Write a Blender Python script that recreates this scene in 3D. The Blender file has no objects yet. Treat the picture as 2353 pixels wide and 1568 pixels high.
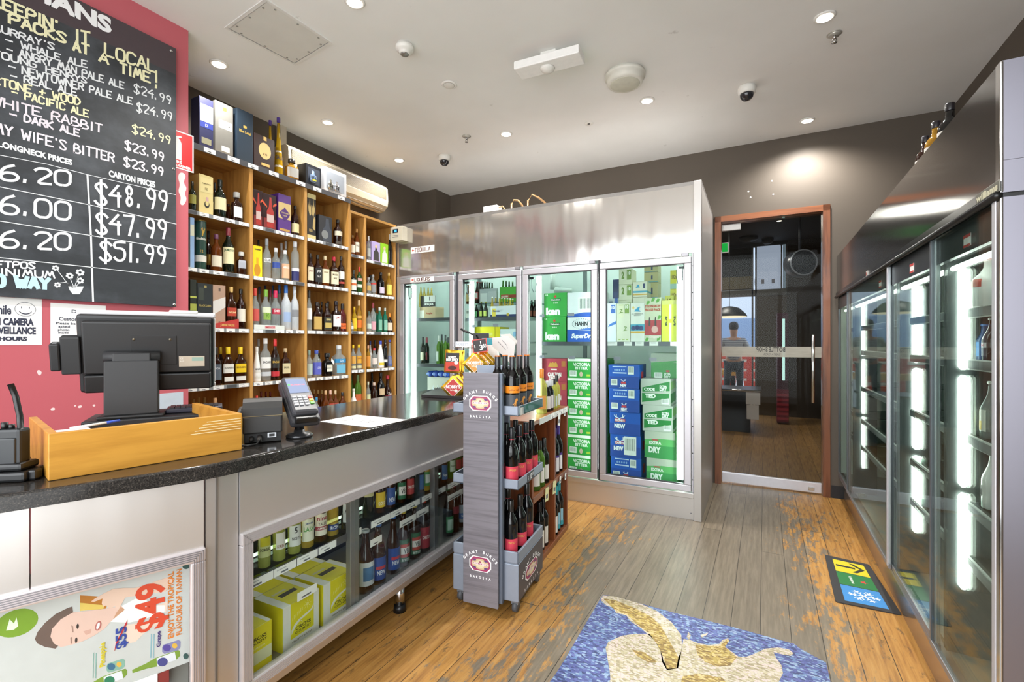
import bpy, bmesh, math, random
from mathutils import Vector, Matrix
random.seed(7)
SC = bpy.context.scene
COL = SC.collection
PI = math.pi
# ---------------------------------------------------------------- camera
FPX, UC, VH, HC = 1075.0, 1176.5, 787.0, 1.40
YAW = math.atan((1757.0 - UC) / FPX)
cam_d = bpy.data.cameras.new('camera')
cam_d.sensor_width = 36.0
cam_d.lens = FPX * 36.0 / 2353.0
cam_d.shift_y = (VH - 784.0) / 2353.0
cam_d.clip_start = 0.02
cam = bpy.data.objects.new('camera', cam_d)
COL.objects.link(cam)
cam.location = (0, 0, HC)
cam.rotation_euler = (PI / 2, 0, YAW)
SC.camera = cam
# ---------------------------------------------------------------- daylight, lamps, exposure
SC.view_settings.view_transform = 'Standard'
SC.view_settings.look = 'None'
SC.view_settings.gamma = 1.0
SC.view_settings.use_curve_mapping = False
SC.view_settings.exposure = 0.5
SC.cycles.use_denoising = True
SC.cycles.max_bounces = 9
SC.cycles.diffuse_bounces = 6
SC.cycles.glossy_bounces = 4
SC.cycles.transmission_bounces = 6
SC.cycles.transparent_max_bounces = 28
SC.cycles.caustics_reflective = True
SC.cycles.blur_glossy = 1.5
SC.cycles.caustics_refractive = False
SC.cycles.sample_clamp_indirect = 6.0
W = bpy.data.worlds.new('daylight')
SC.world = W
W.use_nodes = True
wn, wl = W.node_tree.nodes, W.node_tree.links
wn.clear()
w_out = wn.new('ShaderNodeOutputWorld')
w_bg = wn.new('ShaderNodeBackground')
w_bg.inputs['Color'].default_value = (0.93, 0.97, 1.0, 1)
w_bg.inputs['Strength'].default_value = 3.0
wl.new(w_bg.outputs[0], w_out.inputs[0])
CEIL = 3.32
ROOMLIT = 1.0


def add_area(name, loc, sx, sy, rot, watts, color=(1, 1, 1), portal=False, spread=PI):
    d = bpy.data.lights.new(name, 'AREA')
    d.shape = 'RECTANGLE'
    d.size, d.size_y = sx, sy
    d.energy = watts
    d.color = color
    d.spread = spread
    if portal:
        d.cycles.is_portal = True
    o = bpy.data.objects.new(name, d)
    COL.objects.link(o)
    o.location = loc
    o.rotation_euler = rot
    return o


# soft daylight entering through the shopfront behind the camera
add_area('shopfront_daylight', (-0.6, -0.52, 1.75), 3.4, 2.9, (PI / 2, 0, 0), 50, (0.95, 0.98, 1.0))
# ceiling downlights: (u, v, on)
DOWNLIGHTS = [(503, 146, 1), (815, 3, 1), (753, 280, 1), (917, 367, 1), (1163, 307, 1), (1487, 230, 1), (1895, 38, 1), (1855, 276, 1), (1032, 194, 0)]
LAMP_W = 85.0


# ---------------------------------------------------------------- pixel -> place helpers (rays met with real planes)
FW = Vector((-math.sin(YAW), math.cos(YAW), 0))
RT = Vector((math.cos(YAW), math.sin(YAW), 0))
EYE = Vector((0, 0, HC))


def ray(u, v):
    return FW * FPX + RT * (u - UC) + Vector((0, 0, VH - v))


def at_z(u, v, z=0.0):
    d = ray(u, v)
    return EYE + d * ((z - HC) / d.z)


def at_x(u, v, x):
    d = ray(u, v)
    return EYE + d * (x / d.x)


class Plane:
    """A vertical plane: origin o, along direction at angle a (radians from +X), local -Y is its front."""

    def __init__(s, o, a):
        s.o, s.a = Vector((o[0], o[1], 0)), a
        s.e = Vector((math.cos(a), math.sin(a), 0))
        s.n = Vector((-math.sin(a), math.cos(a), 0))

    def hit(s, u, v, d=0.0):
        r = ray(u, v)
        k = (s.n.dot(s.o) + d - s.n.dot(EYE)) / s.n.dot(r)
        return EYE + r * k

    def loc(s, u, v, d=0.0):
        p = s.hit(u, v, d)
        return (p - s.o).dot(s.e), p.z

    def world(s, x, d, z):
        p = s.o + s.e * x + s.n * d
        return Vector((p.x, p.y, z))


def depth_of(p):
    return (Vector(p) - EYE).dot(FW)


# ---------------------------------------------------------------- materials
def lin(h):
    h = h.lstrip('#')
    c = [int(h[i:i + 2], 16) / 255 for i in (0, 2, 4)]
    return tuple(x / 12.92 if x <= .04045 else ((x + .055) / 1.055) ** 2.4 for x in c) + (1,)


MATS = {}


def new_mat(name):
    m = bpy.data.materials.new(name)
    m.use_nodes = True
    nt = m.node_tree
    nt.nodes.clear()
    return m, nt.nodes, nt.links


def mat(h, rough=.5, metal=0.0, coat=0.0, var=.06, scale=30.0, emit=0.0, spec=.5):
    """Plain procedural surface: a base colour broken by fine noise."""
    k = ('p', h, rough, metal, coat, var, scale, emit, spec)
    if k in MATS:
        return MATS[k]
    m, N, L = new_mat('surface_' + h.lstrip('#'))
    o = N.new('ShaderNodeOutputMaterial')
    b = N.new('ShaderNodeBsdfPrincipled')
    b.inputs['Roughness'].default_value = rough
    b.inputs['Metallic'].default_value = metal
    b.inputs['Coat Weight'].default_value = coat
    b.inputs['Specular IOR Level'].default_value = spec
    c = lin(h)
    if emit:
        b.inputs['Base Color'].default_value = c
        b.inputs['Emission Color'].default_value = c
        b.inputs['Emission Strength'].default_value = emit
    elif var:
        t = N.new('ShaderNodeTexCoord')
        n = N.new('ShaderNodeTexNoise')
        n.inputs['Scale'].default_value = scale
        n.inputs['Detail'].default_value = 2
        r = N.new('ShaderNodeMapRange')
        r.inputs['To Min'].default_value = 1 - var
        r.inputs['To Max'].default_value = 1 + var
        x = N.new('ShaderNodeVectorMath')
        x.operation = 'SCALE'
        x.inputs[0].default_value = c[:3]
        L.new(t.outputs['Object'], n.inputs['Vector'])
        L.new(n.outputs['Fac'], r.inputs['Value'])
        L.new(r.outputs[0], x.inputs['Scale'])
        L.new(x.outputs[0], b.inputs['Base Color'])
    else:
        b.inputs['Base Color'].default_value = c
    L.new(b.outputs[0], o.inputs[0])
    MATS[k] = m
    return m


def glow(h, strength):
    k = ('g', h, strength)
    if k not in MATS:
        m, N, L = new_mat('lit_' + h.lstrip('#'))
        o = N.new('ShaderNodeOutputMaterial')
        e = N.new('ShaderNodeEmission')
        e.inputs['Color'].default_value = lin(h)
        e.inputs['Strength'].default_value = strength
        L.new(e.outputs[0], o.inputs[0])
        if strength < 3:
            m.cycles.emission_sampling = 'NONE'
        MATS[k] = m
    return MATS[k]


def pane(tint='#eef6f2', ior=1.45, rough=0.0, gloss=1.0):
    """Thin sheet glass: see-through with a Fresnel reflection."""
    k = ('pane', tint, ior, rough, gloss)
    if k not in MATS:
        m, N, L = new_mat('sheet_glass')
        o = N.new('ShaderNodeOutputMaterial')
        t = N.new('ShaderNodeBsdfTransparent')
        t.inputs[0].default_value = lin(tint)
        g = N.new('ShaderNodeBsdfGlossy')
        g.inputs['Roughness'].default_value = rough
        f = N.new('ShaderNodeLayerWeight')
        f.inputs['Blend'].default_value = .18
        mm = N.new('ShaderNodeMath')
        mm.operation = 'MULTIPLY'
        mm.inputs[1].default_value = gloss
        x = N.new('ShaderNodeMixShader')
        L.new(f.outputs['Fresnel'], mm.inputs[0])
        L.new(mm.outputs[0], x.inputs[0])
        L.new(t.outputs[0], x.inputs[1])
        L.new(g.outputs[0], x.inputs[2])
        L.new(x.outputs[0], o.inputs[0])
        MATS[k] = m
    return MATS[k]


def bglass(h, alpha, rough=.06, tint=None):
    """Bottle glass with its drink: part see-through, part coloured, glossy outside."""
    k = ('bg', h, alpha, rough, tint)
    if k not in MATS:
        m, N, L = new_mat('bottle_glass_' + h.lstrip('#'))
        o = N.new('ShaderNodeOutputMaterial')
        t = N.new('ShaderNodeBsdfTransparent')
        t.inputs[0].default_value = lin(tint or h)
        b = N.new('ShaderNodeBsdfPrincipled')
        b.inputs['Roughness'].default_value = rough
        n = N.new('ShaderNodeTexNoise')
        n.inputs['Scale'].default_value = 9
        r = N.new('ShaderNodeMapRange')
        r.inputs['To Min'].default_value = .8
        r.inputs['To Max'].default_value = 1.15
        s = N.new('ShaderNodeVectorMath')
        s.operation = 'SCALE'
        s.inputs[0].default_value = lin(h)[:3]
        L.new(n.outputs['Fac'], r.inputs['Value'])
        L.new(r.outputs[0], s.inputs['Scale'])
        L.new(s.outputs[0], b.inputs['Base Color'])
        x = N.new('ShaderNodeMixShader')
        x.inputs[0].default_value = alpha
        L.new(t.outputs[0], x.inputs[1])
        L.new(b.outputs[0], x.inputs[2])
        L.new(x.outputs[0], o.inputs[0])
        MATS[k] = m
    return MATS[k]


def ramp(N, stops):
    r = N.new('ShaderNodeValToRGB')
    e = r.color_ramp.elements
    while len(e) < len(stops):
        e.new(.5)
    for i, (p, c) in enumerate(stops):
        e[i].position = p
        e[i].color = lin(c) if isinstance(c, str) else (c, c, c, 1)
    return r


def mapping(N, L, scale, coord='Object', rot=(0, 0, 0)):
    t = N.new('ShaderNodeTexCoord')
    mp = N.new('ShaderNodeMapping')
    mp.inputs['Scale'].default_value = scale
    mp.inputs['Rotation'].default_value = rot
    L.new(t.outputs[coord], mp.inputs['Vector'])
    return mp


def noise(N, L, vec, scale, detail=4, rough=.55):
    n = N.new('ShaderNodeTexNoise')
    n.inputs['Scale'].default_value = scale
    n.inputs['Detail'].default_value = detail
    n.inputs['Roughness'].default_value = rough
    L.new(vec.outputs[0], n.inputs['Vector'])
    return n


def mixc(N, L, fac, a, b, mode='MIX'):
    x = N.new('ShaderNodeMix')
    x.data_type = 'RGBA'
    x.blend_type = mode
    for v, i in ((fac, 0), (a, 6), (b, 7)):
        if hasattr(v, 'links'):
            L.new(v, x.inputs[i])
        elif i == 0:
            x.inputs[0].default_value = v
        else:
            x.inputs[i].default_value = lin(v) if isinstance(v, str) else v
    return x.outputs[2]


def wood(name, light, dark, axis=0, stretch=14, scale=3.0, rough=.42, coat=.15):
    """Long grain along one local axis."""
    k = ('wood', name, light, dark, axis)
    if k in MATS:
        return MATS[k]
    m, N, L = new_mat(name)
    o = N.new('ShaderNodeOutputMaterial')
    b = N.new('ShaderNodeBsdfPrincipled')
    b.inputs['Roughness'].default_value = rough
    b.inputs['Coat Weight'].default_value = coat
    s = [stretch] * 3
    s[axis] = 1.0
    mp = mapping(N, L, s)
    n1 = noise(N, L, mp, scale, 6, .6)
    r = ramp(N, [(.3, dark), (.55, light), (.75, light)])
    L.new(n1.outputs['Fac'], r.inputs[0])
    L.new(r.outputs[0], b.inputs['Base Color'])
    L.new(b.outputs[0], o.inputs[0])
    MATS[k] = m
    return m


def steel(name, base, axis=0, rough=.24, streak=.03, stretch=60, wav=.0):
    """Brushed stainless sheet, brushed along one local axis."""
    k = ('steel', name, base, axis, rough)
    if k in MATS:
        return MATS[k]
    m, N, L = new_mat(name)
    o = N.new('ShaderNodeOutputMaterial')
    b = N.new('ShaderNodeBsdfPrincipled')
    b.inputs['Metallic'].default_value = .82
    b.inputs['Base Color'].default_value = lin(base)
    s = [stretch] * 3
    s[axis] = 1.0
    mp = mapping(N, L, s)
    n1 = noise(N, L, mp, 4.0, 5, .6)
    r = N.new('ShaderNodeMapRange')
    r.inputs['To Min'].default_value = rough - streak / 2
    r.inputs['To Max'].default_value = rough + streak / 2
    L.new(n1.outputs['Fac'], r.inputs['Value'])
    L.new(r.outputs[0], b.inputs['Roughness'])
    b.inputs['Anisotropic'].default_value = .55
    bp = N.new('ShaderNodeBump')
    bp.inputs['Strength'].default_value = .0015
    bp.inputs['Distance'].default_value = .002
    L.new(n1.outputs['Fac'], bp.inputs['Height'])
    if wav:
        mp2 = mapping(N, L, (2.2, 2.2, .3))
        n2 = noise(N, L, mp2, 3.2, 1, .4)
        bp2 = N.new('ShaderNodeBump')
        bp2.inputs['Strength'].default_value = 1.0
        bp2.inputs['Distance'].default_value = wav
        L.new(n2.outputs['Fac'], bp2.inputs['Height'])
        L.new(bp2.outputs[0], bp.inputs['Normal'])
    L.new(bp.outputs[0], b.inputs['Normal'])
    L.new(b.outputs[0], o.inputs[0])
    MATS[k] = m
    return m


# ---------------------------------------------------------------- mesh builder
class MB:
    def __init__(s, M=None):
        s.v, s.f, s.fm, s.sm, s.mats = [], [], [], [], []
        s.M = M or Matrix.Identity(4)

    def mi(s, m):
        if m not in s.mats:
            s.mats.append(m)
        return s.mats.index(m)

    def add(s, vs, fs, m, smooth=False, M=None):
        T = s.M @ M if M is not None else s.M
        b = len(s.v)
        s.v += [T @ Vector(p) for p in vs]
        i = s.mi(m)
        flip = T.determinant() < 0
        for f in fs:
            q = [b + j for j in f]
            s.f.append(q[::-1] if flip else q)
            s.fm.append(i)
            s.sm.append(smooth)
        return s

    def box(s, x0, x1, y0, y1, z0, z1, m, ch=0.0, M=None):
        if x1 < x0: x0, x1 = x1, x0
        if y1 < y0: y0, y1 = y1, y0
        if z1 < z0: z0, z1 = z1, z0
        ch = min(ch, (x1 - x0) * .45, (y1 - y0) * .45, (z1 - z0) * .45)
        if ch <= 0:
            vs = [(x, y, z) for z in (z0, z1) for y in (y0, y1) for x in (x0, x1)]
            fs = [(0, 2, 3, 1), (4, 5, 7, 6), (0, 1, 5, 4), (2, 6, 7, 3), (0, 4, 6, 2), (1, 3, 7, 5)]
            return s.add(vs, fs, m, False, M)
        bm = bmesh.new()
        bmesh.ops.create_cube(bm, size=1)
        for v in bm.verts:
            v.co = Vector(((x0 + x1) / 2 + v.co.x * (x1 - x0), (y0 + y1) / 2 + v.co.y * (y1 - y0), (z0 + z1) / 2 + v.co.z * (z1 - z0)))
        bmesh.ops.bevel(bm, geom=bm.edges[:], offset=ch, segments=2, affect='EDGES', profile=.5)
        bm.verts.index_update()
        vs = [v.co.copy() for v in bm.verts]
        fs = [[v.index for v in f.verts] for f in bm.faces]
        bm.free()
        return s.add(vs, fs, m, False, M)

    def lathe(s, prof, m, seg=18, n=2.0, M=None, sx=1.0, sy=1.0, smooth=True, cap=True):
        """prof: [(r, z)] bottom to top; n>2 squares the section."""
        vs, fs = [], []
        for r, z in prof:
            for k in range(seg):
                t = 2 * PI * k / seg + PI / seg
                c, d = math.cos(t), math.sin(t)
                q = (abs(c) ** n + abs(d) ** n) ** (-1.0 / n) if n != 2 else 1.0
                vs.append((r * q * c * sx, r * q * d * sy, z))
        for i in range(len(prof) - 1):
            for k in range(seg):
                a, b = i * seg + k, i * seg + (k + 1) % seg
                fs.append((a, b, b + seg, a + seg))
        if cap:
            fs.append(tuple(reversed(range(seg))))
            o = (len(prof) - 1) * seg
            fs.append(tuple(range(o, o + seg)))
        return s.add(vs, fs, m, smooth, M)

    def cyl(s, p, q, r, m, seg=14, r2=None, smooth=True):
        p, q = Vector(p), Vector(q)
        d = q - p
        M = Matrix.Translation(p) @ d.to_track_quat('Z', 'Y').to_matrix().to_4x4()
        return s.lathe([(r, 0), (r if r2 is None else r2, d.length)], m, seg, M=M, smooth=smooth)

    def tube(s, pts, r, m, seg=8):
        pts = [Vector(p) for p in pts]
        vs, fs = [], []
        for i, p in enumerate(pts):
            t = (pts[min(i + 1, len(pts) - 1)] - pts[max(i - 1, 0)]).normalized()
            up = Vector((0, 0, 1)) if abs(t.z) < .9 else Vector((1, 0, 0))
            a = t.cross(up).normalized()
            b = t.cross(a)
            for k in range(seg):
                w = 2 * PI * k / seg
                vs.append(p + a * (r * math.cos(w)) + b * (r * math.sin(w)))
        for i in range(len(pts) - 1):
            for k in range(seg):
                x, y = i * seg + k, i * seg + (k + 1) % seg
                fs.append((x, y, y + seg, x + seg))
        fs.append(tuple(range(seg)))
        fs.append(tuple(reversed(range((len(pts) - 1) * seg, len(pts) * seg))))
        return s.add(vs, fs, m, True)

    def prism(s, poly, y0, y1, m, M=None, smooth=False):
        """Polygon in local (x,z), counter-clockwise seen from -Y, extruded from y0 to y1."""
        n = len(poly)
        a = sum(poly[i][0] * poly[(i + 1) % n][1] - poly[(i + 1) % n][0] * poly[i][1] for i in range(n))
        if a < 0:
            poly = poly[::-1]
        vs = [(x, y0, z) for x, z in poly] + [(x, y1, z) for x, z in poly]
        fs = [tuple(range(n)), tuple(reversed(range(n, 2 * n)))]
        for i in range(n):
            j = (i + 1) % n
            fs.append((i, i + n, j + n, j))
        return s.add(vs, fs, m, smooth, M)

    def build(s, name, parent=None):
        me = bpy.data.meshes.new(name)
        me.from_pydata([tuple(v) for v in s.v], [], s.f)
        for m in s.mats:
            me.materials.append(m)
        me.polygons.foreach_set('material_index', s.fm)
        me.polygons.foreach_set('use_smooth', s.sm)
        me.update()
        o = bpy.data.objects.new(name, me)
        COL.objects.link(o)
        if parent is not None:
            o.parent = parent
        return o


def tag(o, label, cat, group=None):
    o['label'] = label
    o['category'] = cat
    if group:
        o['group'] = group
    return o


GRP = {}          # what repeats of a kind belong together, set section by section


def thing(name, label, cat, loc=(0, 0, 0), rz=0.0, group=None):
    o = bpy.data.objects.new(name, None)
    o.empty_display_size = .05
    COL.objects.link(o)
    o.location = loc
    o.rotation_euler = (0, 0, rz)
    return tag(o, label, cat, group or GRP.get(cat))


def struct(name, mb, loc=(0, 0, 0), rz=0.0, parent=None):
    o = mb.build(name, parent)
    if parent is None:
        o.location = loc
        o.rotation_euler = (0, 0, rz)
        o['kind'] = 'structure'
    return o


# ---------------------------------------------------------------- lettering
TXT = {}


def text_geo(s, bold=0.0):
    """Outline lettering as flat triangles, baseline at 0, cap height 1 -> (verts, faces, width)."""
    k = (s, bold)
    if k in TXT:
        return TXT[k]
    c = bpy.data.curves.new('lettering', 'FONT')
    c.body = s
    c.size = 1.0
    c.resolution_u = 3
    c.offset = bold
    o = bpy.data.objects.new('lettering', c)
    COL.objects.link(o)
    dg = bpy.context.evaluated_depsgraph_get()
    me = o.evaluated_get(dg).to_mesh()
    vs = [(v.co.x / .70, v.co.y / .70) for v in me.vertices]
    fs = [tuple(p.vertices) for p in me.polygons]
    o.evaluated_get(dg).to_mesh_clear()
    bpy.data.objects.remove(o)
    bpy.data.curves.remove(c)
    if vs:
        x0, x1 = min(v[0] for v in vs), max(v[0] for v in vs)
    else:
        x0 = x1 = 0
    vs = [(x - x0, y) for x, y in vs]
    TXT[k] = (vs, fs, x1 - x0)
    return TXT[k]


def put_text(mb, s, m, x0, z0, w, h, y=0.0, bold=0.0, f=None, align='l', slant=0.0):
    """Lettering on the local front (-Y) face. w = width to fill (None keeps proportion), h = cap height."""
    vs, fs, tw = text_geo(s, bold)
    if not vs:
        return
    kx = (w / tw) if w else h
    wid = tw * kx
    ox = x0 - (wid / 2 if align == 'c' else wid if align == 'r' else 0)
    out = []
    for a, b in vs:
        p = (ox + a * kx + slant * b * h, y, z0 + b * h)
        out.append(f(p) if f else p)
    mb.add(out, fs, m)


GLY = {
    'A': '00 26 40|12 32', 'B': '00 06 26 35 34 23 03|23 33 42 41 30 00', 'C': '45 36 16 05 01 10 30 41', 'D': '00 06 26 44 42 20 00',
    'E': '46 06 00 40|03 33', 'F': '46 06 00|03 33', 'G': '45 36 16 05 01 10 30 41 43 23', 'H': '00 06|40 46|03 43', 'I': '20 26',
    'J': '36 31 20 10 01', 'K': '00 06|46 03 40', 'L': '06 00 40', 'M': '00 16 22 36 40', 'N': '00 06 40 46', 'O': '10 01 05 16 36 45 41 30 10',
    'P': '00 06 36 45 44 33 03', 'Q': '10 01 05 16 36 45 41 30 10|22 40', 'R': '00 06 36 45 44 33 03|23 40', 'S': '45 36 16 05 14 32 41 30 10 01',
    'T': '06 46|26 20', 'U': '06 01 10 30 41 46', 'V': '06 20 46', 'W': '06 10 24 30 46', 'X': '06 40|00 46', 'Y': '06 23 46|23 20', 'Z': '06 46 00 40',
    '0': '20 10 01 03 05 16 26 36 45 43 41 30 20', '1': '26 20', '2': '05 16 36 45 44 00 40', '3': '05 16 36 45 34 23 34|23 32 41 30 10 01', '4': '36 03 43|34 30',
    '5': '46 06 04 34 43 41 30 10 01', '6': '36 15 03 01 10 30 41 42 33 13 02', '7': '06 46 20', '8': '23 14 15 26 35 34 23 12 11 20 31 32 23',
    '9': '43 23 14 15 26 36 45 43 30', '$': '45 36 16 05 14 32 41 30 10 01|27 2-', '.': '10 11', "'": '26 25', '-': '03 43', '+': '03 43|25 21', '!': '26 22|20 21', ',': '20 1-', '%': '00 46',
    ':': '20 21|23 24'}
WID = {'I': .45, '.': .45, "'": .5, '1': .55, '!': .5, ' ': .75, 'M': 1.25, 'W': 1.25, ',': .4}


def put_chalk(mb, s, m, f, h, w, th, jit=.03):
    """Hand-drawn stroke lettering. f(x, z) maps a point of the writing line to 3D; w total width, h cap height."""
    tot = sum(WID.get(c, 1.0) for c in s) + .28 * (len(s) - 1)
    kx = w / tot
    x = 0.0
    k = 0
    rnd = random.Random(sum(map(ord, s)))
    for c in s:
        cw = WID.get(c, 1.0)
        if c in GLY:
            dz = rnd.uniform(-jit, jit) * h
            for line in GLY[c].split('|'):
                pts = []
                for q in line.split():
                    a = int(q[0]) / 4.0
                    b = (-.9 if q[1] == '-' else int(q[1])) / 6.0
                    if c in "I1!.,'":
                        a = (a - .5) * .5 + .5 if c in '1I!' else a
                    pts.append((x * kx + a * cw * kx + rnd.uniform(-jit, jit) * h * .5, b * h + dz))
                if len(pts) > 3:          # soften corners
                    for _ in range(2 if c in "0OCSGU369825$" else 1):
                        if c in 'EFHKLMNTWXYZA4':
                            break
                        new = [pts[0]]
                        for i in range(len(pts) - 1):
                            p, r = pts[i], pts[i + 1]
                            new += [(p[0] * .75 + r[0] * .25, p[1] * .75 + r[1] * .25), (p[0] * .25 + r[0] * .75, p[1] * .25 + r[1] * .75)]
                        new.append(pts[-1])
                        pts = new
                for i in range(len(pts) - 1):
                    (ax, az), (bx, bz) = pts[i], pts[i + 1]
                    dx, dz2 = bx - ax, bz - az
                    l = math.hypot(dx, dz2) or 1e-6
                    nx, nz = -dz2 / l * th / 2, dx / l * th / 2
                    ex, ez = dx / l * th * .3, dz2 / l * th * .3
                    k = (k + 1) % 23          # overlapping strokes lie one on another
                    q = [f(ax - ex + nx, az - ez + nz), f(ax - ex - nx, az - ez - nz), f(bx + ex - nx, bz + ez - nz), f(bx + ex + nx, bz + ez + nz)]
                    mb.add([(a, b - k * 2e-5, c_) for a, b, c_ in q], [(0, 1, 2, 3)], m)
        x += cw + .28
# ---------------------------------------------------------------- room surfaces
def floor_mat(ox=0.0, worn=True, name='timber_floor'):
    m, N, L = new_mat(name)
    o = N.new('ShaderNodeOutputMaterial')
    b = N.new('ShaderNodeBsdfPrincipled')
    mp = mapping(N, L, (1, 1, 1))
    sp = N.new('ShaderNodeSeparateXYZ')
    L.new(mp.outputs[0], sp.inputs[0])

    def mth(op, a, c=None, d=None):
        x = N.new('ShaderNodeMath')
        x.operation = op
        for i, q in enumerate((a, c, d)):
            if q is None:
                continue
            if hasattr(q, 'links'):
                L.new(q, x.inputs[i])
            else:
                x.inputs[i].default_value = q
        return x.outputs[0]
    px = mth('DIVIDE', mth('ADD', sp.outputs[0], 10.03), .13)
    pid = mth('FLOOR', px)
    fr = mth('FRACT', px)
    wn_ = N.new('ShaderNodeTexWhiteNoise')
    wn_.noise_dimensions = '1D'
    L.new(pid, wn_.inputs['W'])
    yo = mth('ADD', sp.outputs[1], mth('MULTIPLY', wn_.outputs['Value'], 7.0))
    py = mth('DIVIDE', yo, 5.2)
    fy = mth('FRACT', py)
    gap = mth('MAXIMUM', mth('LESS_THAN', fr, .022), mth('LESS_THAN', fy, .0007))
    wn2 = N.new('ShaderNodeTexWhiteNoise')
    wn2.noise_dimensions = '2D'
    cmb = N.new('ShaderNodeCombineXYZ')
    L.new(pid, cmb.inputs[0])
    L.new(mth('FLOOR', py), cmb.inputs[1])
    L.new(cmb.outputs[0], wn2.inputs['Vector'])
    mg = mapping(N, L, (26, 1.6, 1))
    grain = noise(N, L, mg, 2.2, 6, .62)
    mfine = mapping(N, L, (70, 5, 1))
    fine = noise(N, L, mfine, 3.0, 4, .6)
    varn = ramp(N, [(.25, '#7d5228'), (.5, '#a97a3c'), (.8, '#bd9354')])
    L.new(grain.outputs['Fac'], varn.inputs[0])
    grey = ramp(N, [(.2, '#574d41'), (.5, '#706555'), (.8, '#857968')])
    L.new(grain.outputs['Fac'], grey.inputs[0])
    # traffic wear: bare grey path down the aisle, varnish left near the cabinets
    off = mth('ABSOLUTE', mth('ADD', sp.outputs[0], .36))
    big = noise(N, L, mp, 1.7, 5, .6)
    msc = mapping(N, L, (9, 2.2, 1))
    scr = noise(N, L, msc, 3.0, 7, .72)
    wsum = mth('ADD', mth('ADD', off, mth('MULTIPLY', mth('SUBTRACT', big.outputs['Fac'], .5), .9)), mth('MULTIPLY', mth('SUBTRACT', scr.outputs['Fac'], .5), 1.5))
    mr = N.new('ShaderNodeMapRange')
    mr.interpolation_type = 'SMOOTHSTEP'
    mr.inputs['From Min'].default_value = .56
    mr.inputs['From Max'].default_value = .72
    L.new(wsum, mr.inputs['Value'])
    wear = mr.outputs[0] if worn else None
    col = mixc(N, L, wear if worn else .7, grey.outputs[0], varn.outputs[0])
    # dark scuffs ground into the edges of the bare timber
    sc2 = noise(N, L, mapping(N, L, (7, 2.6, 1)), 3.4, 8, .75)
    ms = N.new('ShaderNodeMapRange')
    ms.inputs['From Min'].default_value = .56
    ms.inputs['From Max'].default_value = .64
    L.new(sc2.outputs['Fac'], ms.inputs['Value'])
    col = mixc(N, L, mth('MULTIPLY', ms.outputs[0], mth('MULTIPLY', mr.outputs[0], .65)), col, '#39332b')
    tone = N.new('ShaderNodeMapRange')
    tone.inputs['To Min'].default_value = .86
    tone.inputs['To Max'].default_value = 1.1
    L.new(wn2.outputs['Value'], tone.inputs['Value'])
    cv = N.new('ShaderNodeVectorMath')
    cv.operation = 'SCALE'
    L.new(col, cv.inputs[0])
    L.new(tone.outputs[0], cv.inputs['Scale'])
    col = mixc(N, L, gap, cv.outputs[0], '#241d16')
    L.new(col, b.inputs['Base Color'])
    rr = N.new('ShaderNodeMapRange')
    rr.inputs['To Min'].default_value = .32
    rr.inputs['To Max'].default_value = .55
    L.new(fine.outputs['Fac'], rr.inputs['Value'])
    L.new(rr.outputs[0], b.inputs['Roughness'])
    L.new(b.outputs[0], o.inputs[0])
    return m


def ceiling_mat():
    m, N, L = new_mat('painted_ceiling')
    o = N.new('ShaderNodeOutputMaterial')
    b = N.new('ShaderNodeBsdfPrincipled')
    b.inputs['Roughness'].default_value = .75
    mp = mapping(N, L, (1, 1, 1))
    n1 = noise(N, L, mp, 1.3, 3)
    n2 = noise(N, L, mp, 9, 6, .7)
    base = ramp(N, [(.3, '#e4e4e1'), (.7, '#ececea')])
    L.new(n1.outputs['Fac'], base.inputs[0])
    st = ramp(N, [(.66, 0.0), (.72, .5)])
    L.new(n2.outputs['Fac'], st.inputs[0])
    st2 = ramp(N, [(.5, 0.0), (.62, 1.0)])
    n3 = noise(N, L, mp, .9, 2)
    L.new(n3.outputs['Fac'], st2.inputs[0])
    f = N.new('ShaderNodeMath')
    f.operation = 'MULTIPLY'
    L.new(st.outputs[0], f.inputs[0])
    L.new(st2.outputs[0], f.inputs[1])
    L.new(mixc(N, L, f.outputs[0], base.outputs[0], '#9b978d'), b.inputs['Base Color'])
    L.new(b.outputs[0], o.inputs[0])
    return m


def granite(name='black_granite'):
    if name in MATS:
        return MATS[name]
    m, N, L = new_mat(name)
    o = N.new('ShaderNodeOutputMaterial')
    b = N.new('ShaderNodeBsdfPrincipled')
    b.inputs['Roughness'].default_value = .12
    mp = mapping(N, L, (1, 1, 1))
    n1 = noise(N, L, mp, 260, 2, .5)
    n2 = noise(N, L, mp, 90, 3, .6)
    r = ramp(N, [(.35, '#1f1e1d'), (.6, '#35322f'), (.72, '#5b544d')])
    L.new(n1.outputs['Fac'], r.inputs[0])
    r2 = ramp(N, [(.4, .8), (.7, 1.25)])
    L.new(n2.outputs['Fac'], r2.inputs[0])
    L.new(mixc(N, L, 1.0, r.outputs[0], r2.outputs[0], 'MULTIPLY'), b.inputs['Base Color'])
    L.new(b.outputs[0], o.inputs[0])
    MATS[name] = m
    return m


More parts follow.
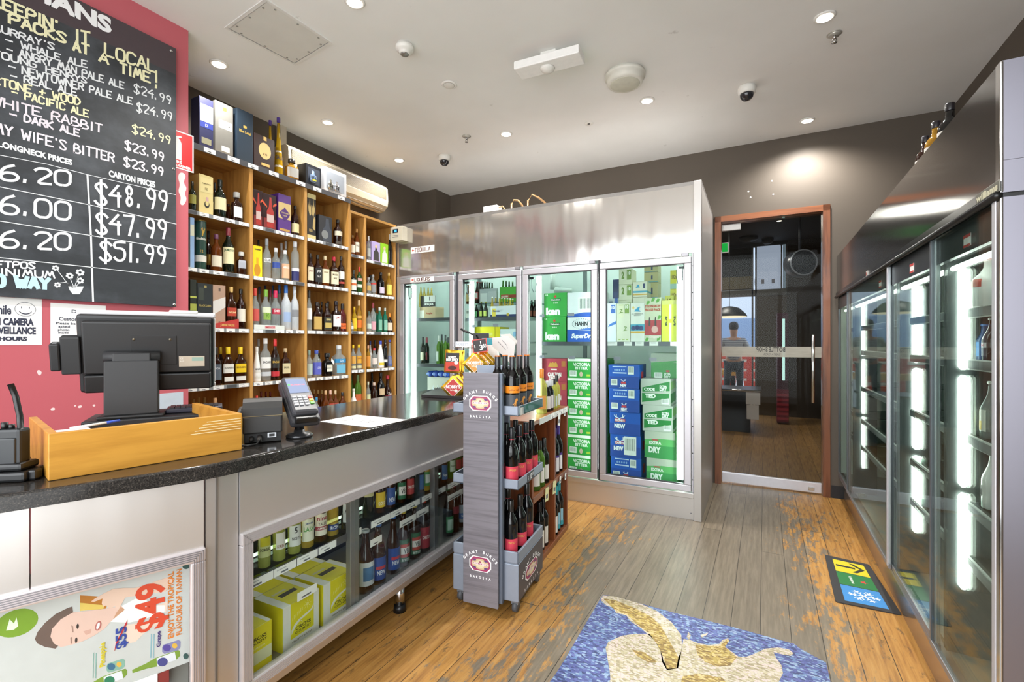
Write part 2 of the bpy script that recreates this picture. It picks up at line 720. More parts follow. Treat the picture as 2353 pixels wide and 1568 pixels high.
TAUPE = mat('#544b41', .62, var=.05, scale=2.0)
RED = mat('#c05f68', .5, var=.05, scale=3.0)
STEEL = steel('brushed_steel', '#d0cdca', axis=0, rough=.4)
STEELV = steel('brushed_steel_upright', '#c6c3c0', axis=2, rough=.4)
STEELW = steel('brushed_steel_wavy', '#d6d3d0', axis=2, rough=.36, wav=.003)
ALU = mat('#c6c4ca', .38, .6, var=.03)
ALUD = mat('#9a989c', .4, .8, var=.03)
OAK = wood('oak_shelving', '#c9964f', '#a87434', axis=2, stretch=9, scale=2.4)
OAKH = wood('oak_shelf_board', '#c2924e', '#9c6f35', axis=0, stretch=9, scale=2.4)
BLACK = mat('#161616', .35)
BLACKM = mat('#222222', .55)
WHITE = mat('#f0f0ec', .5)
PAPER = mat('#f3f1ee', .7, var=.02)
CHROME = mat('#d8d8d8', .12, 1.0, var=0)
PK = Plane((-1.543, .875), math.radians(92.555))     # counter front, long run (slab edge)
PLc = Plane((-1.710, .428), math.radians(69.42))     # counter front, short run beside the till
PS = Plane((-3.430, 1.900), math.radians(91.85))     # front of the timber shelving
PC = Plane((0, 3.916), math.radians(1.02))           # front of the walk-in cooler
PW = Plane((0, 5.072), math.radians(1.02))           # back wall
PR = Plane((.567, 5.06), math.radians(-90))          # front of the sliding-door cooler
PT = Plane((-3.124, 0), math.radians(90))            # red wall (front looks to +X)
HCNT = 1.01

YF = -1.0
mb = MB(); mb.box(-4.2, 1.6, YF - .3, 5.08, -.08, 0, floor_mat())
struct('floor', mb)
mb = MB(); mb.box(-4.2, 1.6, YF, 5.3, CEIL, CEIL + .12, ceiling_mat())
ceiling = struct('ceiling', mb)
mb = MB(); mb.box(-.6, 3.9, 0, .15, 0, CEIL, TAUPE)
struct('wall_left', mb, (-3.79, 1.9, 0), PS.a)
mb = MB(); mb.box(-.95, -.62, YF, 1.5885, 0, CEIL, RED, M=Matrix.Translation((-2.504, 0, 0)))
wall_red = struct('wall_entrance', mb)
mb = MB(); mb.box(-4.1, -3.126, 1.3, 1.5895, 0, CEIL, TAUPE)
struct('wall_return', mb)
# peeled paint on the red wall
mb = MB()
PEEL = [[(411, 398), (420, 396), (428, 404), (421, 420), (430, 432), (424, 445), (430, 458), (422, 473), (413, 470), (416, 452), (409, 440), (414, 424), (409, 410)],
        [(84, 853), (90, 850), (97, 856), (92, 864), (87, 861)], [(115, 940), (124, 936), (128, 942), (118, 944)], [(178, 934), (187, 931), (189, 936), (181, 939)],
        [(212, 931), (218, 929), (220, 934), (214, 935)], [(170, 932), (175, 931), (175, 934), (171, 935)]]
for pg in PEEL:
    for _ in range(2):
        pg = [(p[0] * a + q[0] * (1 - a), p[1] * a + q[1] * (1 - a)) for p, q in zip(pg, pg[1:] + pg[:1]) for a in (.75, .25)]
    pts = [at_x(u, v, -3.1232) for u, v in pg]
    mb.add([tuple(p) for p in pts], [tuple(range(len(pts)))], mat('#ecd5d3', .8))
mb.build('peeled_paint', wall_red)
for ob in ():
    pass
mb = MB(); mb.box(1.348, 1.5, YF, 5.2, 0, CEIL, TAUPE)
struct('wall_right', mb)
# back wall with the doorway, in the frame of PW
DX0, DX1, DZ = -.435, .520, 2.645
mb = MB()
mb.box(-4.05, DX0, 0, .16, 0, CEIL, TAUPE); mb.box(DX1, 1.5, 0, .16, 0, CEIL, TAUPE); mb.box(DX0, DX1, 0, .16, DZ, CEIL, TAUPE)
for px, pz in ((.06, 2.93), (-.14, 2.86), (.07, 2.80), (-.12, 2.80)):
    mb.cyl((px, -.001, pz), (px, .001, pz), .008, PAPER, 8)
wall_back = struct('wall_back', mb, (0, 5.072, 0), PW.a)
# boxed-out corner pillar
mb = MB(); mb.box(-3.88, -3.622, 4.70, 5.08, 0, CEIL, TAUPE)
struct('wall_pillar', mb)
mb = MB(); mb.box(DX1 + .01, 1.5, -.012, 0, 0, .11, mat('#1b1c20', .4))
struct('baseboard_back', mb, (0, 5.072, 0), PW.a)
# shopfront behind the viewer: glazed, dark mullions
mb = MB()
MUL = mat('#2a2724', .5)
for x in (-3.1, -1.9, -.7, .5, 1.32):
    mb.box(x - .035, x + .035, YF - .06, YF + .02, 0, CEIL, MUL)
mb.box(-3.13, 1.35, YF - .06, YF + .02, 2.45, 2.55, MUL); mb.box(-3.13, 1.35, YF - .06, YF + .02, 0, .12, MUL); mb.box(-3.13, 1.35, YF - .06, YF + .02, 3.2, CEIL, MUL)
struct('window_1', mb)
mb = MB(); mb.box(-9, 8, YF - 9, YF - .3, -.12, -.06, mat('#8b8883', .85, scale=4))
struct('pavement', mb)

# ---------------------------------------------------------------- doorway and glass door
TIM = wood('stained_door_timber', '#7a4a30', '#4d2a1c', axis=2, stretch=12, scale=2, rough=.3)
TIMH = wood('stained_door_timber_head', '#8a5434', '#5c3320', axis=0, stretch=12, scale=2, rough=.3)
mb = MB()
mb.box(DX0, DX0 + .055, -.02, .14, 0, DZ, TIM); mb.box(DX1 - .055, DX1, -.02, .14, 0, DZ, TIM)
mb.box(DX0, DX1, -.02, .14, DZ - .055, DZ, TIMH)
struct('trim_1', mb, (0, 5.072, 0), PW.a)
door = bpy.data.objects.new('door_1', None); COL.objects.link(door)
door.location = (0, 5.072, 0); door.rotation_euler = (0, 0, PW.a); door['kind'] = 'structure'
gx0, gx1 = DX0 + .06, DX1 - .06
mb = MB(); mb.box(gx0, gx1, .050, .062, .11, DZ - .06, pane('#c6cbcf', gloss=.6)); mb.build('door_glass', door)
mb = MB(); mb.box(gx0, gx1, .036, .076, .012, .105, mat('#d2d0d6', .3, .4), .004)
mb.box(gx1 - .105, gx1 - .055, .030, .040, .03, .065, CHROME, .004)
mb.build('bottom_rail', door)
mb = MB(); mb.box(gx0, gx0 + .17, .034, .078, DZ - .135, DZ - .075, mat('#dcdcda', .35), .004); mb.build('patch_fitting', door)
mb = MB()
hx, hz0 = PW.loc(1868, 926)
hz1 = PW.loc(1868, 770)[1]
mb.cyl((hx, -.012, hz0), (hx, -.012, hz1), .014, CHROME, 14)
for zz in (hz0 + .12, hz1 - .12):
    mb.cyl((hx, -.012, zz), (hx, .05, zz), .009, CHROME, 10)
mb.build('pull_handle', door)
bz0, bz1 = PW.loc(1760, 821)[1], PW.loc(1760, 797)[1]
mb = MB(); mb.box(gx0, gx1, .0486, .0496, bz0, bz1, bglass('#b9b4a6', .62, .5, '#ffffff')); band = mb.build('frosted_band', door)
mb = MB()
tx0, tx1 = PW.loc(1738, 805)[0], PW.loc(1805, 805)[0]
put_text(mb, 'BOTTLE SHOP', mat('#3c3a38', .6), 0, 0, tx1 - tx0, .042, bold=.02, f=lambda p: (tx1 - p[0], .048, bz0 + .052 + p[2]))
put_chalk(mb, 'SANTA CASA', mat('#4a4846', .6), lambda x, z: (tx0 + .17 - x + .03 + z * .2, .048, bz0 + .016 + z), .02, .14, .002)
mb.build('lettering', band)

# ---------------------------------------------------------------- service counter
GRAN = granite()
S_END = 2.26
front = [PLc.world(-.55, 0, 0), PLc.world(0, 0, 0), PK.world(0, 0, 0), PK.world(S_END, 0, 0)]
back = [PK.world(S_END, .79, 0), PK.world(.25, .79, 0), PLc.world(-.55, .72, 0)]
# round the bend a little
bend = []
a0, a1, a2 = PLc.world(.40, 0, 0), PK.world(0, 0, 0), PK.world(.09, 0, 0)
for k in range(7):
    t = k / 6
    bend.append(a0 * (1 - t) ** 2 + a1 * 2 * t * (1 - t) + a2 * t * t)
poly = [front[0]] + bend + [front[3]] + back


def slab(mb, poly, z0, z1, m):
    n = len(poly)
    vs, fs = [], []
    cx = sum(p.x for p in poly) / n
    rings = [(0.0, z0), (0.0, z1 - .006), (.004, z1 - .0015), (.009, z1)]
    for d, z in rings:
        for i, p in enumerate(poly):
            q = poly[i - 1]; r = poly[(i + 1) % n]
            t1, t2 = (p - q).normalized(), (r - p).normalized()
            nn = (Vector((-t1.y, t1.x, 0)) + Vector((-t2.y, t2.x, 0))).normalized()
            vs.append((p.x + nn.x * d, p.y + nn.y * d, z))
    for j in range(len(rings) - 1):
        for i in range(n):
            k = (i + 1) % n
            fs.append((j * n + i, j * n + k, j * n + n + k, j * n + n + i))
    fs.append(tuple(range(3 * n, 4 * n)))
    fs.append(tuple(reversed(range(n))))
    mb.add(vs, fs, m)


mb = MB(); slab(mb, poly, .965, HCNT, GRAN)
ct = mb.build('countertop')
tag(ct, 'polished black granite worktop running the length of the serving counter', 'countertop')

GL = pane('#f6faf9', gloss=.36)
RIB = mat('#c4bfc0', .42, .55, var=.05)
cu = thing('display_counter', 'long stainless counter with glazed beer display under the granite top', 'counter', (PK.o.x, PK.o.y, 0), PK.a)
X0, X1 = .085, 2.22
mb = MB(); mb.box(X0, X1, .02, .05, .745, .965, STEELW); mb.build('fascia_panel', cu)


def frame(mb, x0, x1, y0, y1, z0, z1, w, m, ch=.004):
    mb.box(x0, x1, y0, y1, z1 - w, z1, m, ch); mb.box(x0, x1, y0, y1, z0, z0 + w, m, ch)
    mb.box(x0, x0 + w, y0, y1, z0 + w, z1 - w, m, ch); mb.box(x1 - w, x1, y0, y1, z0 + w, z1 - w, m, ch)


mb = MB(); frame(mb, X0, X1, 0.008, .04, .19, .75, .042, RIB)
for k in range(6):   # ribs of the extrusion
    o = .004 + k * .006
    mb.box(X0 + o, X1 - o, .006, .010, .75 - o - .003, .75 - o, RIB); mb.box(X0 + o, X0 + o + .003, .006, .010, .19 + o, .75 - o, RIB)
    mb.box(X0 + o, X1 - o, .006, .010, .19 + o, .19 + o + .003, RIB)
mb.build('window_frame', cu)
for i, (a, b) in enumerate(((X0 + .04, .65), (.63, 1.28), (1.26, X1 - .04))):
    mb = MB(); mb.box(a, b, .024 + .008 * (i % 2), .029 + .008 * (i % 2), .225, .715, GL); mb.build('sliding_glass', cu)
for z in (.70, .50):
    mb = MB(); mb.cyl((X0 + .06, .115 if z > .6 else .34, z), (X1 - .06, .115 if z > .6 else .34, z), .007, glow('#fff8ea', 5.0), 8); mb.build('lamp_or_fill_tube', cu)  # hidden tubes added to brighten the display stock
mb = MB(); mb.box(.614, .667, .045, .075, .2, .74, ALUD, .003); mb.box(1.248, 1.29, .045, .075, .2, .74, ALUD, .003); mb.build('mullion', cu)
mb = MB(); mb.box(X0, X1, .05, .09, .13, .19, STEEL, .003); mb.build('base_rail', cu)
mb = MB(); mb.box(X0, X1, .05, .62, .165, .19, mat('#8d8f90', .4, .5)); mb.build('display_floor', cu)
mb = MB(); mb.box(X0, X1, .60, .63, .19, .965, mat('#2c2d2f', .5)); mb.box(X0 - .02, X0, .05, .62, .13, .965, mat('#55524e', .5)); mb.box(X1 - .01, X1 + .01, .02, .62, .13, .965, STEELV); mb.build('back_panel', cu)
mb = MB()
SHELF_Z = .545
mb.box(X0 + .02, .614, .075, .36, SHELF_Z - .012, SHELF_Z, pane('#cfe0da', gloss=.5)); mb.box(.667, 1.40, .075, .36, SHELF_Z - .012, SHELF_Z, pane('#cfe0da', gloss=.5)); mb.box(1.41, X1 - .02, .075, .36, SHELF_Z - .012, SHELF_Z, pane('#cfe0da', gloss=.5))
sh = mb.build('glass_shelf', cu)
for a, b in ((X0 + .03, .70), (.764, 1.395), (1.41, 1.86)):
    mb = MB(); mb.box(a, b, .066, .072, SHELF_Z - .03, SHELF_Z + .002, mat('#4a4a50', .4)); mb.build('price_rail', sh)
TINY = mat('#6a6a70', .8)


def ticket(par, x0, x1, y, z0, z1, slope=0, paper=None):
    mb = MB(); mb.box(x0, x1, y, y + .0012, z0, z1, paper or PAPER)
    h = z1 - z0
    w = x1 - x0
    mb.box(x0 + w * .3, x0 + w * .62, y - .0004, y, z0 + h * .16, z0 + h * .36, TINY)
    mb.box(x0 + w * .12, x0 + w * .55, y - .0004, y, z0 + h * .62, z0 + h * .74, mat('#b9b9bc', .8))
    mb.build('price_ticket', par)


for a, b in ((.118, .245), (.248, .345), (.35, .45), (.455, .55), (.62, .70), (.764, .90), (.905, 1.02), (1.025, 1.14), (1.16, 1.27), (1.275, 1.39), (1.415, 1.55), (1.56, 1.68)):
    ticket(sh, a, b, .0645, SHELF_Z - .029, SHELF_Z + .001)
for a, b, zz in ((.36, .455, .40), (.77, .85, .455), (.985, 1.12, .47), (1.125, 1.235, .475), (1.43, 1.60, .47)):
    mb = MB(); mb.box(a, b, .075, .0765, zz - .034, zz, PAPER); mb.box(a + .02, b - .03, .0745, .075, zz - .028, zz - .022, TINY); mb.build('price_ticket', cu)
for x in (.18, 1.0, 1.83):
    mb = MB(); mb.cyl((x, .088, .035), (x, .088, .135), .026, CHROME, 16); mb.cyl((x, .088, 0.0), (x, .088, .036), .034, BLACK, 16, .028); mb.build('leg', cu)
mb = MB(); mb.box(X0 + .05, X1 - .05, .5, .55, 0, .17, mat('#26221f', .7)); mb.build('kick_board', cu)
# corner uprights and the short run by the till
cl = thing('till_counter', 'short stainless counter run below the till with framed poster window', 'counter', (PLc.o.x, PLc.o.y, 0), PLc.a)
for q in ((-.55, .05, .02, .05, .745, .965), (.053, .439, .02, .05, .745, .965), (-.55, .439, .022, .05, .02, .21)):
    mb = MB(); mb.box(*q, STEELW); mb.build('front_panel', cl)
mb = MB(); frame(mb, -.55, .443, .008, .04, .20, .747, .040, mat('#dcd3d4', .32, .6, var=.02))
for k in range(5):
    o = .006 + k * .006
    mb.box(-.55, .443 - o, .005, .009, .747 - o - .002, .747 - o, ALUD); mb.box(.443 - o - .002, .443 - o, .005, .009, .2, .747 - o, ALUD)
mb.build('poster_frame', cl)
mb = MB(); mb.box(-.51, .403, .026, .030, .24, .707, pane('#fbfdfc', gloss=.22)); mb.build('glass_front', cl)
mb = MB(); mb.box(-.52, .41, .12, .14, .22, .745, mat('#8a8580', .6)); mb.box(-.55, .3, .3, .34, 0, .22, BLACKM); mb.build('back_board', cl)
mb = MB()
e0, e1 = PLc.world(.445, .026, 0), PLc.world(.475, .030, 0)
e2, e3 = PK.world(.030, .026, 0), PK.world(.082, .026, 0)
inv = (Matrix.Translation((PLc.o.x, PLc.o.y, 0)) @ Matrix.Rotation(PLc.a, 4, 'Z')).inverted()
pts = [inv @ e for e in (e0, e1, e2, e3)]
for i, j in ((0, 1), (1, 2), (2, 3)):
    p, q = pts[i], pts[j]
    if j == 2:
        pass
    vs = [(p.x, p.y, 0.02), (q.x, q.y, .02), (q.x, q.y, .966), (p.x, p.y, .966)]
    mb.add(vs, [(0, 1, 2, 3)], STEELV, smooth=False)
    vs2 = [(x, y + .02, z) for x, y, z in vs]
    mb.add(vs2, [(3, 2, 1, 0)], STEELV)
mb.box(pts[1].x - .003, pts[1].x + .003, pts[1].y - .004, pts[1].y + .004, .02, .966, mat('#6e6a66', .4, .6))
mb.build('corner_panel', cl)
# ---------------------------------------------------------------- bottles and boxed goods
ST = {
    'round': ([(.9, 0), (1, .015), (1, .56), (.95, .62), (.7, .69), (.44, .74), (.37, .78), (.37, .92)], 2, 1, (.41, .87, 1)),
    'tall': ([(.9, 0), (1, .012), (1, .55), (.96, .60), (.72, .67), (.45, .73), (.38, .78), (.37, .96)], 2, 1, (.41, .82, 1)),
    'square': ([(.9, 0), (1, .015), (1, .57), (.88, .63), (.5, .69), (.38, .73), (.36, .9)], 5, .82, (.40, .86, 1)),
    'flat': ([(.9, 0), (1, .015), (1, .56), (.9, .63), (.5, .71), (.36, .76), (.36, .9)], 4, .55, (.40, .80, 1)),
    'wine': ([(.93, 0), (1, .012), (1, .58), (.94, .64), (.66, .71), (.44, .76), (.39, .81), (.37, .98)], 2, 1, (.405, .79, 1)),
    'beer': ([(.9, 0), (1, .012), (1, .48), (.94, .55), (.70, .66), (.48, .76), (.40, .86), (.38, .96)], 2, 1, (.47, .955, 1)),
    'stubby': ([(.9, 0), (1, .018), (1, .5), (.92, .58), (.62, .69), (.45, .79), (.42, .95)], 2, 1, (.52, .94, 1)),
    'cone': ([(.95, 0), (1, .02), (1, .22), (.78, .5), (.47, .72), (.34, .8), (.34, .9)], 2, 1, (.39, .86, 1)),
    'flute': ([(.95, 0), (1, .015), (.95, .22), (.78, .38), (.52, .55), (.38, .72), (.33, .9)], 2, 1, (.45, .92, 1)),
    'squat': ([(.9, 0), (1, .03), (1, .55), (.9, .64), (.42, .7), (.36, .74), (.36, .84)], 4, .9, (.60, .82, 1)),
    'slim': ([(.92, 0), (1, .012), (1, .68), (.85, .74), (.52, .79), (.46, .93)], 2, 1, (.52, .86, 1)),
    'globe': ([(.6, 0), (.88, .06), (1, .24), (.94, .4), (.62, .55), (.38, .62), (.36, .9)], 2, 1, (.42, .86, 1)),
}
GB = {
    'amb': lambda: bglass('#7a3d12', .62), 'dka': lambda: bglass('#2a130a', .9), 'clr': lambda: bglass('#c9d2d2', .30, tint='#f4f8f8'), 'frost': lambda: bglass('#dfe6ec', .72, .35, '#ffffff'),
    'grn': lambda: bglass('#2f5a26', .6), 'dkg': lambda: bglass('#10190f', .93), 'blk': lambda: bglass('#0d0c0d', .97), 'wht': lambda: mat('#efefec', .25), 'yel': lambda: bglass('#c9a31a', .6),
    'gold': lambda: bglass('#b98a2c', .6), 'blu': lambda: bglass('#3f6fa8', .55), 'lgrn': lambda: bglass('#6d9a3a', .5), 'red': lambda: bglass('#5a1410', .8), 'tea': lambda: bglass('#2f8f74', .55),
    'paleyel': lambda: bglass('#c5c96a', .45, tint='#f0f3c0'), 'brn': lambda: bglass('#3a1c0b', .82), 'hgr': lambda: bglass('#3c8a1e', .5), 'cbeer': lambda: bglass('#d9b84a', .45, tint='#f6efc8'),
}


def on_skin(r, n, sy, t, k=1.0):
    c, d = math.cos(t), math.sin(t)
    q = (abs(c) ** n + abs(d) ** n) ** (-1.0 / n) if n != 2 else 1.0
    return r * q * c * k, r * q * d * sy * k


def bottle(name, label, cat, loc, rz, style, r, h, body, cap, L=(), T=(), group=None, seg=18, band=None):
    prof, n, sy, (cr, c0, c1) = ST[style]
    t = thing(name, label, cat, loc, rz, group)
    sg = seg if n == 2 else 32
    mb = MB(); mb.lathe([(a * r, b * h) for a, b in prof], GB[body]() if isinstance(body, str) else body, sg, n, sy=sy); mb.build('glass_body', t)
    if cap:
        mb = MB(); m = cap if not isinstance(cap, str) else mat(cap, .35, coat=.3)
        mb.lathe([(cr * r * .97, c0 * h), (cr * r, c0 * h + .003), (cr * r, c1 * h - .003), (cr * r * .9, c1 * h)], m, 14); mb.build('cap', t)
    if band:
        mb = MB(); mb.lathe([(cr * r * 1.01, band[0] * h), (cr * r * 1.01, band[1] * h)], mat(band[2], .5), 14, cap=False); mb.build('neck_band', t)
    last = None
    for li, lb in enumerate(L):
        z0, z1, hx = lb[:3]
        dg = math.radians(lb[3] if len(lb) > 3 else 62)
        c0_ = math.radians(lb[4]) if len(lb) > 4 else 0
        N_ = 12
        vs, fs = [], []
        zs = (z0 * h, z1 * h)

        def rad(z):
            for (a, b), (c, d) in zip(prof, prof[1:]):
                if b <= z / h <= d:
                    return r * (a + (c - a) * ((z / h - b) / max(d - b, 1e-6)))
            return r
        steps = 8 if z1 > .44 else 1
        for j in range(steps + 1):
            z = zs[0] + (zs[1] - zs[0]) * j / steps
            for i in range(N_ + 1):
                a = -PI / 2 + c0_ - dg + 2 * dg * i / N_
                x, y = on_skin(rad(z), n, sy, a, 1.014 + .008 * li)
                vs.append((x, y, z))
        for j in range(steps):
            for i in range(N_):
                a = j * (N_ + 1) + i
                fs.append((a, a + 1, a + N_ + 2, a + N_ + 1))
        mb = MB(); mb.add(vs, fs, mat(hx, .5, var=.03), True); last = mb.build('label', t)
    if T and last:
        for tx in T:
            s, hx, z0, hf, wd = tx[:5]
            mb = MB()
            w = math.radians(wd) * r

            def f(p, z0=z0, w=w):
                a = -PI / 2 + (p[0] - w / 2) / r
                x, y = on_skin(r, n, sy, a, 1.018 + .008 * len(L))
                return (x, y, p[2])
            put_text(mb, s, mat(hx, .6, var=0), 0, z0 * h, w, hf * h, bold=.02, f=f); mb.build('lettering', last)
    return t


def carton(name, label, cat, loc, rz, w, dp, h, m, rects=(), texts=(), group=None, side=None, top=None, ch=.0015, extra=None):
    """Printed box standing with its front on local -Y, x from 0 to w."""
    t = thing(name, label, cat, loc, rz, group)
    mb = MB(); mb.box(0, w, 0, dp, 0, h, m, ch)
    for (x0, x1, z0, z1, hx) in (side or ()):       # prints on the side faces
        mb.box(-.0006, 0, x0 * dp, x1 * dp, z0 * h, z1 * h, mat(hx, .5, var=.03)); mb.box(w, w + .0006, x0 * dp, x1 * dp, z0 * h, z1 * h, mat(hx, .5, var=.03))
    if top:
        mb.box(.002, w - .002, .002, dp - .002, h, h + .0005, mat(top, .6, var=.03))
    mb.build('carton', t)
    if rects or texts or extra:
        mb = MB()
        for i, rc in enumerate(rects):
            hx = rc[-1]
            y = -.0006 - i * .00025
            if len(rc) == 5:
                x0, x1, z0, z1 = rc[:4]
                pg = [(x0, z0), (x1, z0), (x1, z1), (x0, z1)]
            else:
                pg = rc[0]
            mb.prism([(a * w, b * h) for a, b in pg], y, 0, mat(hx, .5, var=.03))
        if extra:
            extra(mb, w, h, -.0006 - len(rects) * .00025)
        fp = mb.build('front_print', t)
        if texts:
            mb = MB()
            y = -.0009 - len(rects) * .00025
            for tx in texts:
                s, hx, x0, z0, tw, th = tx[:6]
                put_text(mb, s, mat(hx, .6, var=0), x0 * w, z0 * h, tw * w if tw else None, th * h, y=y, bold=tx[6] if len(tx) > 6 else .015, align='c', slant=tx[7] if len(tx) > 7 else 0)
            mb.build('lettering', fp)
    return t


def ell(cx, cz, rx, rz, n=20, a0=0, a1=2 * PI):
    return [(cx + rx * math.cos(a0 + (a1 - a0) * i / n), cz + rz * math.sin(a0 + (a1 - a0) * i / n)) for i in range(n if a1 - a0 > 6.2 else n + 1)]


def px_r(p, u, wpx):
    th = math.atan((u - UC) / FPX)
    return wpx / 2 * depth_of(p) / FPX * math.cos(th)


def shelf_bottle(pl, z, row, loc_txt, cam_turn=-14):
    """row: (u, vtop, wpx, style, body, cap, labels, texts, desc, depth, name)"""
    u, vt, wp, style, body, cap, L, T, desc = row[:9]
    d = row[9] if len(row) > 9 and row[9] else None
    nm = row[10] if len(row) > 10 else 'spirit_bottle'
    r = px_r(pl.hit(u, 780, d or .06), u, wp)
    sy = ST[style][2]
    dd = d if d else r * sy + .018
    p = pl.hit(u, vt, dd)
    r = px_r(p, u, wp)
    h = p.z - z
    x = (p - pl.o).dot(pl.e)
    for a, b in BAYS if loc_txt else ():          # keep clear of the uprights
        if a - .02 < x < b + .02:
            x = min(max(x, a + r + .003), b - r - .003)
            p = pl.world(x, (p - pl.o).dot(pl.n), z)
    p.z = z + .0005
    return bottle(nm, desc + (', ' + loc_txt if loc_txt else ''), 'bottle', p, pl.a + math.radians(cam_turn + random.uniform(-6, 6)), style, r, h, body, cap, L, T)


def shelf_carton(pl, z, u0, u1, vt, dp, m, rects, texts, desc, d=.02, name='gift_box', cat='box', side=None, top=None, vb=None, extra=None, turn=0.0, group=None):
    """Box whose front face spans pixels u0..u1 with its top at vt (at mid width)."""
    x0, _ = pl.loc(u0, 780, d)
    x1, _ = pl.loc(u1, 780, d)
    _, zt = pl.loc((u0 + u1) / 2, vt, d)
    if vb is not None:
        z = pl.loc((u0 + u1) / 2, vb, d)[1]
    p = pl.world(x0, d, z + .0005)
    return carton(name, desc, cat, p, pl.a + math.radians(turn), x1 - x0, dp, zt - z - .001, m, rects, texts, side=side, top=top, extra=extra, group=group)


# ---------------------------------------------------------------- timber shelving (two units)
RAIL = mat('#4c4c50', .4)
RAILG = mat('#8d8f92', .4)


def shelf_unit(name, label, y0, stiles, top_z, shelves, topband, tickets):
    """stiles: [(x0,x1)], shelves: per bay list of heights; local x along the wall, y into the shelves."""
    t = thing(name, label, 'shelving', (PS.o.x, PS.o.y, 0), PS.a)
    D = .34
    for a, b in stiles:
        mb = MB(); mb.box(a, b, 0, D, 0, top_z - .02, OAK, .002); mb.build('upright', t)
    mb = MB(); mb.box(stiles[0][0], stiles[-1][1], D, D + .012, 0, top_z - .02, OAK); mb.build('back_panel', t)
    mb = MB(); mb.box(stiles[0][0], stiles[-1][1], -.002, D + .01, top_z - .024, top_z, OAKH, .002); tp = mb.build('top_board', t)
    if topband:
        mb = MB(); mb.box(stiles[0][0], stiles[-1][1], -.006, -.002, top_z - .041, top_z + .001, RAIL); mb.build('price_rail', tp)
        for (a, b) in topband:
            ticket(tp, a, b, -.0075, top_z - .036, top_z - .004)
    for i in range(len(stiles) - 1):
        a, b = stiles[i][1], stiles[i + 1][0]
        for j, z in enumerate(shelves[i]):
            mb = MB(); mb.box(a, b, .003, D, z - .02, z, OAKH); s = mb.build('shelf', t)
            mb = MB(); mb.box(a + .002, b - .002, -.002, .003, z - .027, z + .001, RAILG); mb.build('price_rail', s)
            n = tickets[i]
            w = (b - a) / n
            for k in range(n):
                if (i * 7 + j * 3 + k * 5) % 6 == 0:
                    mb = MB(); mb.box(a + k * w + .01, a + (k + 1) * w - .01, -.0032, -.002, z - .025, z - .002, RAIL); mb.build('blank_insert', s)
                    continue
                ticket(s, a + k * w + .006, a + (k + 1) * w - .012 - (k % 2) * .012, -.0035, z - .026, z - .0005)
    return t


BAYS = []


def sx(u):
    return PS.loc(u, 780)[0]


UA = [(-.212, -.188), (.28, .305), (.773, .798), (1.266, 1.288)]
ZA = [2.300, 1.908, 1.500, 1.091, .69, .30]
shelf_unit('spirits_shelving', 'tall oak spirits shelving of three bays with black top rail', 0, UA, 2.762, [ZA] * 3,
           [(sx(a), sx(b)) for a, b in ((467, 494), (522, 549), (569, 592), (617, 639), (680, 700), (719, 737), (775, 791))], [5, 5, 5])
UB = [(1.290, 1.302), (1.476, 1.500), (1.922, 1.946)]
BAYS += [(a[1], b[0]) for q in (UA, UB) for a, b in zip(q, q[1:])]
ZB4, ZB5 = [2.245, 1.888, 1.507, 1.132, .75, .35], [2.224, 1.887, 1.506, 1.132, .75, .35]
shelf_unit('liqueur_shelving', 'lower oak liqueur shelving of two bays next to the cooler', 0, UB, 2.66, [ZB4, ZB5], None, [2, 4])

GRP.update({'bottle': 'spirit bottles on the timber shelving', 'box': 'boxed spirits on the timber shelving'})
B1, B2, B3, B4, B5 = 'bay by the red wall', 'second bay', 'third bay', 'narrow bay', 'bay beside the cooler'
CR = '#e9e2c0'
# --- on top of the tall unit
ZT = 2.763
navy = mat('#26284e', .5)
shelf_carton(PS, ZT, 458.3, 490, 226, .10, navy, [(.05, .97, .52, .86, '#e9e8e2'), (.05, .97, .40, .51, '#2b3a8c'), (.15, .85, .08, .2, '#8d8a70')], [('12', '#d8d8e8', .5, .43, .18, .05)], 'navy whisky box with big white label on top of the shelving')
shelf_carton(PS, ZT, 494.5, 535.5, 238, .10, mat('#77756f', .45), [(.2, .92, .5, .66, '#e6e2d4'), (.42, .62, .85, .92, '#b08a3c'), (.35, .8, .06, .16, '#e6e2d4')], [('PLATINUM', '#4a4a48', .56, .56, .5, .03)], 'grey whisky box with small cream label on top shelf')
shelf_carton(PS, ZT, 544.5, 581.3, 255, .11, mat('#25323f', .4), [(.4, .6, .66, .71, '#b99a4a')], [('Blue Label', '#c9a94e', .5, .56, .72, .055)], 'tall dark blue whisky box with gold lettering on top shelf')
shelf_carton(PS, ZT, 584, 630.6, 314, .10, mat('#31211f', .4), [(ell(.52, .56, .30, .25), '#d9b877'), (.45, .6, .88, 1.0, '#d2ae62'), (.35, .75, .1, .18, '#d2ae62')], [('X O', '#3a2a22', .52, .42, .2, .07)], 'dark brown box with round gold label on top shelf')
for row in ((620.7, 277.3, 17, 'flute', 'yel', '#4a2f8a', [(.14, .42, '#e8e2d2')], [], 'rear purple-capped tall yellow liqueur bottle on top shelf', .2),
            (640, 271.2, 20, 'flute', 'yel', '#4a2f8a', [(.14, .42, '#ece6d6', 80)], [('GALLIA', '#3a3444', .27, .06, 110)], 'front purple-capped tall yellow liqueur bottle with white label', .06),
            (670, 366.6, 29, 'squat', 'gold', '#2a2624', [(.12, .55, '#a9a7a2', 60)], [], 'squat tequila bottle with silver skull label on top shelf')):
    shelf_bottle(PS, ZT, row, '')
t = shelf_carton(PS, ZT, 703, 738, 381, .11, mat('#1b1e24', .35), [(.12, .9, .12, .86, '#343a46')], [], 'black window box holding blue skull bottle on top shelf')
mb = MB(M=Matrix.Translation((.065, -.012, .03))); mb.lathe([(.02, 0), (.032, .01), (.036, .04), (.034, .06), (.014, .075), (.012, .1)], mat('#7f96b8', .2, .5), 14, sy=.5)
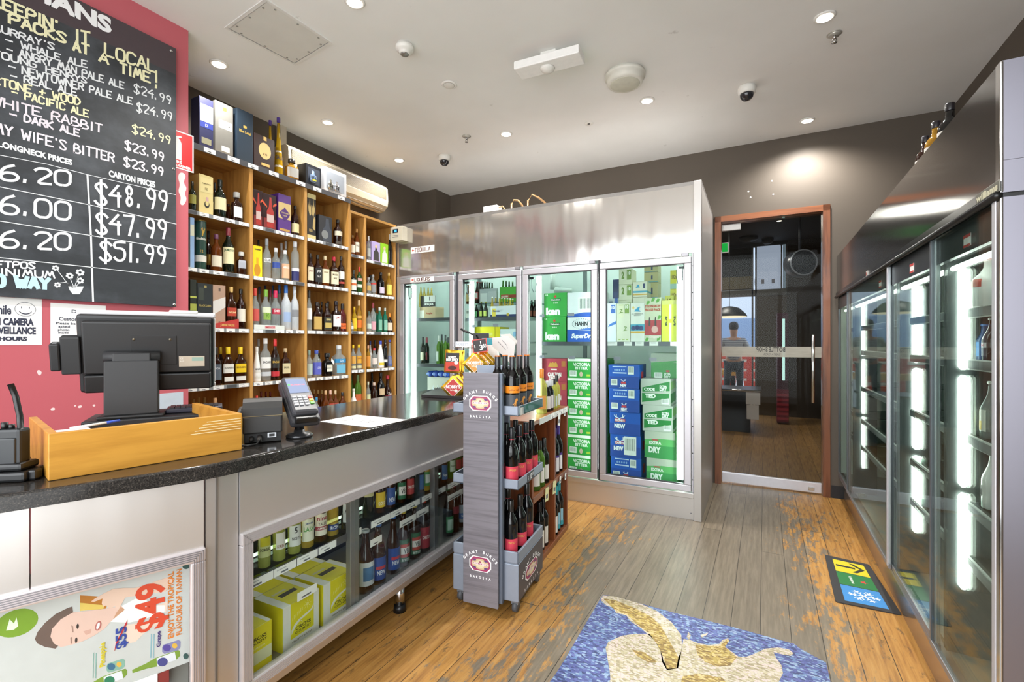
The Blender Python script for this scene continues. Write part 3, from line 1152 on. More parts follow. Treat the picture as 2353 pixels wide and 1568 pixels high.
for a in (-.013, .013): mb.lathe([(.001, -.004), (.008, 0), (.001, .004)], BLACK, 8, M=Matrix.Translation((a, -.017, .045)))
mb.box(-.02, .02, -.018, -.012, .012, .024, mat('#e8d94a', .4)); mb.build('skull_decanter', t)
t = shelf_carton(PS, ZT, 745.5, 796, 392, .11, mat('#c2c4c8', .3), [(.08, .9, .14, .86, '#8f949c')], [], 'pale window box holding silver skull bottle on top shelf')
for k, hx in ((.06, '#b9b8b0'), (.13, '#c9ccd4')):
    mb = MB(M=Matrix.Translation((k, -.012, .03))); mb.lathe([(.016, 0), (.026, .01), (.03, .04), (.027, .055), (.01, .066), (.01, .085)], mat(hx, .15, .9), 14, sy=.5)
    for a in (-.011, .011): mb.lathe([(.001, -.004), (.007, 0), (.001, .004)], BLACK, 8, M=Matrix.Translation((a, -.014, .04)))
    mb.build('skull_decanter', t)

A1 = 'first row, ' + B1
rows = {
    (B1, 0): [
        (442, 418, 18, 'round', 'dkg', '#20201c', [(.25, .55, '#8d8a3a', 80)], [], 'dark bottle with olive label'),
        (493.8, 420, 16, 'tall', 'dkg', '#1c2620', [(.2, .5, CR)], [], 'green bottle half hidden behind yellow box', .2),
        (505.5, 414, 29, 'tall', 'dkg', '#1f2a26', [(.2, .52, '#e6dfb4', 72)], [], 'dark green bottle with wide cream label'),
        (527, 470, 16, 'round', 'amb', '#2a1c10', [], [], 'amber bottle deep between decanter and green bottle', .22),
        (543.6, 443, 27, 'squat', 'dka', bglass('#d8d8d4', .6), [(.14, .5, '#ecebe6', 40)], [], 'faceted amber decanter with glass stopper')],
    (B1, 1): [
        (479, 531, 15, 'tall', 'dka', '#2b2018', [(.2, .45, '#b08a2a')], [], 'dark bottle behind the green tin', .2),
        (497, 539, 26, 'round', 'amb', '#6b3a5a', [(.13, .42, '#e3d9c2', 70)], [], 'purple-capped amber whisky bottle'),
        (524.5, 523.5, 28, 'tall', 'dkg', '#8a2f3a', [(.20, .56, '#eee5b8', 74)], [('JAMESON', '#2f5a34', .47, .05, 110)], 'green whiskey bottle with cream label and red cap', None, 'whiskey_bottle'),
        (556, 580, 23, 'squat', 'brn', '#d0cec8', [(.28, .62, '#aeb2bc', 40)], [], 'small square brown bottle with silver label')],
    (B1, 2): [
        (531, 659.8, 23, 'square', 'brn', '#d8b36a', [(.30, .50, '#b8402a', 58)], [('Red Label', '#ecd9a0', .37, .05, 75)], 'square whisky bottle with slanted red label'),
        (553.5, 664.5, 22, 'round', 'dka', '#15130f', [(.18, .5, '#e9e4d4', 70)], [], 'dark whisky bottle with white label')],
    (B1, 3): [
        (472, 801, 22, 'flat', 'dka', '#1a1a1a', [(.1, .5, '#d9cfa2')], [], 'dark rum bottle half behind the till screen'),
        (495.7, 798.6, 26, 'flat', 'dka', '#232323', [(.14, .55, '#5b6570', 60)], [('BUNDA', '#d9dde2', .42, .05, 70)], 'black rum bottle with grey label'),
        (507, 797.5, 18, 'flat', 'dka', '#e2c21e', [], [], 'yellow-capped rum bottle standing behind', .17),
        (524, 797.5, 27, 'flat', 'brn', '#efc91a', [(.30, .54, '#ece9e0', 60), (.08, .2, '#ece9e0', 45)], [('BUNDABERG', '#5a544a', .42, .045, 85)], 'yellow-capped rum bottle with white label'),
        (552.4, 797.5, 27, 'flat', 'brn', '#efc91a', [(.30, .54, '#f0c91c', 60), (.08, .2, '#ece9e0', 45)], [('BUNDABERG', '#7a4a12', .42, .045, 85)], 'yellow-capped rum bottle with yellow label')],
    (B1, 4): [
        (444.5, 918, 14, 'round', 'dka', '#b99a5a', [], [], 'gold-capped bottle nearest the wall end', .2), (456.7, 914.5, 14, 'round', 'dka', '#b99a5a', [], [], 'second gold-capped bottle from the wall', .2),
        (469.7, 914.5, 14, 'round', 'dka', '#b99a5a', [], [], 'third gold-capped bottle from the wall', .2), (494, 915, 20, 'round', 'amb', '#d9a878', [], [], 'lone bottle with wide copper cap')],
    (B2, 0): [(678, 473.7, 19, 'round', 'dka', '#1d1814', [(.1, .4, '#e0d3a0', 75)], [], 'dark cognac bottle with cream label', None, 'cognac_bottle')],
    (B2, 1): [
        (594, 552, 12, 'tall', 'clr', '#2a2a30', [], [], 'bottle with dark cap behind yellow box', .2),
        (613, 549, 20, 'tall', 'clr', '#8d939a', [(.4, .5, '#e6e8ea', 60)], [('CLARE', '#4a4a50', .42, .06, 85)], 'tall clear vodka bottle with grey cap', None, 'vodka_bottle'),
        (633.6, 570.7, 21, 'round', 'clr', '#e6e6e8', [(.36, .54, '#2f4a9a', 65)], [], 'clear vodka bottle with blue label', None, 'vodka_bottle'),
        (647, 559, 14, 'tall', 'clr', '#b9bec4', [], [], 'silver-capped clear bottle in back line', .2),
        (654.7, 575.7, 21, 'round', 'clr', '#f0f0f0', [(.08, .55, '#eab48e', 62)], [('APEACH', '#ffffff', .4, .06, 90)], 'clear vodka bottle with peach label', None, 'vodka_bottle'),
        (664, 556.6, 14, 'tall', 'clr', '#b9bec4', [], [], 'silver-capped clear bottle behind peach one', .2),
        (678, 555.8, 19, 'slim', 'clr', '#cfd4da', [(.04, .26, '#2c2f6a', 80), (.26, .34, '#e6e8f0', 80)], [], 'tall straight clear bottle with navy base', None, 'vodka_bottle')],
    (B2, 2): [
        (596, 658.8, 13, 'tall', 'clr', '#27406a', [], [], 'blue-capped bottle at back, first along', .2), (609.6, 657, 13, 'tall', 'clr', '#22355a', [], [], 'blue-capped bottle at back behind green cap', .22),
        (621, 666, 11, 'tall', 'clr', '#a0285a', [], [], 'magenta-capped bottle at back', .16), (627, 656.7, 13, 'tall', 'clr', '#27406a', [], [], 'blue-capped bottle at back behind pink cap', .22),
        (642, 655.7, 15, 'tall', 'clr', '#2f6ab0', [], [], 'bright blue-capped bottle at back', .18),
        (586, 663, 20, 'tall', 'clr', '#d0473a', [(.2, .5, '#c9504a', 60)], [], 'red-capped clear vodka bottle', None, 'vodka_bottle'),
        (610.6, 666, 24, 'tall', 'clr', '#7ab03a', [(.42, .56, '#dfe8c8', 60), (.25, .42, '#8fb34a', 45)], [('90', '#5a8a2a', .3, .1, 40)], 'green-capped clear vodka bottle', None, 'vodka_bottle'),
        (633, 668.6, 23, 'tall', 'clr', '#d4245a', [(.40, .54, '#c2304a', 62)], [('SMIR', '#f6e6e6', .45, .06, 70)], 'pink-capped clear vodka bottle', None, 'vodka_bottle'),
        (657, 655.7, 23, 'tall', 'frost', '#2f6fc0', [(.18, .4, '#9fb6da', 50)], [], 'frosted vodka bottle with blue cap', None, 'vodka_bottle'),
        (677, 657.8, 19, 'tall', 'frost', '#cfd6de', [(.3, .46, '#8d8f94', 60)], [], 'frosted vodka bottle with etched trees', None, 'vodka_bottle')],
    (B2, 3): [
        (594, 778.8, 15, 'tall', 'clr', '#b9bcbe', [], [], 'silver-capped clear rum bottle behind white one', .18),
        (590, 797, 19, 'cone', 'wht', '#e8e6e0', [(.1, .3, '#d8d6cc', 60)], [('MALIBU', '#3a3a3a', .34, .05, 80)], 'white conical coconut rum bottle', None, 'rum_bottle'),
        (609.6, 778, 26, 'round', 'clr', '#eceae8', [(.30, .56, '#f2f1ee', 70), (.12, .22, '#c9ccd0', 75)], [('BACARDI', '#2a2a30', .42, .05, 92)], 'white-capped clear rum bottle with white label', None, 'rum_bottle'),
        (632, 778.8, 20, 'tall', 'dka', '#d8262a', [(.1, .22, '#c8303a', 80), (.3, .55, '#2a2622', 70)], [('BACAR', '#d9b24a', .42, .05, 100)], 'red-capped dark rum bottle', None, 'rum_bottle'),
        (655.5, 800.6, 21, 'square', 'brn', '#c9b088', [(.2, .52, '#d9cba0', 48)], [('BACAR', '#3a2a1a', .36, .06, 62)], 'square aged rum bottle with cream label', None, 'rum_bottle')],
    (B2, 4): [(590, 910, 14, 'round', 'dka', '#d83a2a', [], [], 'bottle with bright red cap'), (600, 900.6, 12, 'round', 'dka', '#7a1f2a', [], [], 'first dark red wax-top bottle', .2),
              (611, 900.6, 12, 'round', 'dka', '#7a1f2a', [], [], 'second dark red wax-top bottle', .2), (621, 900.6, 12, 'round', 'dka', '#7a1f2a', [], [], 'third dark red wax-top bottle', .2)],
    (B3, 0): [(776, 505.5, 21, 'round', 'dka', '#191513', [(.38, .55, '#d8cfb8', 75), (.06, .16, '#4a4238', 60)], [], 'dark bourbon bottle with arched cream label', None, 'bourbon_bottle')],
    (B3, 1): [
        (716, 589, 10, 'round', 'dka', '#2a2220', [], [], 'dark bottle peeping over in back line', .2),
        (712.5, 583, 15, 'square', 'dka', '#1c1a18', [(.12, .56, '#e6dcc0', 60)], [('JIM BEAM', '#7a2a20', .4, .05, 70)], 'square bourbon bottle with cream label at bay side', None, 'bourbon_bottle'),
        (729.8, 586, 18, 'square', 'dka', '#15130f', [(.1, .56, '#1c1c1e', 60)], [('JACK', '#e8e8e6', .42, .07, 62), ("No 7", '#d8d8d6', .25, .07, 48)], 'square bottle with black and white label', None, 'whiskey_bottle'),
        (747, 589, 17.5, 'square', 'amb', '#d9c9a0', [(.1, .56, '#e8dfbc', 60)], [('Daniel', '#6a4a1a', .44, .05, 60)], 'square honey whiskey bottle with cream label', None, 'whiskey_bottle'),
        (767, 591, 20, 'square', 'brn', '#c2203a', [(.1, .5, '#e9dfbe', 60)], [("MAKERS", '#4a3a2a', .38, .06, 70), ("MARK", '#4a3a2a', .26, .06, 50)], 'bourbon bottle dipped in red wax', None, 'bourbon_bottle'),
        (783.7, 590, 16, 'round', 'dka', '#1a1614', [(.28, .52, '#efece6', 70), (.14, .2, '#b8463a', 75)], [], 'dark rum bottle with white shield label')],
    (B3, 2): [
        (733, 698, 11, 'round', 'dka', '#1a1614', [], [], 'back bottle between the first two', .2), (739, 694, 11, 'round', 'dka', '#1a1614', [], [], 'taller back bottle', .22), (754, 693, 12, 'round', 'dka', '#191614', [], [], 'back bottle behind black label', .2),
        (710.5, 668, 13, 'tall', 'clr', '#2a2a2c', [(.28, .56, '#e9e9e6', 80)], [], 'very tall clear bottle with white label'),
        (728.4, 694.8, 20, 'square', 'dka', '#2a2220', [(.06, .5, '#c2a25a', 60)], [], 'bourbon bottle with tan label', None, 'bourbon_bottle'),
        (750.7, 697.5, 21, 'square', 'dka', '#1a1614', [(.06, .5, '#2e2c20', 60), (.12, .3, '#bfa85c', 40)], [('BEAM', '#d8c88a', .38, .07, 55)], 'bourbon bottle with black and gold label', None, 'bourbon_bottle'),
        (772, 692, 20, 'square', 'dka', '#1d1a28', [(.16, .54, '#eeeaea', 60)], [('JIM', '#a03a3a', .42, .06, 40)], 'bourbon bottle with white label', None, 'bourbon_bottle'),
        (786.4, 698.4, 18, 'flat', 'red', '#221a18', [(.1, .3, '#e0662a', 60)], [('BULLEIT', '#5a2a12', .17, .06, 75)], 'flat red-brown bourbon bottle with orange label', None, 'bourbon_bottle')],
    (B3, 3): [
        (710.5, 805.5, 15, 'tall', 'clr', '#8fa89c', [(.1, .5, '#b8c8bc', 70)], [], 'pale green gin bottle at bay side', None, 'gin_bottle'),
        (733, 812, 12, 'round', 'dkg', '#1c2420', [], [], 'dark gin bottle behind blue label', .2),
        (727, 805.5, 23, 'round', 'clr', '#3f55b0', [(.1, .55, '#5a62c0', 75)], [('LON', '#c9cff0', .3, .1, 50)], 'gin bottle with violet-blue label', None, 'gin_bottle'),
        (751.6, 811.8, 22, 'squat', 'blk', '#141414', [(.2, .5, '#ecebda', 40, 14)], [("HENDRICK", '#4a4a44', .33, .04, 60)], 'squat black gin bottle with pale diamond label', None, 'gin_bottle'),
        (780, 794, 29, 'square', 'clr', '#d5dade', [(.42, .55, '#2f8cc4', 64), (.08, .36, '#6fb4d4', 40)], [('D1', '#ffffff', .45, .07, 32)], 'large square clear gin bottle with blue band', None, 'gin_bottle')],
    (B3, 4): [
        (713, 895.7, 10, 'round', 'amb', '#b9985a', [], [], 'small gold-capped bottle, first of back line', .16), (721.8, 895.7, 10, 'round', 'amb', '#b9985a', [], [], 'small gold-capped bottle, second of back line', .16),
        (730.7, 896.5, 10, 'round', 'amb', '#c2a060', [], [], 'small gold-capped bottle, third of back line', .16), (739.6, 897, 10, 'round', 'amb', '#c2a060', [], [], 'small gold-capped bottle, fourth of back line', .16),
        (727, 913.6, 14, 'round', 'clr', '#2f8fc8', [(.3, .5, '#dfe8ec')], [], 'small clear bottle with broad blue cap'), (748, 898, 15, 'square', 'amb', '#d2a878', [(.3, .5, '#e2e0da')], [], 'small square bottle with pale label'),
        (759, 897.5, 15, 'square', 'amb', '#e0b4a0', [(.36, .56, '#b84a3a', 55)], [], 'small whisky with slanted red label, first'), (770.5, 897.8, 14, 'square', 'amb', '#e0c8a0', [(.36, .56, '#b84a3a', 55)], [], 'small whisky with slanted red label, second'),
        (789, 902, 16, 'square', 'amb', '#2a2c2e', [(.28, .5, '#ece8e2', 55)], [('JIM', '#7a3028', .36, .07, 40)], 'small black-capped bourbon with white label')],
    (B4, 0): [(810, 541, 12, 'round', 'amb', '#8a6a3a', [(.12, .5, '#e8e2d0', 75)], [], 'amber bourbon bottle half behind the upright'), (819.5, 527, 13, 'round', 'amb', '#c2904a', [(.14, .5, '#ece4d0', 75)], [('WILD', '#4a4038', .34, .07, 70)], 'amber bourbon bottle with wooden stopper')],
    (B4, 1): [(812.4, 621.6, 13, 'flat', 'dkg', '#2a2f28', [(.08, .56, '#e3e8da', 62), (.3, .4, '#d06a34', 62)], [], 'herbal liqueur bottle with white and orange label'), (825.7, 613.8, 12.5, 'flat', 'grn', '#c8302a', [(.2, .32, '#d5e0cc', 60), (.45, .56, '#c89a94', 45)], [], 'green bottle with red cap')],
    (B4, 2): [(812.3, 692, 11, 'round', 'dka', '#c9a878', [], [], 'cork-topped dark bottle behind', .17), (807.5, 737, 9, 'round', 'clr', '#222', [(.2, .5, '#dfe2e6')], [], 'small clear bottle at upright') if False else (807.8, 737, 9, 'round', 'clr', '#222222', [(.2, .5, '#dfe2e6')], [], 'small clear bottle beside upright'),
              (814, 705.5, 12, 'round', 'yel', '#e0b81e', [(.1, .52, '#f0c41e', 75)], [], 'liqueur bottle with bright yellow label'), (827.5, 690.7, 13.5, 'tall', 'gold', '#d8b888', [(.12, .36, '#d9752a', 75), (.42, .5, '#d8a24a', 75)], [], 'gold liqueur bottle with orange label')],
    (B4, 3): [(811.4, 793, 12.5, 'round', 'clr', '#e8c51e', [(.25, .55, '#d8a24a', 70), (.06, .16, '#d8d0a0', 70)], [], 'yellow-capped gin bottle beside upright', None, 'gin_bottle'), (826.6, 792, 14, 'round', 'clr', '#e8c51e', [(.25, .55, '#e0a83a', 70), (.06, .16, '#d8d0a0', 70)], [('GORDON', '#8a2a1a', .42, .05, 85)], 'yellow-capped gin bottle in the open', None, 'gin_bottle')],
    (B4, 4): [(807.8, 861, 13, 'wine', 'lgrn', '#4a6a2a', [], [], 'pale green bottle beside upright', .12), (812.5, 894, 15, 'globe', 'wht', '#e9e8e0', [(.18, .36, '#e6e2a8', 40)], [], 'round white ceramic liqueur bottle'), (824.5, 861, 17, 'wine', 'lgrn', '#5a7a3a', [(.18, .42, '#c9673a', 75), (.02, .18, '#d8ccb2', 75)], [], 'green bottle with orange mountain label')],
    (B5, 0): [(846.7, 543, 10, 'tall', 'clr', '#d8dade', [(.15, .5, '#b9beb8', 70)], [], 'clear tequila bottle beside the lilac box', None, 'tequila_bottle'), (895.6, 538.7, 10, 'tall', 'blk', '#e0dcd8', [], [], 'slim black bottle with pale stopper')],
    (B5, 1): [(846.5, 638, 11, 'squat', 'clr', '#8a8c8e', [(.2, .5, '#c2a05a', 60)], [], 'small clear tequila bottle with orange band', None, 'tequila_bottle'), (851, 633, 11, 'squat', 'blk', '#1a1a1a', [], [], 'black-topped bottle behind', .16),
              (857, 631.5, 15, 'round', 'clr', '#9a9ea2', [(.12, .5, '#8d8f90', 70), (.5, .57, '#c83a34', 75)], [], 'clear tequila bottle with red neck band', None, 'tequila_bottle'), (875, 626.6, 17, 'round', 'blk', '#17161a', [(.1, .36, '#cfc2d8', 55)], [], 'black tequila bottle with lilac label', None, 'tequila_bottle'),
              (886, 629, 12, 'round', 'gold', '#b8963a', [], [], 'gold tequila bottle behind', .16, 'tequila_bottle'), (895.8, 628, 15, 'round', 'gold', '#cfa85a', [(.08, .5, '#e6dc6a', 70)], [], 'gold tequila bottle with yellow label', None, 'tequila_bottle')],
    (B5, 2): [(847.5, 716, 12, 'wine', 'clr', '#4a5a50', [(.15, .4, '#c8d8cc', 70)], [], 'pale clear bottle beside upright'), (861, 708, 11, 'round', 'grn', '#3a3a3a', [], [], 'dark-capped bottle behind pink label', .16), (857, 696.6, 14, 'tall', 'clr', '#8a2a3a', [(.08, .36, '#d8a0ac', 65)], [], 'tall clear bottle with pink label'),
              (865.5, 720, 12, 'round', 'tea', '#2f5a4a', [], [], 'emerald bottle behind', .14), (872, 706.8, 13, 'round', 'tea', '#c8ccc8', [(.08, .5, '#7fb8a0', 50)], [], 'teal melon liqueur bottle, first of pair'), (884.6, 707.9, 12, 'round', 'tea', '#b8c0b8', [(.08, .5, '#86bca6', 50)], [], 'teal melon liqueur bottle, second of pair'), (895.4, 720.7, 13, 'flat', 'dka', '#e08a1e', [(.1, .5, '#e2cdb8', 60)], [], 'dark bottle with orange cap and cream label')],
    (B5, 3): [(846, 794, 11, 'round', 'gold', '#d8a07a', [(.1, .55, '#e0963a', 75)], [], 'cinnamon whisky bottle with orange label'), (850.7, 784, 11, 'cone', 'wht', '#2f4aa0', [], [], 'white bottle with blue cap behind', .16), (862, 782, 11, 'wine', 'blk', '#121212', [], [], 'black bottle behind', .16),
              (859.6, 800, 15, 'round', 'clr', '#c8303a', [(.2, .5, '#e2d8d2', 68)], [], 'clear schnapps bottle with red cap'), (874, 783, 18, 'cone', 'wht', '#2f4ab8', [(.1, .2, '#e0cc4a', 50)], [], 'white conical bottle with blue cap'), (885, 781.4, 11, 'slim', 'blk', '#141416', [(.2, .3, '#d8d8da', 60)], [], 'slim black sambuca bottle'), (896, 781.4, 12.5, 'flute', 'clr', '#3a4aa8', [(.06, .40, '#3a50a8', 75)], [], 'slim blue-labelled sambuca bottle')],
    (B5, 4): [(846, 878, 11, 'round', 'clr', '#c8ccb8', [(.1, .5, '#d8dcb0', 70)], [], 'clear bottle with pale green label'), (855, 857, 12, 'wine', 'blk', '#121212', [], [], 'tall black bottle behind', .16), (859.5, 879.6, 16, 'round', 'dka', '#d8c0b0', [(.1, .32, '#a04a5a', 50)], [], 'dark liqueur bottle with pink oval label'),
              (875, 856.4, 18, 'round', 'blk', '#15120f', [(.3, .5, '#d2b894', 55)], [], 'dark cream liqueur bottle with landscape label'), (893.6, 862.7, 19, 'globe', 'dka', '#b82a3a', [(.04, .28, '#b01c34', 75)], [('Zafa', '#ece0d8', .3, .09, 62)], 'red-capped liqueur bottle with red base')],
}
ROWN = ['first row', 'second row', 'third row', 'fourth row', 'lowest row']
for (bay, j), lst in rows.items():
    zz = ZA[j] if bay in (B1, B2, B3) else (ZB4[j] if bay == B4 else ZB5[j])
    for row in lst:
        shelf_bottle(PS, zz, row, ROWN[j] + ', ' + bay)

# --- boxes on the shelves
z0, z1, z2, z3 = ZA[:4]
shelf_carton(PS, z0, 457.5, 489.8, 403, .12, mat('#dcc98a', .5), [(.1, .9, .55, .93, '#e2d196'), (ell(.55, .25, .18, .09), '#2a2620'), (ell(.56, .28, .12, .07), '#dcc98a'), (.5, .66, .33, .44, '#c9a0a0')], [('12', '#6a5a2a', .5, .62, .2, .06), ('YAMAZAKI', '#6a5a2a', .5, .76, .6, .035)], 'cream whisky box with brush mark, first row, ' + B1)
shelf_carton(PS, z1, 437, 446.7, 500, .09, mat('#8fb0d8', .5), [(.05, .95, .64, .86, '#dcdcc4')], [], 'light blue box squeezed at the wall, second row, ' + B1)
p = PS.hit(460.7, 507.7, .07)
t = thing('gift_tin', 'round dark green whisky tin with gold stag, second row, ' + B1, 'tin', (p.x, p.y, z1 + .0005), PS.a - .3)
rr, hh = px_r(p, 460.7, 28), p.z - z1
mb = MB(); mb.lathe([(rr * .97, 0), (rr, .004), (rr, hh - .004), (rr * .97, hh)], mat('#24463c', .35), 28)
mb.lathe([(rr * 1.005, hh * .16), (rr * 1.005, hh * .29)], mat('#e2dfd4', .5), 28, cap=False); mb.lathe([(rr * 1.01, hh - .006), (rr * 1.01, hh - .001)], mat('#b9a25a', .3, .8), 28, cap=False); tb = mb.build('tin_body', t)
mb = MB()
fcy = lambda w: (lambda p: (rr * 1.012 * math.sin((p[0] - w / 2) / rr), -rr * 1.012 * math.cos((p[0] - w / 2) / rr), p[2]))
put_text(mb, 'Glenfiddich', mat('#e6e4da', .6, var=0), 0, hh * .60, rr * 2.0, hh * .05, bold=.02, f=fcy(rr * 2.0)); put_text(mb, '12', mat('#c9a24a', .6, var=0), 0, hh * .35, rr * .5, hh * .05, bold=.02, f=fcy(rr * .5))
stag = [(0, .0), (.14, .0), (.17, .12), (.3, .2), (.42, .36), (.36, .38), (.28, .28), (.3, .42), (.24, .42), (.2, .28), (.14, .26), (.1, .4), (.04, .42), (.08, .28), (0, .36), (-.06, .34), (.03, .2)]
pts = [fcy(0)((a * rr * 1.6, 0, hh * (.68 + b * .42))) for a, b in stag]
mb.add(pts, [tuple(range(len(pts)))], mat('#c9a24a', .4, .5)); mb.build('lettering', tb)
shelf_carton(PS, z2, 437, 451.6, 643, .10, mat('#20241c', .4), [(.0, 1, .62, .66, '#c2c85a'), (.0, 1, .36, .5, '#a8b04a')], [], 'black box with lime stripes, third row, ' + B1)
shelf_carton(PS, z2, 453.6, 488.6, 651.5, .10, mat('#23272a', .4), [(.44, .6, .9, .95, '#a8975a'), (.1, .4, .62, .9, '#3a4038')], [('BLACK LABEL', '#b9a45a', .52, .48, .8, .045)], 'black whisky box with gold lettering, third row, ' + B1)
shelf_carton(PS, z2, 489.4, 518, 655.5, .10, mat('#b3927c', .45), [([(0, .30), (1, .50), (1, .74), (0, .62)], '#ddd8d2'), (.45, .6, .86, .93, '#6a564a'), (.45, .58, .06, .16, '#6a564a')], [], 'tan whisky box with white slanted band, third row, ' + B1)
t = thing('shelf_sign', 'red wedge-shaped whisky promotion sign on shelf, third row, ' + B1, 'sign', PS.world(PS.loc(493, 752)[0], -.004, z2 + .001), PS.a)
w_ = PS.loc(548, 752)[0] - PS.loc(493, 752)[0]
mb = MB(); mb.prism([(0, 0), (w_, 0), (w_, .072), (0, .03)], 0, .02, mat('#b8302c', .4)); sb = mb.build('sign_board', t)
mb = MB(); put_text(mb, 'JOHNNIE WALKER', mat('#e2c26a', .5), w_ * .52, .016, w_ * .6, .016, y=-.0008, bold=.02, align='c'); mb.build('lettering', sb)
for a, b, tx in ((581.8, 603.5, 'near the bay upright'), (604, 635, 'in the middle')):
    hen = lambda mb, w, h, y: (mb.prism([(x * w, zz * h) for x, zz in [(.3, .06), (.8, .06), (.82, .5), (.66, .64), (.62, .92), (.48, .92), (.44, .64), (.28, .5)]], y, y + .0005, mat('#a8342e', .25)),
                               mb.box(.3 * w, .8 * w, y - .0004, y, .2 * h, .42 * h, mat('#c9b2ac', .4)), mb.prism([(0, .7 * h), (w * .3, .6 * h), (w * .3, .65 * h), (0, .78 * h)], y - .0002, y, mat('#d0502e', .4)),
                               mb.prism([(w * .75, .66 * h), (w, .72 * h), (w, .8 * h), (w * .75, .72 * h)], y - .0002, y, mat('#d0502e', .4)))
    shelf_carton(PS, z0, a, b, 437 if a < 590 else 447, .10, mat('#2a1214', .2), [(.06, .94, .03, .3, '#7a201e')], [('HENNESSY', '#5a2a26', .55, .3, .4, .03)], 'glossy black cognac box with red bottle picture ' + tx + ', ' + B2, extra=hen)
dia = [(.5, .30), (.8, .42), (.92, .5), (.8, .56), (.6, .62), (.5, .68), (.4, .62), (.2, .56), (.08, .5), (.2, .42)]
shelf_carton(PS, z0, 639.8, 668.5, 448, .10, mat('#56307e', .35), [(0, 1, .36, .78, '#cdb27a'), (dia, '#4c2a70'), (.1, .9, .04, .1, '#b8924a')], [('COURVOISIER', '#d8c08a', .5, .50, .6, .035), ('VSOP', '#d8c08a', .5, .43, .36, .035)], 'purple and gold cognac box, first row, ' + B2)
shelf_carton(PS, z1, 581.8, 602.5, 565, .09, mat('#f2d80e', .4), [(ell(.45, .22, .34, .2), '#c98a12'), (.35, .58, .42, .62, '#d9a01a'), (.15, .8, .86, .9, '#6a5a10')], [], 'bright yellow whisky box with bottle picture, second row, ' + B2)
shelf_carton(PS, z2, 584, 654, 747.5, .004, mat('#d8dcd6', .4), [(.34, .68, .2, .85, '#d8b0b0')], [('SMIRNOFF', '#c02438', .51, .3, .32, .45)], 'low white vodka brand strip standing before bottles, third row', d=.004, name='shelf_sign', cat='sign')
blk = lambda mb, w, h, y: [mb.prism([(w * (.5 + s * a), h * b) for a, b in [(.05, .55), (.2, .5), (.36, .62), (.42, .8), (.3, .7), (.22, .9), (.14, .7), (.06, .76)]], y, y + .0003, mat('#c2a86a', .4)) for s in (1, -1)] + [mb.prism([(w * a, h * b) for a, b in [(.62, .25), (.9, .2), (.94, .45), (.8, .52), (.66, .4)]], y, y + .0003, mat('#c2a86a', .4))]
shelf_carton(PS, z0, 706, 725.7, 446, .09, mat('#211f1c', .4), [(0, 1, .9, 1, '#d8c88c'), (0, 1, 0, .09, '#d8c88c')], [('1800', '#c2a86a', .4, .16, .4, .06)], 'black and gold box with stag pattern, first row, ' + B3, extra=blk)
jb = lambda mb, w, h, y: mb.prism([(w * a, h * b) for a, b in [(.3, .05), (.94, .05), (.94, .5), (.8, .62), (.74, .92), (.52, .92), (.48, .62), (.3, .5)]], y, y + .0004, mat('#454a54', .3))
shelf_carton(PS, z0, 732.8, 763, 497, .09, mat('#2c2d31', .35), [], [], 'dark grey box with bottle cut-out, first row, ' + B3, extra=lambda mb, w, h, y: (jb(mb, w, h, y), mb.prism([(w * a, h * b) for a, b in ell(.45, .3, .26, .16)], y - .0005, y, mat('#8d9090', .4, .5))))
for a, b, c, v_, hx, tx in ((854.2, 873.5, '#b8a8d8', 556, '#3a3634', 'lilac'), (874.2, 892.2, '#8fc81e', 560, '#d8dcd2', 'lime green')):
    tq = lambda mb, w, h, y, hx=hx: (mb.prism([(w * q, h * k) for q, k in [(.2, .06), (.86, .06), (.82, .5), (.66, .58), (.62, .7), (.42, .7), (.4, .58), (.24, .5)]], y, y + .0004, mat(hx, .4)), mb.prism([(w * q, h * k) for q, k in ell(.52, .76, .14, .1)], y, y + .0004, mat('#d8c09a', .5)))
    shelf_carton(PS, ZB5[0], a, b, v_, .10, mat(c, .4), [], [], tx + ' tequila box with bottle picture, first row, ' + B5, extra=tq)
# card leaning out over the gin bottles
p = PS.hit(764, 830, -.01)
t = thing('shelf_talker', 'loose white card angled out beside the blue-banded gin bottle', 'card', (p.x, p.y, p.z), PS.a + .5)
mb = MB(M=Matrix.Rotation(.5, 4, 'Y')); mb.box(-.03, .05, 0, .001, -.015, .015, PAPER); mb.build('card', t)
# ---------------------------------------------------------------- ceiling fittings
GRP.clear()
GRP.update({'security camera': 'dome cameras', 'sprinkler': 'ceiling sprinklers', 'sign': 'paper notices and signs', 'radio': 'two-way radios'})
def down(name, label, cat, u, v, z=CEIL, group=None):
    p = at_z(u, v, z)
    return thing(name, label, cat, (p.x, p.y, z), 0, group)


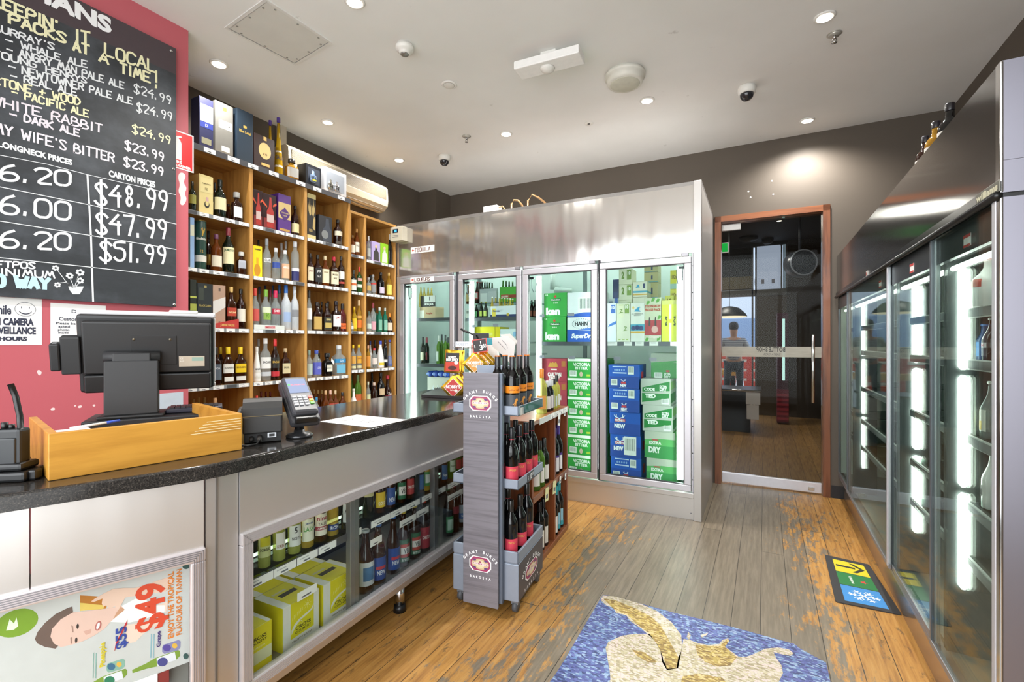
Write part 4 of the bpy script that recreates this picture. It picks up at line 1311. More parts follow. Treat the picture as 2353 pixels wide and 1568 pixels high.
DL_LBL = ['lit downlight beside the ceiling access panel', 'lit downlight cut by the upper frame edge', 'dim downlight over the second shelving bay', 'lit downlight over the wall air conditioner', 'lit downlight in front of the cooler header',
          'lit downlight beside the round ceiling vent', 'lit starburst downlight above the sliding-door cooler', 'lit downlight washing the wall over the glass door', 'unlit white downlight in middle of ceiling']
for (u, v, on), lb in zip(DOWNLIGHTS, DL_LBL):
    dim = (u == 753)
    t = down('downlight', 'recessed ' + lb, 'downlight', u, v, group='ceiling downlights')
    mb = MB(); mb.lathe([(.056, -.001), (.058, -.004), (.050, -.009), (.041, -.010), (.040, 0)], mat('#e9e7e2', .4), 28); mb.build('trim_ring', t)
    mb = MB(); mb.lathe([(.002, -.0125), (.034, -.0118), (.040, -.0105)], glow('#fff4e2', 26.0 if on and not dim else 2.0) if on else mat('#e4e2dc', .5), 24); mb.build('lamp', t)
    if on:
        d = bpy.data.lights.new('downlight_beam', 'SPOT')
        d.energy = LAMP_W * (.4 if u in (503, 753, 917) else 1)
        d.color = (1.0, .975, .935)
        d.spot_size = math.radians(150)
        d.spot_blend = .7
        d.shadow_soft_size = .035
        o = bpy.data.objects.new('downlight_beam', d)
        COL.objects.link(o)
        o.location = (t.location.x, t.location.y, CEIL - .03)
# access panel
c = [at_z(u, v, CEIL) for u, v in ((526, 64), (612, 2), (755, 96), (677, 144))]
t = thing('access_panel', 'square white painted access hatch screwed into the ceiling', 'hatch', (0, 0, 0))
mb = MB()
ctr = sum(c, Vector()) / 4
out = [ctr + (q - ctr) * 1.09 for q in c]
for i in range(4):
    j = (i + 1) % 4
    mb.add([(*out[i].xy, CEIL - .006), (*out[j].xy, CEIL - .006), (*c[j].xy, CEIL - .006), (*c[i].xy, CEIL - .006)], [(0, 1, 2, 3)], mat('#dbdad6', .6))
    mb.add([(*out[i].xy, CEIL - .006), (*out[j].xy, CEIL - .006), (*out[j].xy, CEIL), (*out[i].xy, CEIL)], [(0, 1, 2, 3)], mat('#dbdad6', .6))
mb.build('panel_frame', t)
mb = MB(); q = [ctr + (k - ctr) * .985 for k in c]
mb.add([(*k.xy, CEIL - .004) for k in q], [(0, 1, 2, 3)], mat('#d3d2cc', .6, var=.05, scale=9)); mb.build('hatch_board', t)
mb = MB()
for i in range(4):
    for f in (.12, .5, .88):
        k = q[i].lerp(q[(i + 1) % 4], f); k = ctr + (k - ctr) * .93
        mb.cyl((k.x, k.y, CEIL - .0055), (k.x, k.y, CEIL - .003), .007, mat('#8a8880', .5), 8)
mb.build('screw', t)
# smoke detector
t = down('smoke_detector', 'domed white smoke detector beyond the access hatch', 'smoke detector', 930, 103)
WP = mat('#e6e5df', .4)
mb = MB(); mb.lathe([(.03, -.062), (.034, -.055), (.038, -.045), (.052, -.040), (.058, -.028), (.058, -.012), (.05, -.01), (.05, 0)], WP, 28); mb.build('detector_body', t)
mb = MB(); mb.lathe([(.022, -.068), (.028, -.062), (.022, -.045)], mat('#8d8d8a', .3, .6), 16); mb.build('sensor_cage', t)
# exit sign box, lit green face looking to the back of the shop
p0, p1 = at_z(1180, 160, CEIL - .1), at_z(1330, 120, CEIL - .1)
ang = math.atan2(p1.y - p0.y, p1.x - p0.x)
t = thing('exit_sign', 'white boxed emergency exit sign hung under the ceiling, seen from behind', 'exit sign', (p0.x, p0.y, CEIL), ang)
ln = (p1 - p0).length
mb = MB(); mb.box(0, ln, 0, .14, -.10, -.045, mat('#efefec', .35), .006); mb.box(ln * .38, ln * .62, .05, .10, -.045, 0, WP, .004); mb.build('housing', t)
mb = MB(M=Matrix.Translation((ln * .47, .08, -.10))); mb.lathe([(.006, -.03), (.028, -.026), (.045, -.012), (.05, 0)], WP, 24); mb.build('sensor_dome', t)
mb = MB(); mb.box(.03, ln - .03, .1395, .1425, -.09, -.055, glow('#1fae5a', 1.1)); mb.build('sign_face', t)
# round speaker / vent cover
t = down('ceiling_speaker', 'round stained white ceiling speaker cover', 'speaker', 1436, 168)
mb = MB(); mb.lathe([(.10, -.082), (.118, -.08), (.126, -.066), (.128, -.04), (.14, -.036), (.14, -.012), (.128, -.010), (.128, 0)], mat('#dcdad0', .55, var=.10, scale=14), 40); mb.build('housing', t)
mb = MB(); mb.lathe([(.02, -.086), (.098, -.084), (.104, -.081)], mat('#c9c8b8', .6, var=.14, scale=22), 32); mb.build('cover_disc', t)
# dome cameras
for (u, v, k, lb) in ((1716, 200, 1.0, 'white dome security camera near the glass door'), (1021, 358, 1.0, 'white dome security camera near the cooler corner')):
    t = down('dome_camera', lb, 'security camera', u, v)
    mb = MB(); mb.lathe([(.05, -.055), (.058, -.05), (.062, -.02), (.060, 0)], WP, 26); mb.build('housing', t)
    mb = MB(); mb.lathe([(.004, -.105), (.026, -.098), (.042, -.082), (.048, -.064), (.049, -.053)], mat('#26252a', .08, coat=.5), 26); mb.build('dome_lens', t)
# sprinklers
for (u, v, lb) in ((1917, 78, 'chrome sprinkler head with wide plate by starburst downlight'), (1072, 313, 'small chrome sprinkler head over the shelving end')):
    t = down('sprinkler_head', lb, 'sprinkler', u, v)
    mb = MB(); mb.lathe([(.040, -.004), (.042, -.002), (.040, 0)], mat('#bdbbb4', .3, .5), 24); mb.lathe([(.03, -.012), (.034, -.006), (.034, -.003)], mat('#bdbbb4', .3, .5), 20); mb.build('cover_plate', t)
    mb = MB(); mb.cyl((0, 0, -.012), (0, 0, -.03), .009, CHROME, 10); mb.tube([(-.008, 0, -.028), (-.013, 0, -.042), (0, 0, -.052)], .003, CHROME); mb.tube([(.008, 0, -.028), (.013, 0, -.042), (0, 0, -.052)], .003, CHROME); mb.cyl((0, 0, -.052), (0, 0, -.056), .016, CHROME, 12); mb.build('nozzle', t)
t = down('ceiling_rosette', 'small flush white ceiling rosette with dark hole', 'fitting', 1353, 284)
mb = MB(); mb.lathe([(.036, -.004), (.04, 0)], WP, 22); mb.lathe([(.010, -.006), (.012, -.004)], mat('#4a463f', .6), 10); mb.build('plate', t)

# ---------------------------------------------------------------- wall air conditioner, trunking
PL_ = Plane((-3.79, 1.9), PS.a)          # face of the shelving wall
ax0, zt = PL_.loc(665, 352, -.22)
ax1, zb = PL_.loc(893, 488, -.22)
_, zt = PL_.loc(893, 428, -.22)
t = thing('air_conditioner', 'cream wall-mounted split air conditioner above the shelving', 'air conditioner', (PL_.o.x, PL_.o.y, 0), PL_.a)
CRM = mat('#bdb39d', .4)
prof = [(-.002, zb + .03), (-.10, zb), (-.16, zb + .015), (-.205, zb + .06), (-.215, zb + .12), (-.205, zt - .03), (-.17, zt), (-.002, zt)]
mb = MB()
n = len(prof)
vs = [(ax0, y, z) for y, z in prof] + [(ax1, y, z) for y, z in prof]
mb.add(vs, [tuple(range(n)), tuple(reversed(range(n, 2 * n)))] + [(i, i + n, (i + 1) % n + n, (i + 1) % n) for i in range(n)], CRM); mb.build('casing', t)
mb = MB()
for k in range(14):
    z = zb + .13 + k * (zt - zb - .17) / 14
    mb.box(ax0 + .03, ax1 - .03, -.2175, -.2, z, z + .004, mat('#a89e88', .5))
mb.build('intake_grille', t)
mb = MB(); mb.box(ax0 + .05, ax1 - .06, -.190, -.183, zb + .02, zb + .026, mat('#8a8273', .5), M=None); mb.box(ax0 + .05, ax1 - .06, -.150, -.12, zb - .004, zb + .002, mat('#b8ae9a', .5)); mb.build('air_louvre', t)
x0, z0_ = PL_.loc(640, 283, -.03)
t = thing('cable_trunking', 'beige vertical trunking on the wall behind the yellow liqueur bottles', 'trunking', PL_.world(x0, 0, 0), PL_.a)
mb = MB(); mb.box(0, .06, -.06, -.001, 2.77, z0_, mat('#b8ae9c', .5), .004); mb.build('duct', t)

# ---------------------------------------------------------------- chalkboard
XB = -3.098
bR = at_x(404.6, 112, XB); bRb = at_x(406, 705.5, XB); hb = at_x(405, 172, XB)
y1 = bR.y; zt_, zb_ = bR.z, bRb.z; y0 = y1 - 1.75
t = thing('chalkboard', 'large black price chalkboard with purple-brown heading strip on red wall', 'chalkboard', (XB, 0, 0), PI / 2)


def chalk_mat():
    m, N, L = new_mat('chalkboard_face')
    o = N.new('ShaderNodeOutputMaterial')
    b = N.new('ShaderNodeBsdfPrincipled')
    b.inputs['Roughness'].default_value = .5
    mp = mapping(N, L, (1, 1, 1))
    n1 = noise(N, L, mp, 2.6, 5, .6)
    n2 = noise(N, L, mapping(N, L, (3, 1, 9)), 3, 6, .7)
    r = ramp(N, [(.45, '#2f3236'), (.68, '#50545a')])
    L.new(n1.outputs['Fac'], r.inputs[0])
    r2 = ramp(N, [(.4, 1.0), (.8, 1.35)])
    L.new(n2.outputs['Fac'], r2.inputs[0])
    L.new(mixc(N, L, 1.0, r.outputs[0], r2.outputs[0], 'MULTIPLY'), b.inputs['Base Color'])
    L.new(b.outputs[0], o.inputs[0])
    return m


mb = MB(); mb.box(y0, y1, 0, .022, zb_, hb.z, chalk_mat()); brd = mb.build('board', t)
mb = MB(); mb.box(y0, y1, 0, .022, hb.z, zt_, mat('#493d42', .45)); hd = mb.build('heading_strip', t)
mb = MB()
for u, v in ((393, 117), (398, 388), (400, 700)):
    p = at_x(u, v, XB); mb.lathe([(.009, 0), (.007, .004), (.002, .005)], CHROME, 12, M=Matrix.Translation((p.y, 0, p.z)) @ Matrix.Rotation(PI / 2, 4, 'X'))
mb.build('screw', t)


def bp(zx, zy, zoom):
    u, v = (zx / 3.9208, zy / 3.92) if zoom == 1 else (zx / 3.5646, 380 + zy / 3.5636)
    p = at_x(u, v, XB)
    return p.y, p.z


def chalk(mb, s, a, b, capz, zoom, m, th, y=-.0012):
    (xa, za), (xb, zb2) = bp(*a, zoom), bp(*b, zoom)
    # cap height measured at the end letter
    h = bp(b[0], b[1] - capz, zoom)[1] - zb2
    sl = (zb2 - za) / (xb - xa)
    put_chalk(mb, s, m, lambda x, z: (xa + x, y, za + sl * x + z), h, xb - xa, th)


CW, CY, CP = mat('#e6e8ea', .85, var=.10, scale=120), mat('#efeac0', .85, var=.10, scale=120), mat('#e8dfe6', .85, var=.10, scale=120)
mb = MB()
for s, a, b, c in (("KEEPIN'", (-80, 40), (525, 285), 92), ('IT', (680, 388), (805, 412), 120), ('LOCAL', (945, 498), (1400, 652), 98), ('6 PACKS', (-130, 130), (590, 392), 84),
                   ('AT', (660, 450), (800, 495), 84), ('A', (895, 548), (975, 580), 78), ('TIME', (1080, 650), (1350, 745), 84), ('!', (1385, 790), (1425, 795), 150)):
    chalk(mb, s, a, b, c, 1, CY, .011)
for s, a, b, c in (('STONE + WOOD', (-60, 762), (720, 948), 64), ('- PACIFIC ALE', (105, 860), (795, 1056), 60), ('$24.99', (1190, 1195), (1530, 1297), 68)):
    chalk(mb, s, a, b, c, 1, CY, .007)
for s, a, b, c in (("MURRAY'S", (-80, 262), (485, 450), 56), ('- WHALE', (50, 388), (545, 548), 56), ('ALE', (610, 570), (785, 610), 58), ('- ANGRY MAN PALE ALE', (60, 474), (1115, 802), 58), ('$24.99', (1205, 832), (1535, 938), 70),
                   ('YOUNG', (-70, 506), (325, 612), 58), ('HENRYS', (415, 644), (780, 750), 47), ('- NEWTOWNER PALE ALE', (80, 630), (1190, 942), 58), ('$24.99', (1230, 1002), (1545, 1085), 72), ('- REAL ALE', (95, 713), (690, 864), 58)):
    chalk(mb, s, a, b, c, 1, CW, .0066)
for s, a, b, c in (('WHITE RABBIT', (-90, 935), (920, 1200), 72), ('- DARK ALE', (90, 1060), (715, 1230), 60), ('$23.99', (1125, 1345), (1470, 1450), 72), ("MY WIFE'S BITTER", (-60, 1190), (1025, 1462), 76), ('$23.99', (1115, 1495), (1465, 1582), 72)):
    chalk(mb, s, a, b, c, 1, CP, .0078)
for s, a, b, c in (('$6.20', (-190, 100), (575, 172), 118), ('$6.00', (-190, 372), (575, 445), 140), ('$6.20', (-190, 665), (575, 695), 130), ('$48.99', (780, 318), (1365, 372), 160), ('$47.99', (785, 553), (1355, 605), 150), ('$51.99', (820, 778), (1350, 802), 140)):
    chalk(mb, s, a, b, c, 2, CW, .012)
for s, a, b, c in (('EFTPOS', (-100, 835), (285, 845), 48), ('MINIMUM', (-110, 895), (445, 925), 52)):
    chalk(mb, s, a, b, c, 2, CW, .007)




def chalk_line(mb, pts, th, m=CW, zoom=2):
    q = [bp(*p, zoom) for p in pts]
    for (xa, za), (xb, zb2) in zip(q, q[1:]):
        l = math.hypot(xb - xa, zb2 - za); nx, nz = -(zb2 - za) / l * th / 2, (xb - xa) / l * th / 2
        mb.add([(xa + nx, -.0012, za + nz), (xa - nx, -.0012, za - nz), (xb - nx, -.0012, zb2 - nz), (xb + nx, -.0012, zb2 + nz)], [(0, 1, 2, 3)], m)


chalk_line(mb, [(-300, 120), (0, 177), (735, 325), (1445, 482)], .004)
chalk_line(mb, [(-300, 412), (20, 460), (740, 575), (1445, 690)], .004)
chalk_line(mb, [(-300, 722), (0, 757), (745, 835), (1445, 915)], .004)
chalk_line(mb, [(-300, -140), (380, -10), (720, 78), (1440, 242)], .003)
chalk_line(mb, [(715, 78), (730, 330), (745, 600), (752, 850), (762, 1118)], .008)
for cx, cy, r in ((455, 842, 34), (570, 905, 36), (655, 878, 40), (655, 945, 36), (470, 980, 32)):   # chalk flowers
    x, z = bp(cx, cy, 2); rr = abs(bp(cx + r, cy, 2)[0] - x)
    for k in range(6):
        a = k * PI / 3 + .3
        mb.prism(ell(x + math.cos(a) * rr * .6, z + math.sin(a) * rr * .6, rr * .34, rr * .34, 8), -.0012, -.0011, CW)
for a, b in (((470, 860), (545, 960)), ((545, 960), (590, 1000)), ((575, 930), (605, 1000)), ((640, 905), (610, 1000)), ((645, 965), (618, 1000)), ((485, 965), (540, 958)), ((540, 958), (596, 1002))):
    chalk_line(mb, [a, b], .003)
mb.prism([bp(*p, 2) for p in ((558, 992), (685, 992), (672, 1024), (652, 1056), (595, 1056), (570, 1024))], -.0012, -.0011, CW)
for s, a, b, c in (('NO WAY', (-150, 985), (400, 1012), 82),):
    chalk(mb, s, a, b, c, 2, mat('#bfe3f2', .85), .017)
for s, a, b, c, zm in (('LONGNECK PRICES', (-20, 1318), (650, 1488), 46, 1), ('CARTON PRICES', (890, 88), (1272, 182), 44, 2)):
    (xa, za), (xb, zb2) = bp(*a, zm), bp(*b, zm)
    h = bp(b[0], b[1] - c, zm)[1] - zb2
    sl = (zb2 - za) / (xb - xa)
    put_text(mb, s, mat('#eceef0', .6, var=0), 0, 0, xb - xa, h, bold=.05, f=lambda p: (xa + p[0], -.0012, za + sl * p[0] + p[2]))
mb.build('chalk_lettering', brd)
mb = MB()
(xa, za), (xb, zb2) = bp(300, -25, 1), bp(1005, 303, 1)
h = bp(1005, 170, 1)[1] - zb2
sl = (zb2 - za) / (xb - xa)
put_text(mb, 'IANS', mat('#f4f4f6', .5, var=0), 0, 0, xb - (xa + (xb - xa) * .13), h * .95, bold=.05, f=lambda p: (xa + (xb - xa) * .13 + p[0], -.0012, za + sl * (p[0] + (xb - xa) * .13) + p[2]))
mb.build('lettering', hd)

# ---------------------------------------------------------------- notices on the red wall
XN = -3.122


def wp(u, v):
    p = at_x(u, v, XN)
    return p.y, p.z


def notice(name, label, cat, x0, x1, z0, z1, m=PAPER):
    t = thing(name, label, cat, (XN, 0, 0), PI / 2)
    mb = MB(); mb.box(x0, x1, 0, .0012, z0, z1, m); s = mb.build('sheet', t)
    return t, s


INK = mat('#34374a', .6, var=0)
(xr, zt2), (_, zb3) = wp(96, 688), wp(97, 793)
t, s = notice('notice_sheet', 'white surveillance notice with smiley face, under the chalkboard', 'sign', xr - .46, xr, zb3, zt2)
mb = MB()


def zline(s_, x_end_zoom, y_base, cap, wid_m, bold=.03):
    (xe, ze) = bp2(x_end_zoom, y_base); h = bp2(x_end_zoom, y_base - cap)[1] - ze
    put_text(mb, s_, INK, xe, ze, wid_m, h, y=-.0006, bold=bold, align='r')


def bp2(zx, zy):
    return wp(zx / 3.5646, 380 + zy / 3.5636)


pxm = bp2(290, 1300)[0] - bp2(0, 1300)[0]
zline('Smile', 92, 1220, 70, pxm * .55); zline('ON CAMERA', 276, 1312, 52, pxm * 1.28, .05); zline('SURVEILLANCE', 294, 1382, 52, pxm * 1.42, .05); zline('24 HOURS', 222, 1437, 30, pxm * 1.1, .06)
(cx, cz) = bp2(208, 1180); rx = bp2(294, 1180)[0] - cx; rz = bp2(208, 1122)[1] - cz
o_, i_ = ell(cx, cz, rx, rz, 36), ell(cx, cz, rx * .96, rz * .95, 36)
for k in range(36):
    j = (k + 1) % 36
    mb.add([(o_[k][0], -.0006, o_[k][1]), (o_[j][0], -.0006, o_[j][1]), (i_[j][0], -.0006, i_[j][1]), (i_[k][0], -.0006, i_[k][1])], [(0, 1, 2, 3)], INK)
for sgn in (-1, 1):
    mb.prism(ell(cx + sgn * rx * .36, cz + rz * .25, rx * .05, rz * .16, 10), -.0006, -.0005, INK)
for k in range(12):
    a0_, a1_ = PI + .45 + k * (PI - .9) / 12, PI + .45 + (k + 1) * (PI - .9) / 12
    q = [(cx + rx * .66 * math.cos(a), cz - rz * .05 + rz * .62 * math.sin(a)) for a in (a0_, a1_)]
    mb.add([(q[0][0], -.0006, q[0][1] + .003), (q[0][0], -.0006, q[0][1] - .002), (q[1][0], -.0006, q[1][1] - .002), (q[1][0], -.0006, q[1][1] + .003)], [(0, 1, 2, 3)], INK)
mb.build('lettering', s)
(xa, zt2), (xb, zb3) = wp(116, 696), wp(243, 800)
t, s = notice('notice_sheet', 'white customer notice half hidden by the till screen', 'sign', xa, xb, wp(116, 800)[1], wp(243, 703)[1])
mb = MB()
for s_, zx, zy, cap, w in (('Dear', 650, 1212, 26, .28), ('Customers', 600, 1275, 30, .5), ('Please be', 540, 1305, 20, .34), ('asked', 525, 1330, 18, .2), ('photo', 522, 1356, 18, .2), ('made', 520, 1380, 18, .18)):
    (x, z) = bp2(zx, zy); put_text(mb, s_, INK, x, z, (xb - xa) * w, bp2(zx, zy - cap)[1] - z, y=-.0006, bold=.02, align='c')
mb.build('lettering', s)
# fire extinguisher sign
(xa, _), (xb, zt2), zb3 = wp(372, 300), wp(445, 313), wp(445, 398)[1]
t, s = notice('fire_sign', 'red and white extinguisher sign jutting past the red wall corner', 'sign', xa, xb, zb3, zt2, mat('#f2f2f0', .35))
mb = MB(); w_ = xb - xa; hh = zt2 - zb3
mb.box(xa + .008, xb - .008, -.0006, 0, zb3 + .008, zt2 - .008, mat('#e2121a', .35)); s2 = mb.build('red_field', t)
mb = MB()
ex = [(.32, .24), (.60, .24), (.60, .68), (.56, .76), (.50, .80), (.62, .84), (.58, .88), (.42, .84), (.36, .78), (.32, .68)]
mb.prism([(xa + a * w_, zb3 + b * hh) for a, b in ex], -.0012, -.0007, mat('#f2f2f0', .4)); mb.build('extinguisher_symbol', s2)
mb = MB()
put_text(mb, 'FIRE', mat('#f6f6f4', .5, var=0), xa + w_ * .48, zb3 + hh * .15, w_ * .26, hh * .065, y=-.001, bold=.05, align='c'); put_text(mb, 'EXTINGUISHER', mat('#f6f6f4', .5, var=0), xa + w_ * .5, zb3 + hh * .055, w_ * .82, hh * .06, y=-.001, bold=.05, align='c'); mb.build('lettering', s2)

# ---------------------------------------------------------------- till and things on the counter
TZ = HCNT + .0008
p0, p1 = at_z(111, 1107, HCNT), at_z(556, 1034, HCNT)
ta = math.atan2(p1.y - p0.y, p1.x - p0.x)
tw = (p1 - p0).length
BW = wood('honey_timber_tray', '#c89038', '#ac7626', axis=0, stretch=10, scale=2.0, rough=.4)
PTr = Plane(p0, ta)
t = thing('till_tray', 'open honey-coloured timber tray carrying the till', 'tray', (p0.x, p0.y, TZ), ta)
TD = .47
th_ = .132
mb = MB(); mb.box(0, tw, 0, .02, 0, th_, BW, .002); mb.build('front_board', t)
mb = MB(); mb.box(0, .02, .02, TD, 0, th_, BW, .002); mb.build('side_board', t)
mb = MB(); mb.box(tw - .02, tw, .02, TD, 0, th_, BW, .002); mb.build('side_board', t)
mb = MB(); mb.box(.02, tw - .02, TD - .02, TD, 0, .05, BW, .002); mb.build('back_board', t)
mb = MB(); mb.box(.02, tw - .02, .02, TD - .02, 0.004, .016, mat('#8a6430', .6)); mb.build('tray_base', t)
mb = MB()
for k in range(5):
    mb.box(tw - .16 + k * .012, tw - .004, -.0006, 0, .075 + k * .009 + .002, .075 + k * .009 + .004, mat('#f0dcae', .6))
mb.build('scratch_marks', t)
# papers in the tray
t = thing('paper_stack', 'white cards and slips lying in the timber tray', 'papers', PTr.world(.03, .03, TZ + .017), ta)
mb = MB(); mb.box(0, .10, 0, .19, 0, .085, PAPER); mb.box(-.004, .095, .01, .2, .0855, .092, mat('#e8dede', .7), M=Matrix.Rotation(.05, 4, 'Z')); mb.build('cards', t)
t = thing('pen', 'blue and white pen lying on the cards in the tray', 'pen', PTr.world(.07, .20, TZ + .115), ta + .35)
mb = MB(); mb.cyl((0, 0, 0), (.10, 0, .002), .004, WHITE, 10); mb.build('barrel', t); mb = MB(); mb.cyl((.10, 0, .002), (.14, 0, .003), .0046, mat('#3a5ac0', .3), 10); mb.build('cap', t)
# till screen
zs = 1.115
sb0, sb1 = at_z(237.4, 957.8, zs), at_z(363.4, 949.7, zs)
ma = math.radians(60.4)
PM = Plane(sb0, ma)
t = thing('till_screen', 'black touchscreen till seen from behind on thick pedestal', 'till', (sb0.x, sb0.y, 0), ma)
sw = PM.loc(363.4, 950)[0]
mx0, mz1 = PM.loc(166, 722); mx1, _ = PM.loc(492, 728); _, mz0 = PM.loc(465, 903)
mb = MB(); mb.box(-.06, sw + .20, -.03, .20, zs - .085, zs - .012, mat('#1c1c1e', .5), .006); mb.build('base_box', t)
mb = MB(); mb.box(-.02, sw + .02, -.015, .15, zs - .012, zs, BLACKM, .005); mb.build('foot_plate', t)
_, st = PM.loc(300, 812)
mb = MB(); mb.box(0, sw, .0, .055, zs, st - .03, mat('#2b2b2c', .55), .004); mb.box(.025, sw - .025, .004, .06, st - .05, st, mat('#2b2b2c', .55), .004)
mb.build('pedestal', t)
mb = MB(); mb.cyl((-.004, .03, st - .015), (sw + .004, .03, st - .015), .021, mat('#2b2b2c', .5), 18); mb.build('hinge', t)
TM = Matrix.Translation((0, .055, (mz0 + mz1) / 2)) @ Matrix.Rotation(math.radians(13), 4, 'X') @ Matrix.Translation((0, -.055, -(mz0 + mz1) / 2))
mb = MB(M=TM); mb.box(mx0, mx1, .075, .11, mz0, mz1, mat('#1b1b1c', .4), .012); mb.box(mx0 + .02, mx1 - .012, .048, .08, mz0 + .085, mz1 - .022, mat('#202021', .45), .006); mb.box(mx0 + .02, mx1 - .012, .042, .08, mz0 + .01, mz0 + .082, mat('#161617', .45), .006); mb.build('rear_casing', t)
mb = MB(M=TM); frame(mb, mx0 - .004, mx1 + .004, .108, .126, mz0 - .004, mz1 + .012, .02, mat('#d9d6d6', .4), .006); mb.build('front_bezel', t)
mb = MB(M=TM); mb.box(mx0 + .01, mx1 - .01, .112, .12, mz0 + .01, mz1 - .01, mat('#0c0c10', .1)); mb.build('display', t)
mb = MB(M=TM); mb.box(mx0 - .045, mx0 + .012, .055, .10, mz0 + .085, mz1 - .085, mat('#242425', .5), .004); mb.box(mx0 - .075, mx0 - .045, .05, .095, mz0 + .1, mz1 - .11, mat('#1c1c1d', .45), .006); mb.box(mx0 - .066, mx0 - .054, .06, .075, mz1 - .1115, mz1 - .109, mat('#b9b9b9', .4)); mb.build('card_reader', t)
mb = MB(M=TM); mb.box(sw * .45, sw * 1.35, .046, .049, mz0 + .12, mz1 - .075, mat('#1a1a1b', .45), .002)
for x in (sw * .52, sw * 1.22): mb.cyl((x, .044, mz1 - .09), (x, .048, mz1 - .09), .005, mat('#9a8f7a', .3, .8), 10)
mb.build('mounting_plate', t)
lx = mx1 - .125
mb = MB(M=TM); mb.box(lx, lx + .09, .0465, .048, mz0 + .11, mz0 + .155, mat('#b9ab98', .6)); mb.box(lx + .045, lx + .086, .046, .0466, mz0 + .134, mz0 + .15, mat('#8fa89a', .6)); lb_ = mb.build('rating_label', t)
mb = MB(M=TM); put_text(mb, 'CE', mat('#f2efe8', .6, var=0), lx + .004, mz0 + .143, .011, .007, y=.0455); put_text(mb, 'RoHS', mat('#f2efe8', .6, var=0), lx + .004, mz0 + .132, .014, .005, y=.0455); mb.build('lettering', lb_)
mb = MB(M=TM); mb.box(mx1 - .16, mx1 - .06, .105, .125, mz1 + .008, mz1 + .02, mat('#e6e2dc', .4), .004); mb.build('customer_display', t)
# keyboard-like black unit with blue sheen beside the pedestal
q0 = PM.world(sw + .02, .05, zs - .011)
t = thing('keyboard', 'flat black keyboard lying at pedestal foot in the tray', 'keyboard', q0, ma)
mb = MB(); mb.box(0, .20, 0, .12, 0, .018, mat('#2a2a3a', .4), .004); mb.build('case', t)
mb = MB()
for i in range(9):
    for j in range(4):
        mb.box(.012 + i * .0195, .028 + i * .0195, .014 + j * .024, .032 + j * .024, .018, .023, mat('#2a2a30', .4))
mb.build('key', t)
p = at_x(395, 905, -3.1)
t = thing('wall_socket_cover', 'pale grey sheet on red wall below the till screen', 'sheet', (-3.122, at_x(364, 905, -3.122).y, 0), PI / 2)
mb = MB(); mb.box(0, at_x(421, 905, -3.122).y - at_x(364, 905, -3.122).y, 0, .002, at_x(395, 940, -3.122).z, at_x(395, 903, -3.122).z, mat('#c3cdd8', .5)); mb.build('sheet', t)
# receipt printer
p0, p1 = at_z(557, 1024, HCNT), at_z(649, 1016, HCNT)
pa = math.atan2(p1.y - p0.y, p1.x - p0.x)
t = thing('receipt_printer', 'charcoal receipt printer with ports facing out beside timber tray', 'printer', (p0.x, p0.y, TZ), pa)
w_ = (p1 - p0).length
PB = mat('#2b2a29', .5)
mb = MB(); mb.box(0, w_, 0.0, .19, .038, .105, PB, .006); mb.box(.004, w_ - .004, .014, .18, .004, .04, mat('#171717', .5)); mb.build('base', t)
prof = [(0, .106), (0, .135), (.02, .158), (.05, .168), (.10, .166), (.15, .14), (.19, .12), (.19, .106)]
mb = MB(); n = len(prof); vs = [(0, a, b) for a, b in prof] + [(w_, a, b) for a, b in prof]
mb.add(vs, [tuple(reversed(range(n))), tuple(range(n, 2 * n))] + [(i, (i + 1) % n, (i + 1) % n + n, i + n) for i in range(n)], PB); mb.build('lid', t)
mb = MB(); mb.box(-.02, 0, .05, .17, .10, .128, mat('#4a4744', .45), .008); mb.build('paper_exit', t)
mb = MB(); mb.box(0.001, w_ - .001, -.0005, .002, .1045, .1065, mat('#8a7a58', .6)); mb.build('seam', t)
mb = MB(); mb.cyl((w_ * .42, -.03, .02), (w_ * .42, .016, .024), .009, mat('#3a3836', .4), 12); mb.cyl((w_ * .22, -.018, .018), (w_ * .22, .016, .022), .008, BLACK, 12); mb.box(w_ * .62, w_ * .84, .006, .016, .02, .038, mat('#c9ccd0', .3, .6)); mb.box(w_ * .66, w_ * .80, .004, .006, .024, .034, BLACK); mb.build('cable_plug', t)
mb = MB(); mb.tube([(w_ * .42, -.03, .02), (w_ * .36, -.05, .008), (w_ * .1, -.045, .006), (-.05, -.03, .006)], .004, BLACK); mb.build('cable', t)
# scanner with green lights behind
p = at_z(545, 942, HCNT)
t = thing('barcode_scanner', 'dark scanner with glowing green buttons behind the timber tray', 'scanner', (-2.25, 1.50, TZ), 1.3)
mb = MB(); mb.lathe([(.05, 0), (.055, .03), (.05, .07), (.03, .1)], mat('#3c3c40', .35), 20, sx=1.4); mb.build('body', t)
mb = MB(M=Matrix.Translation((0, -.035, .078)) @ Matrix.Rotation(.7, 4, 'X'))
for x in (-.04, 0, .04): mb.lathe([(.013, 0), (.011, .004), (.002, .005)], glow('#2fe08a', 1.2) if x else glow('#e8fff2', 1.2), 12, M=Matrix.Translation((x, 0, 0)))
mb.build('button_light', t)
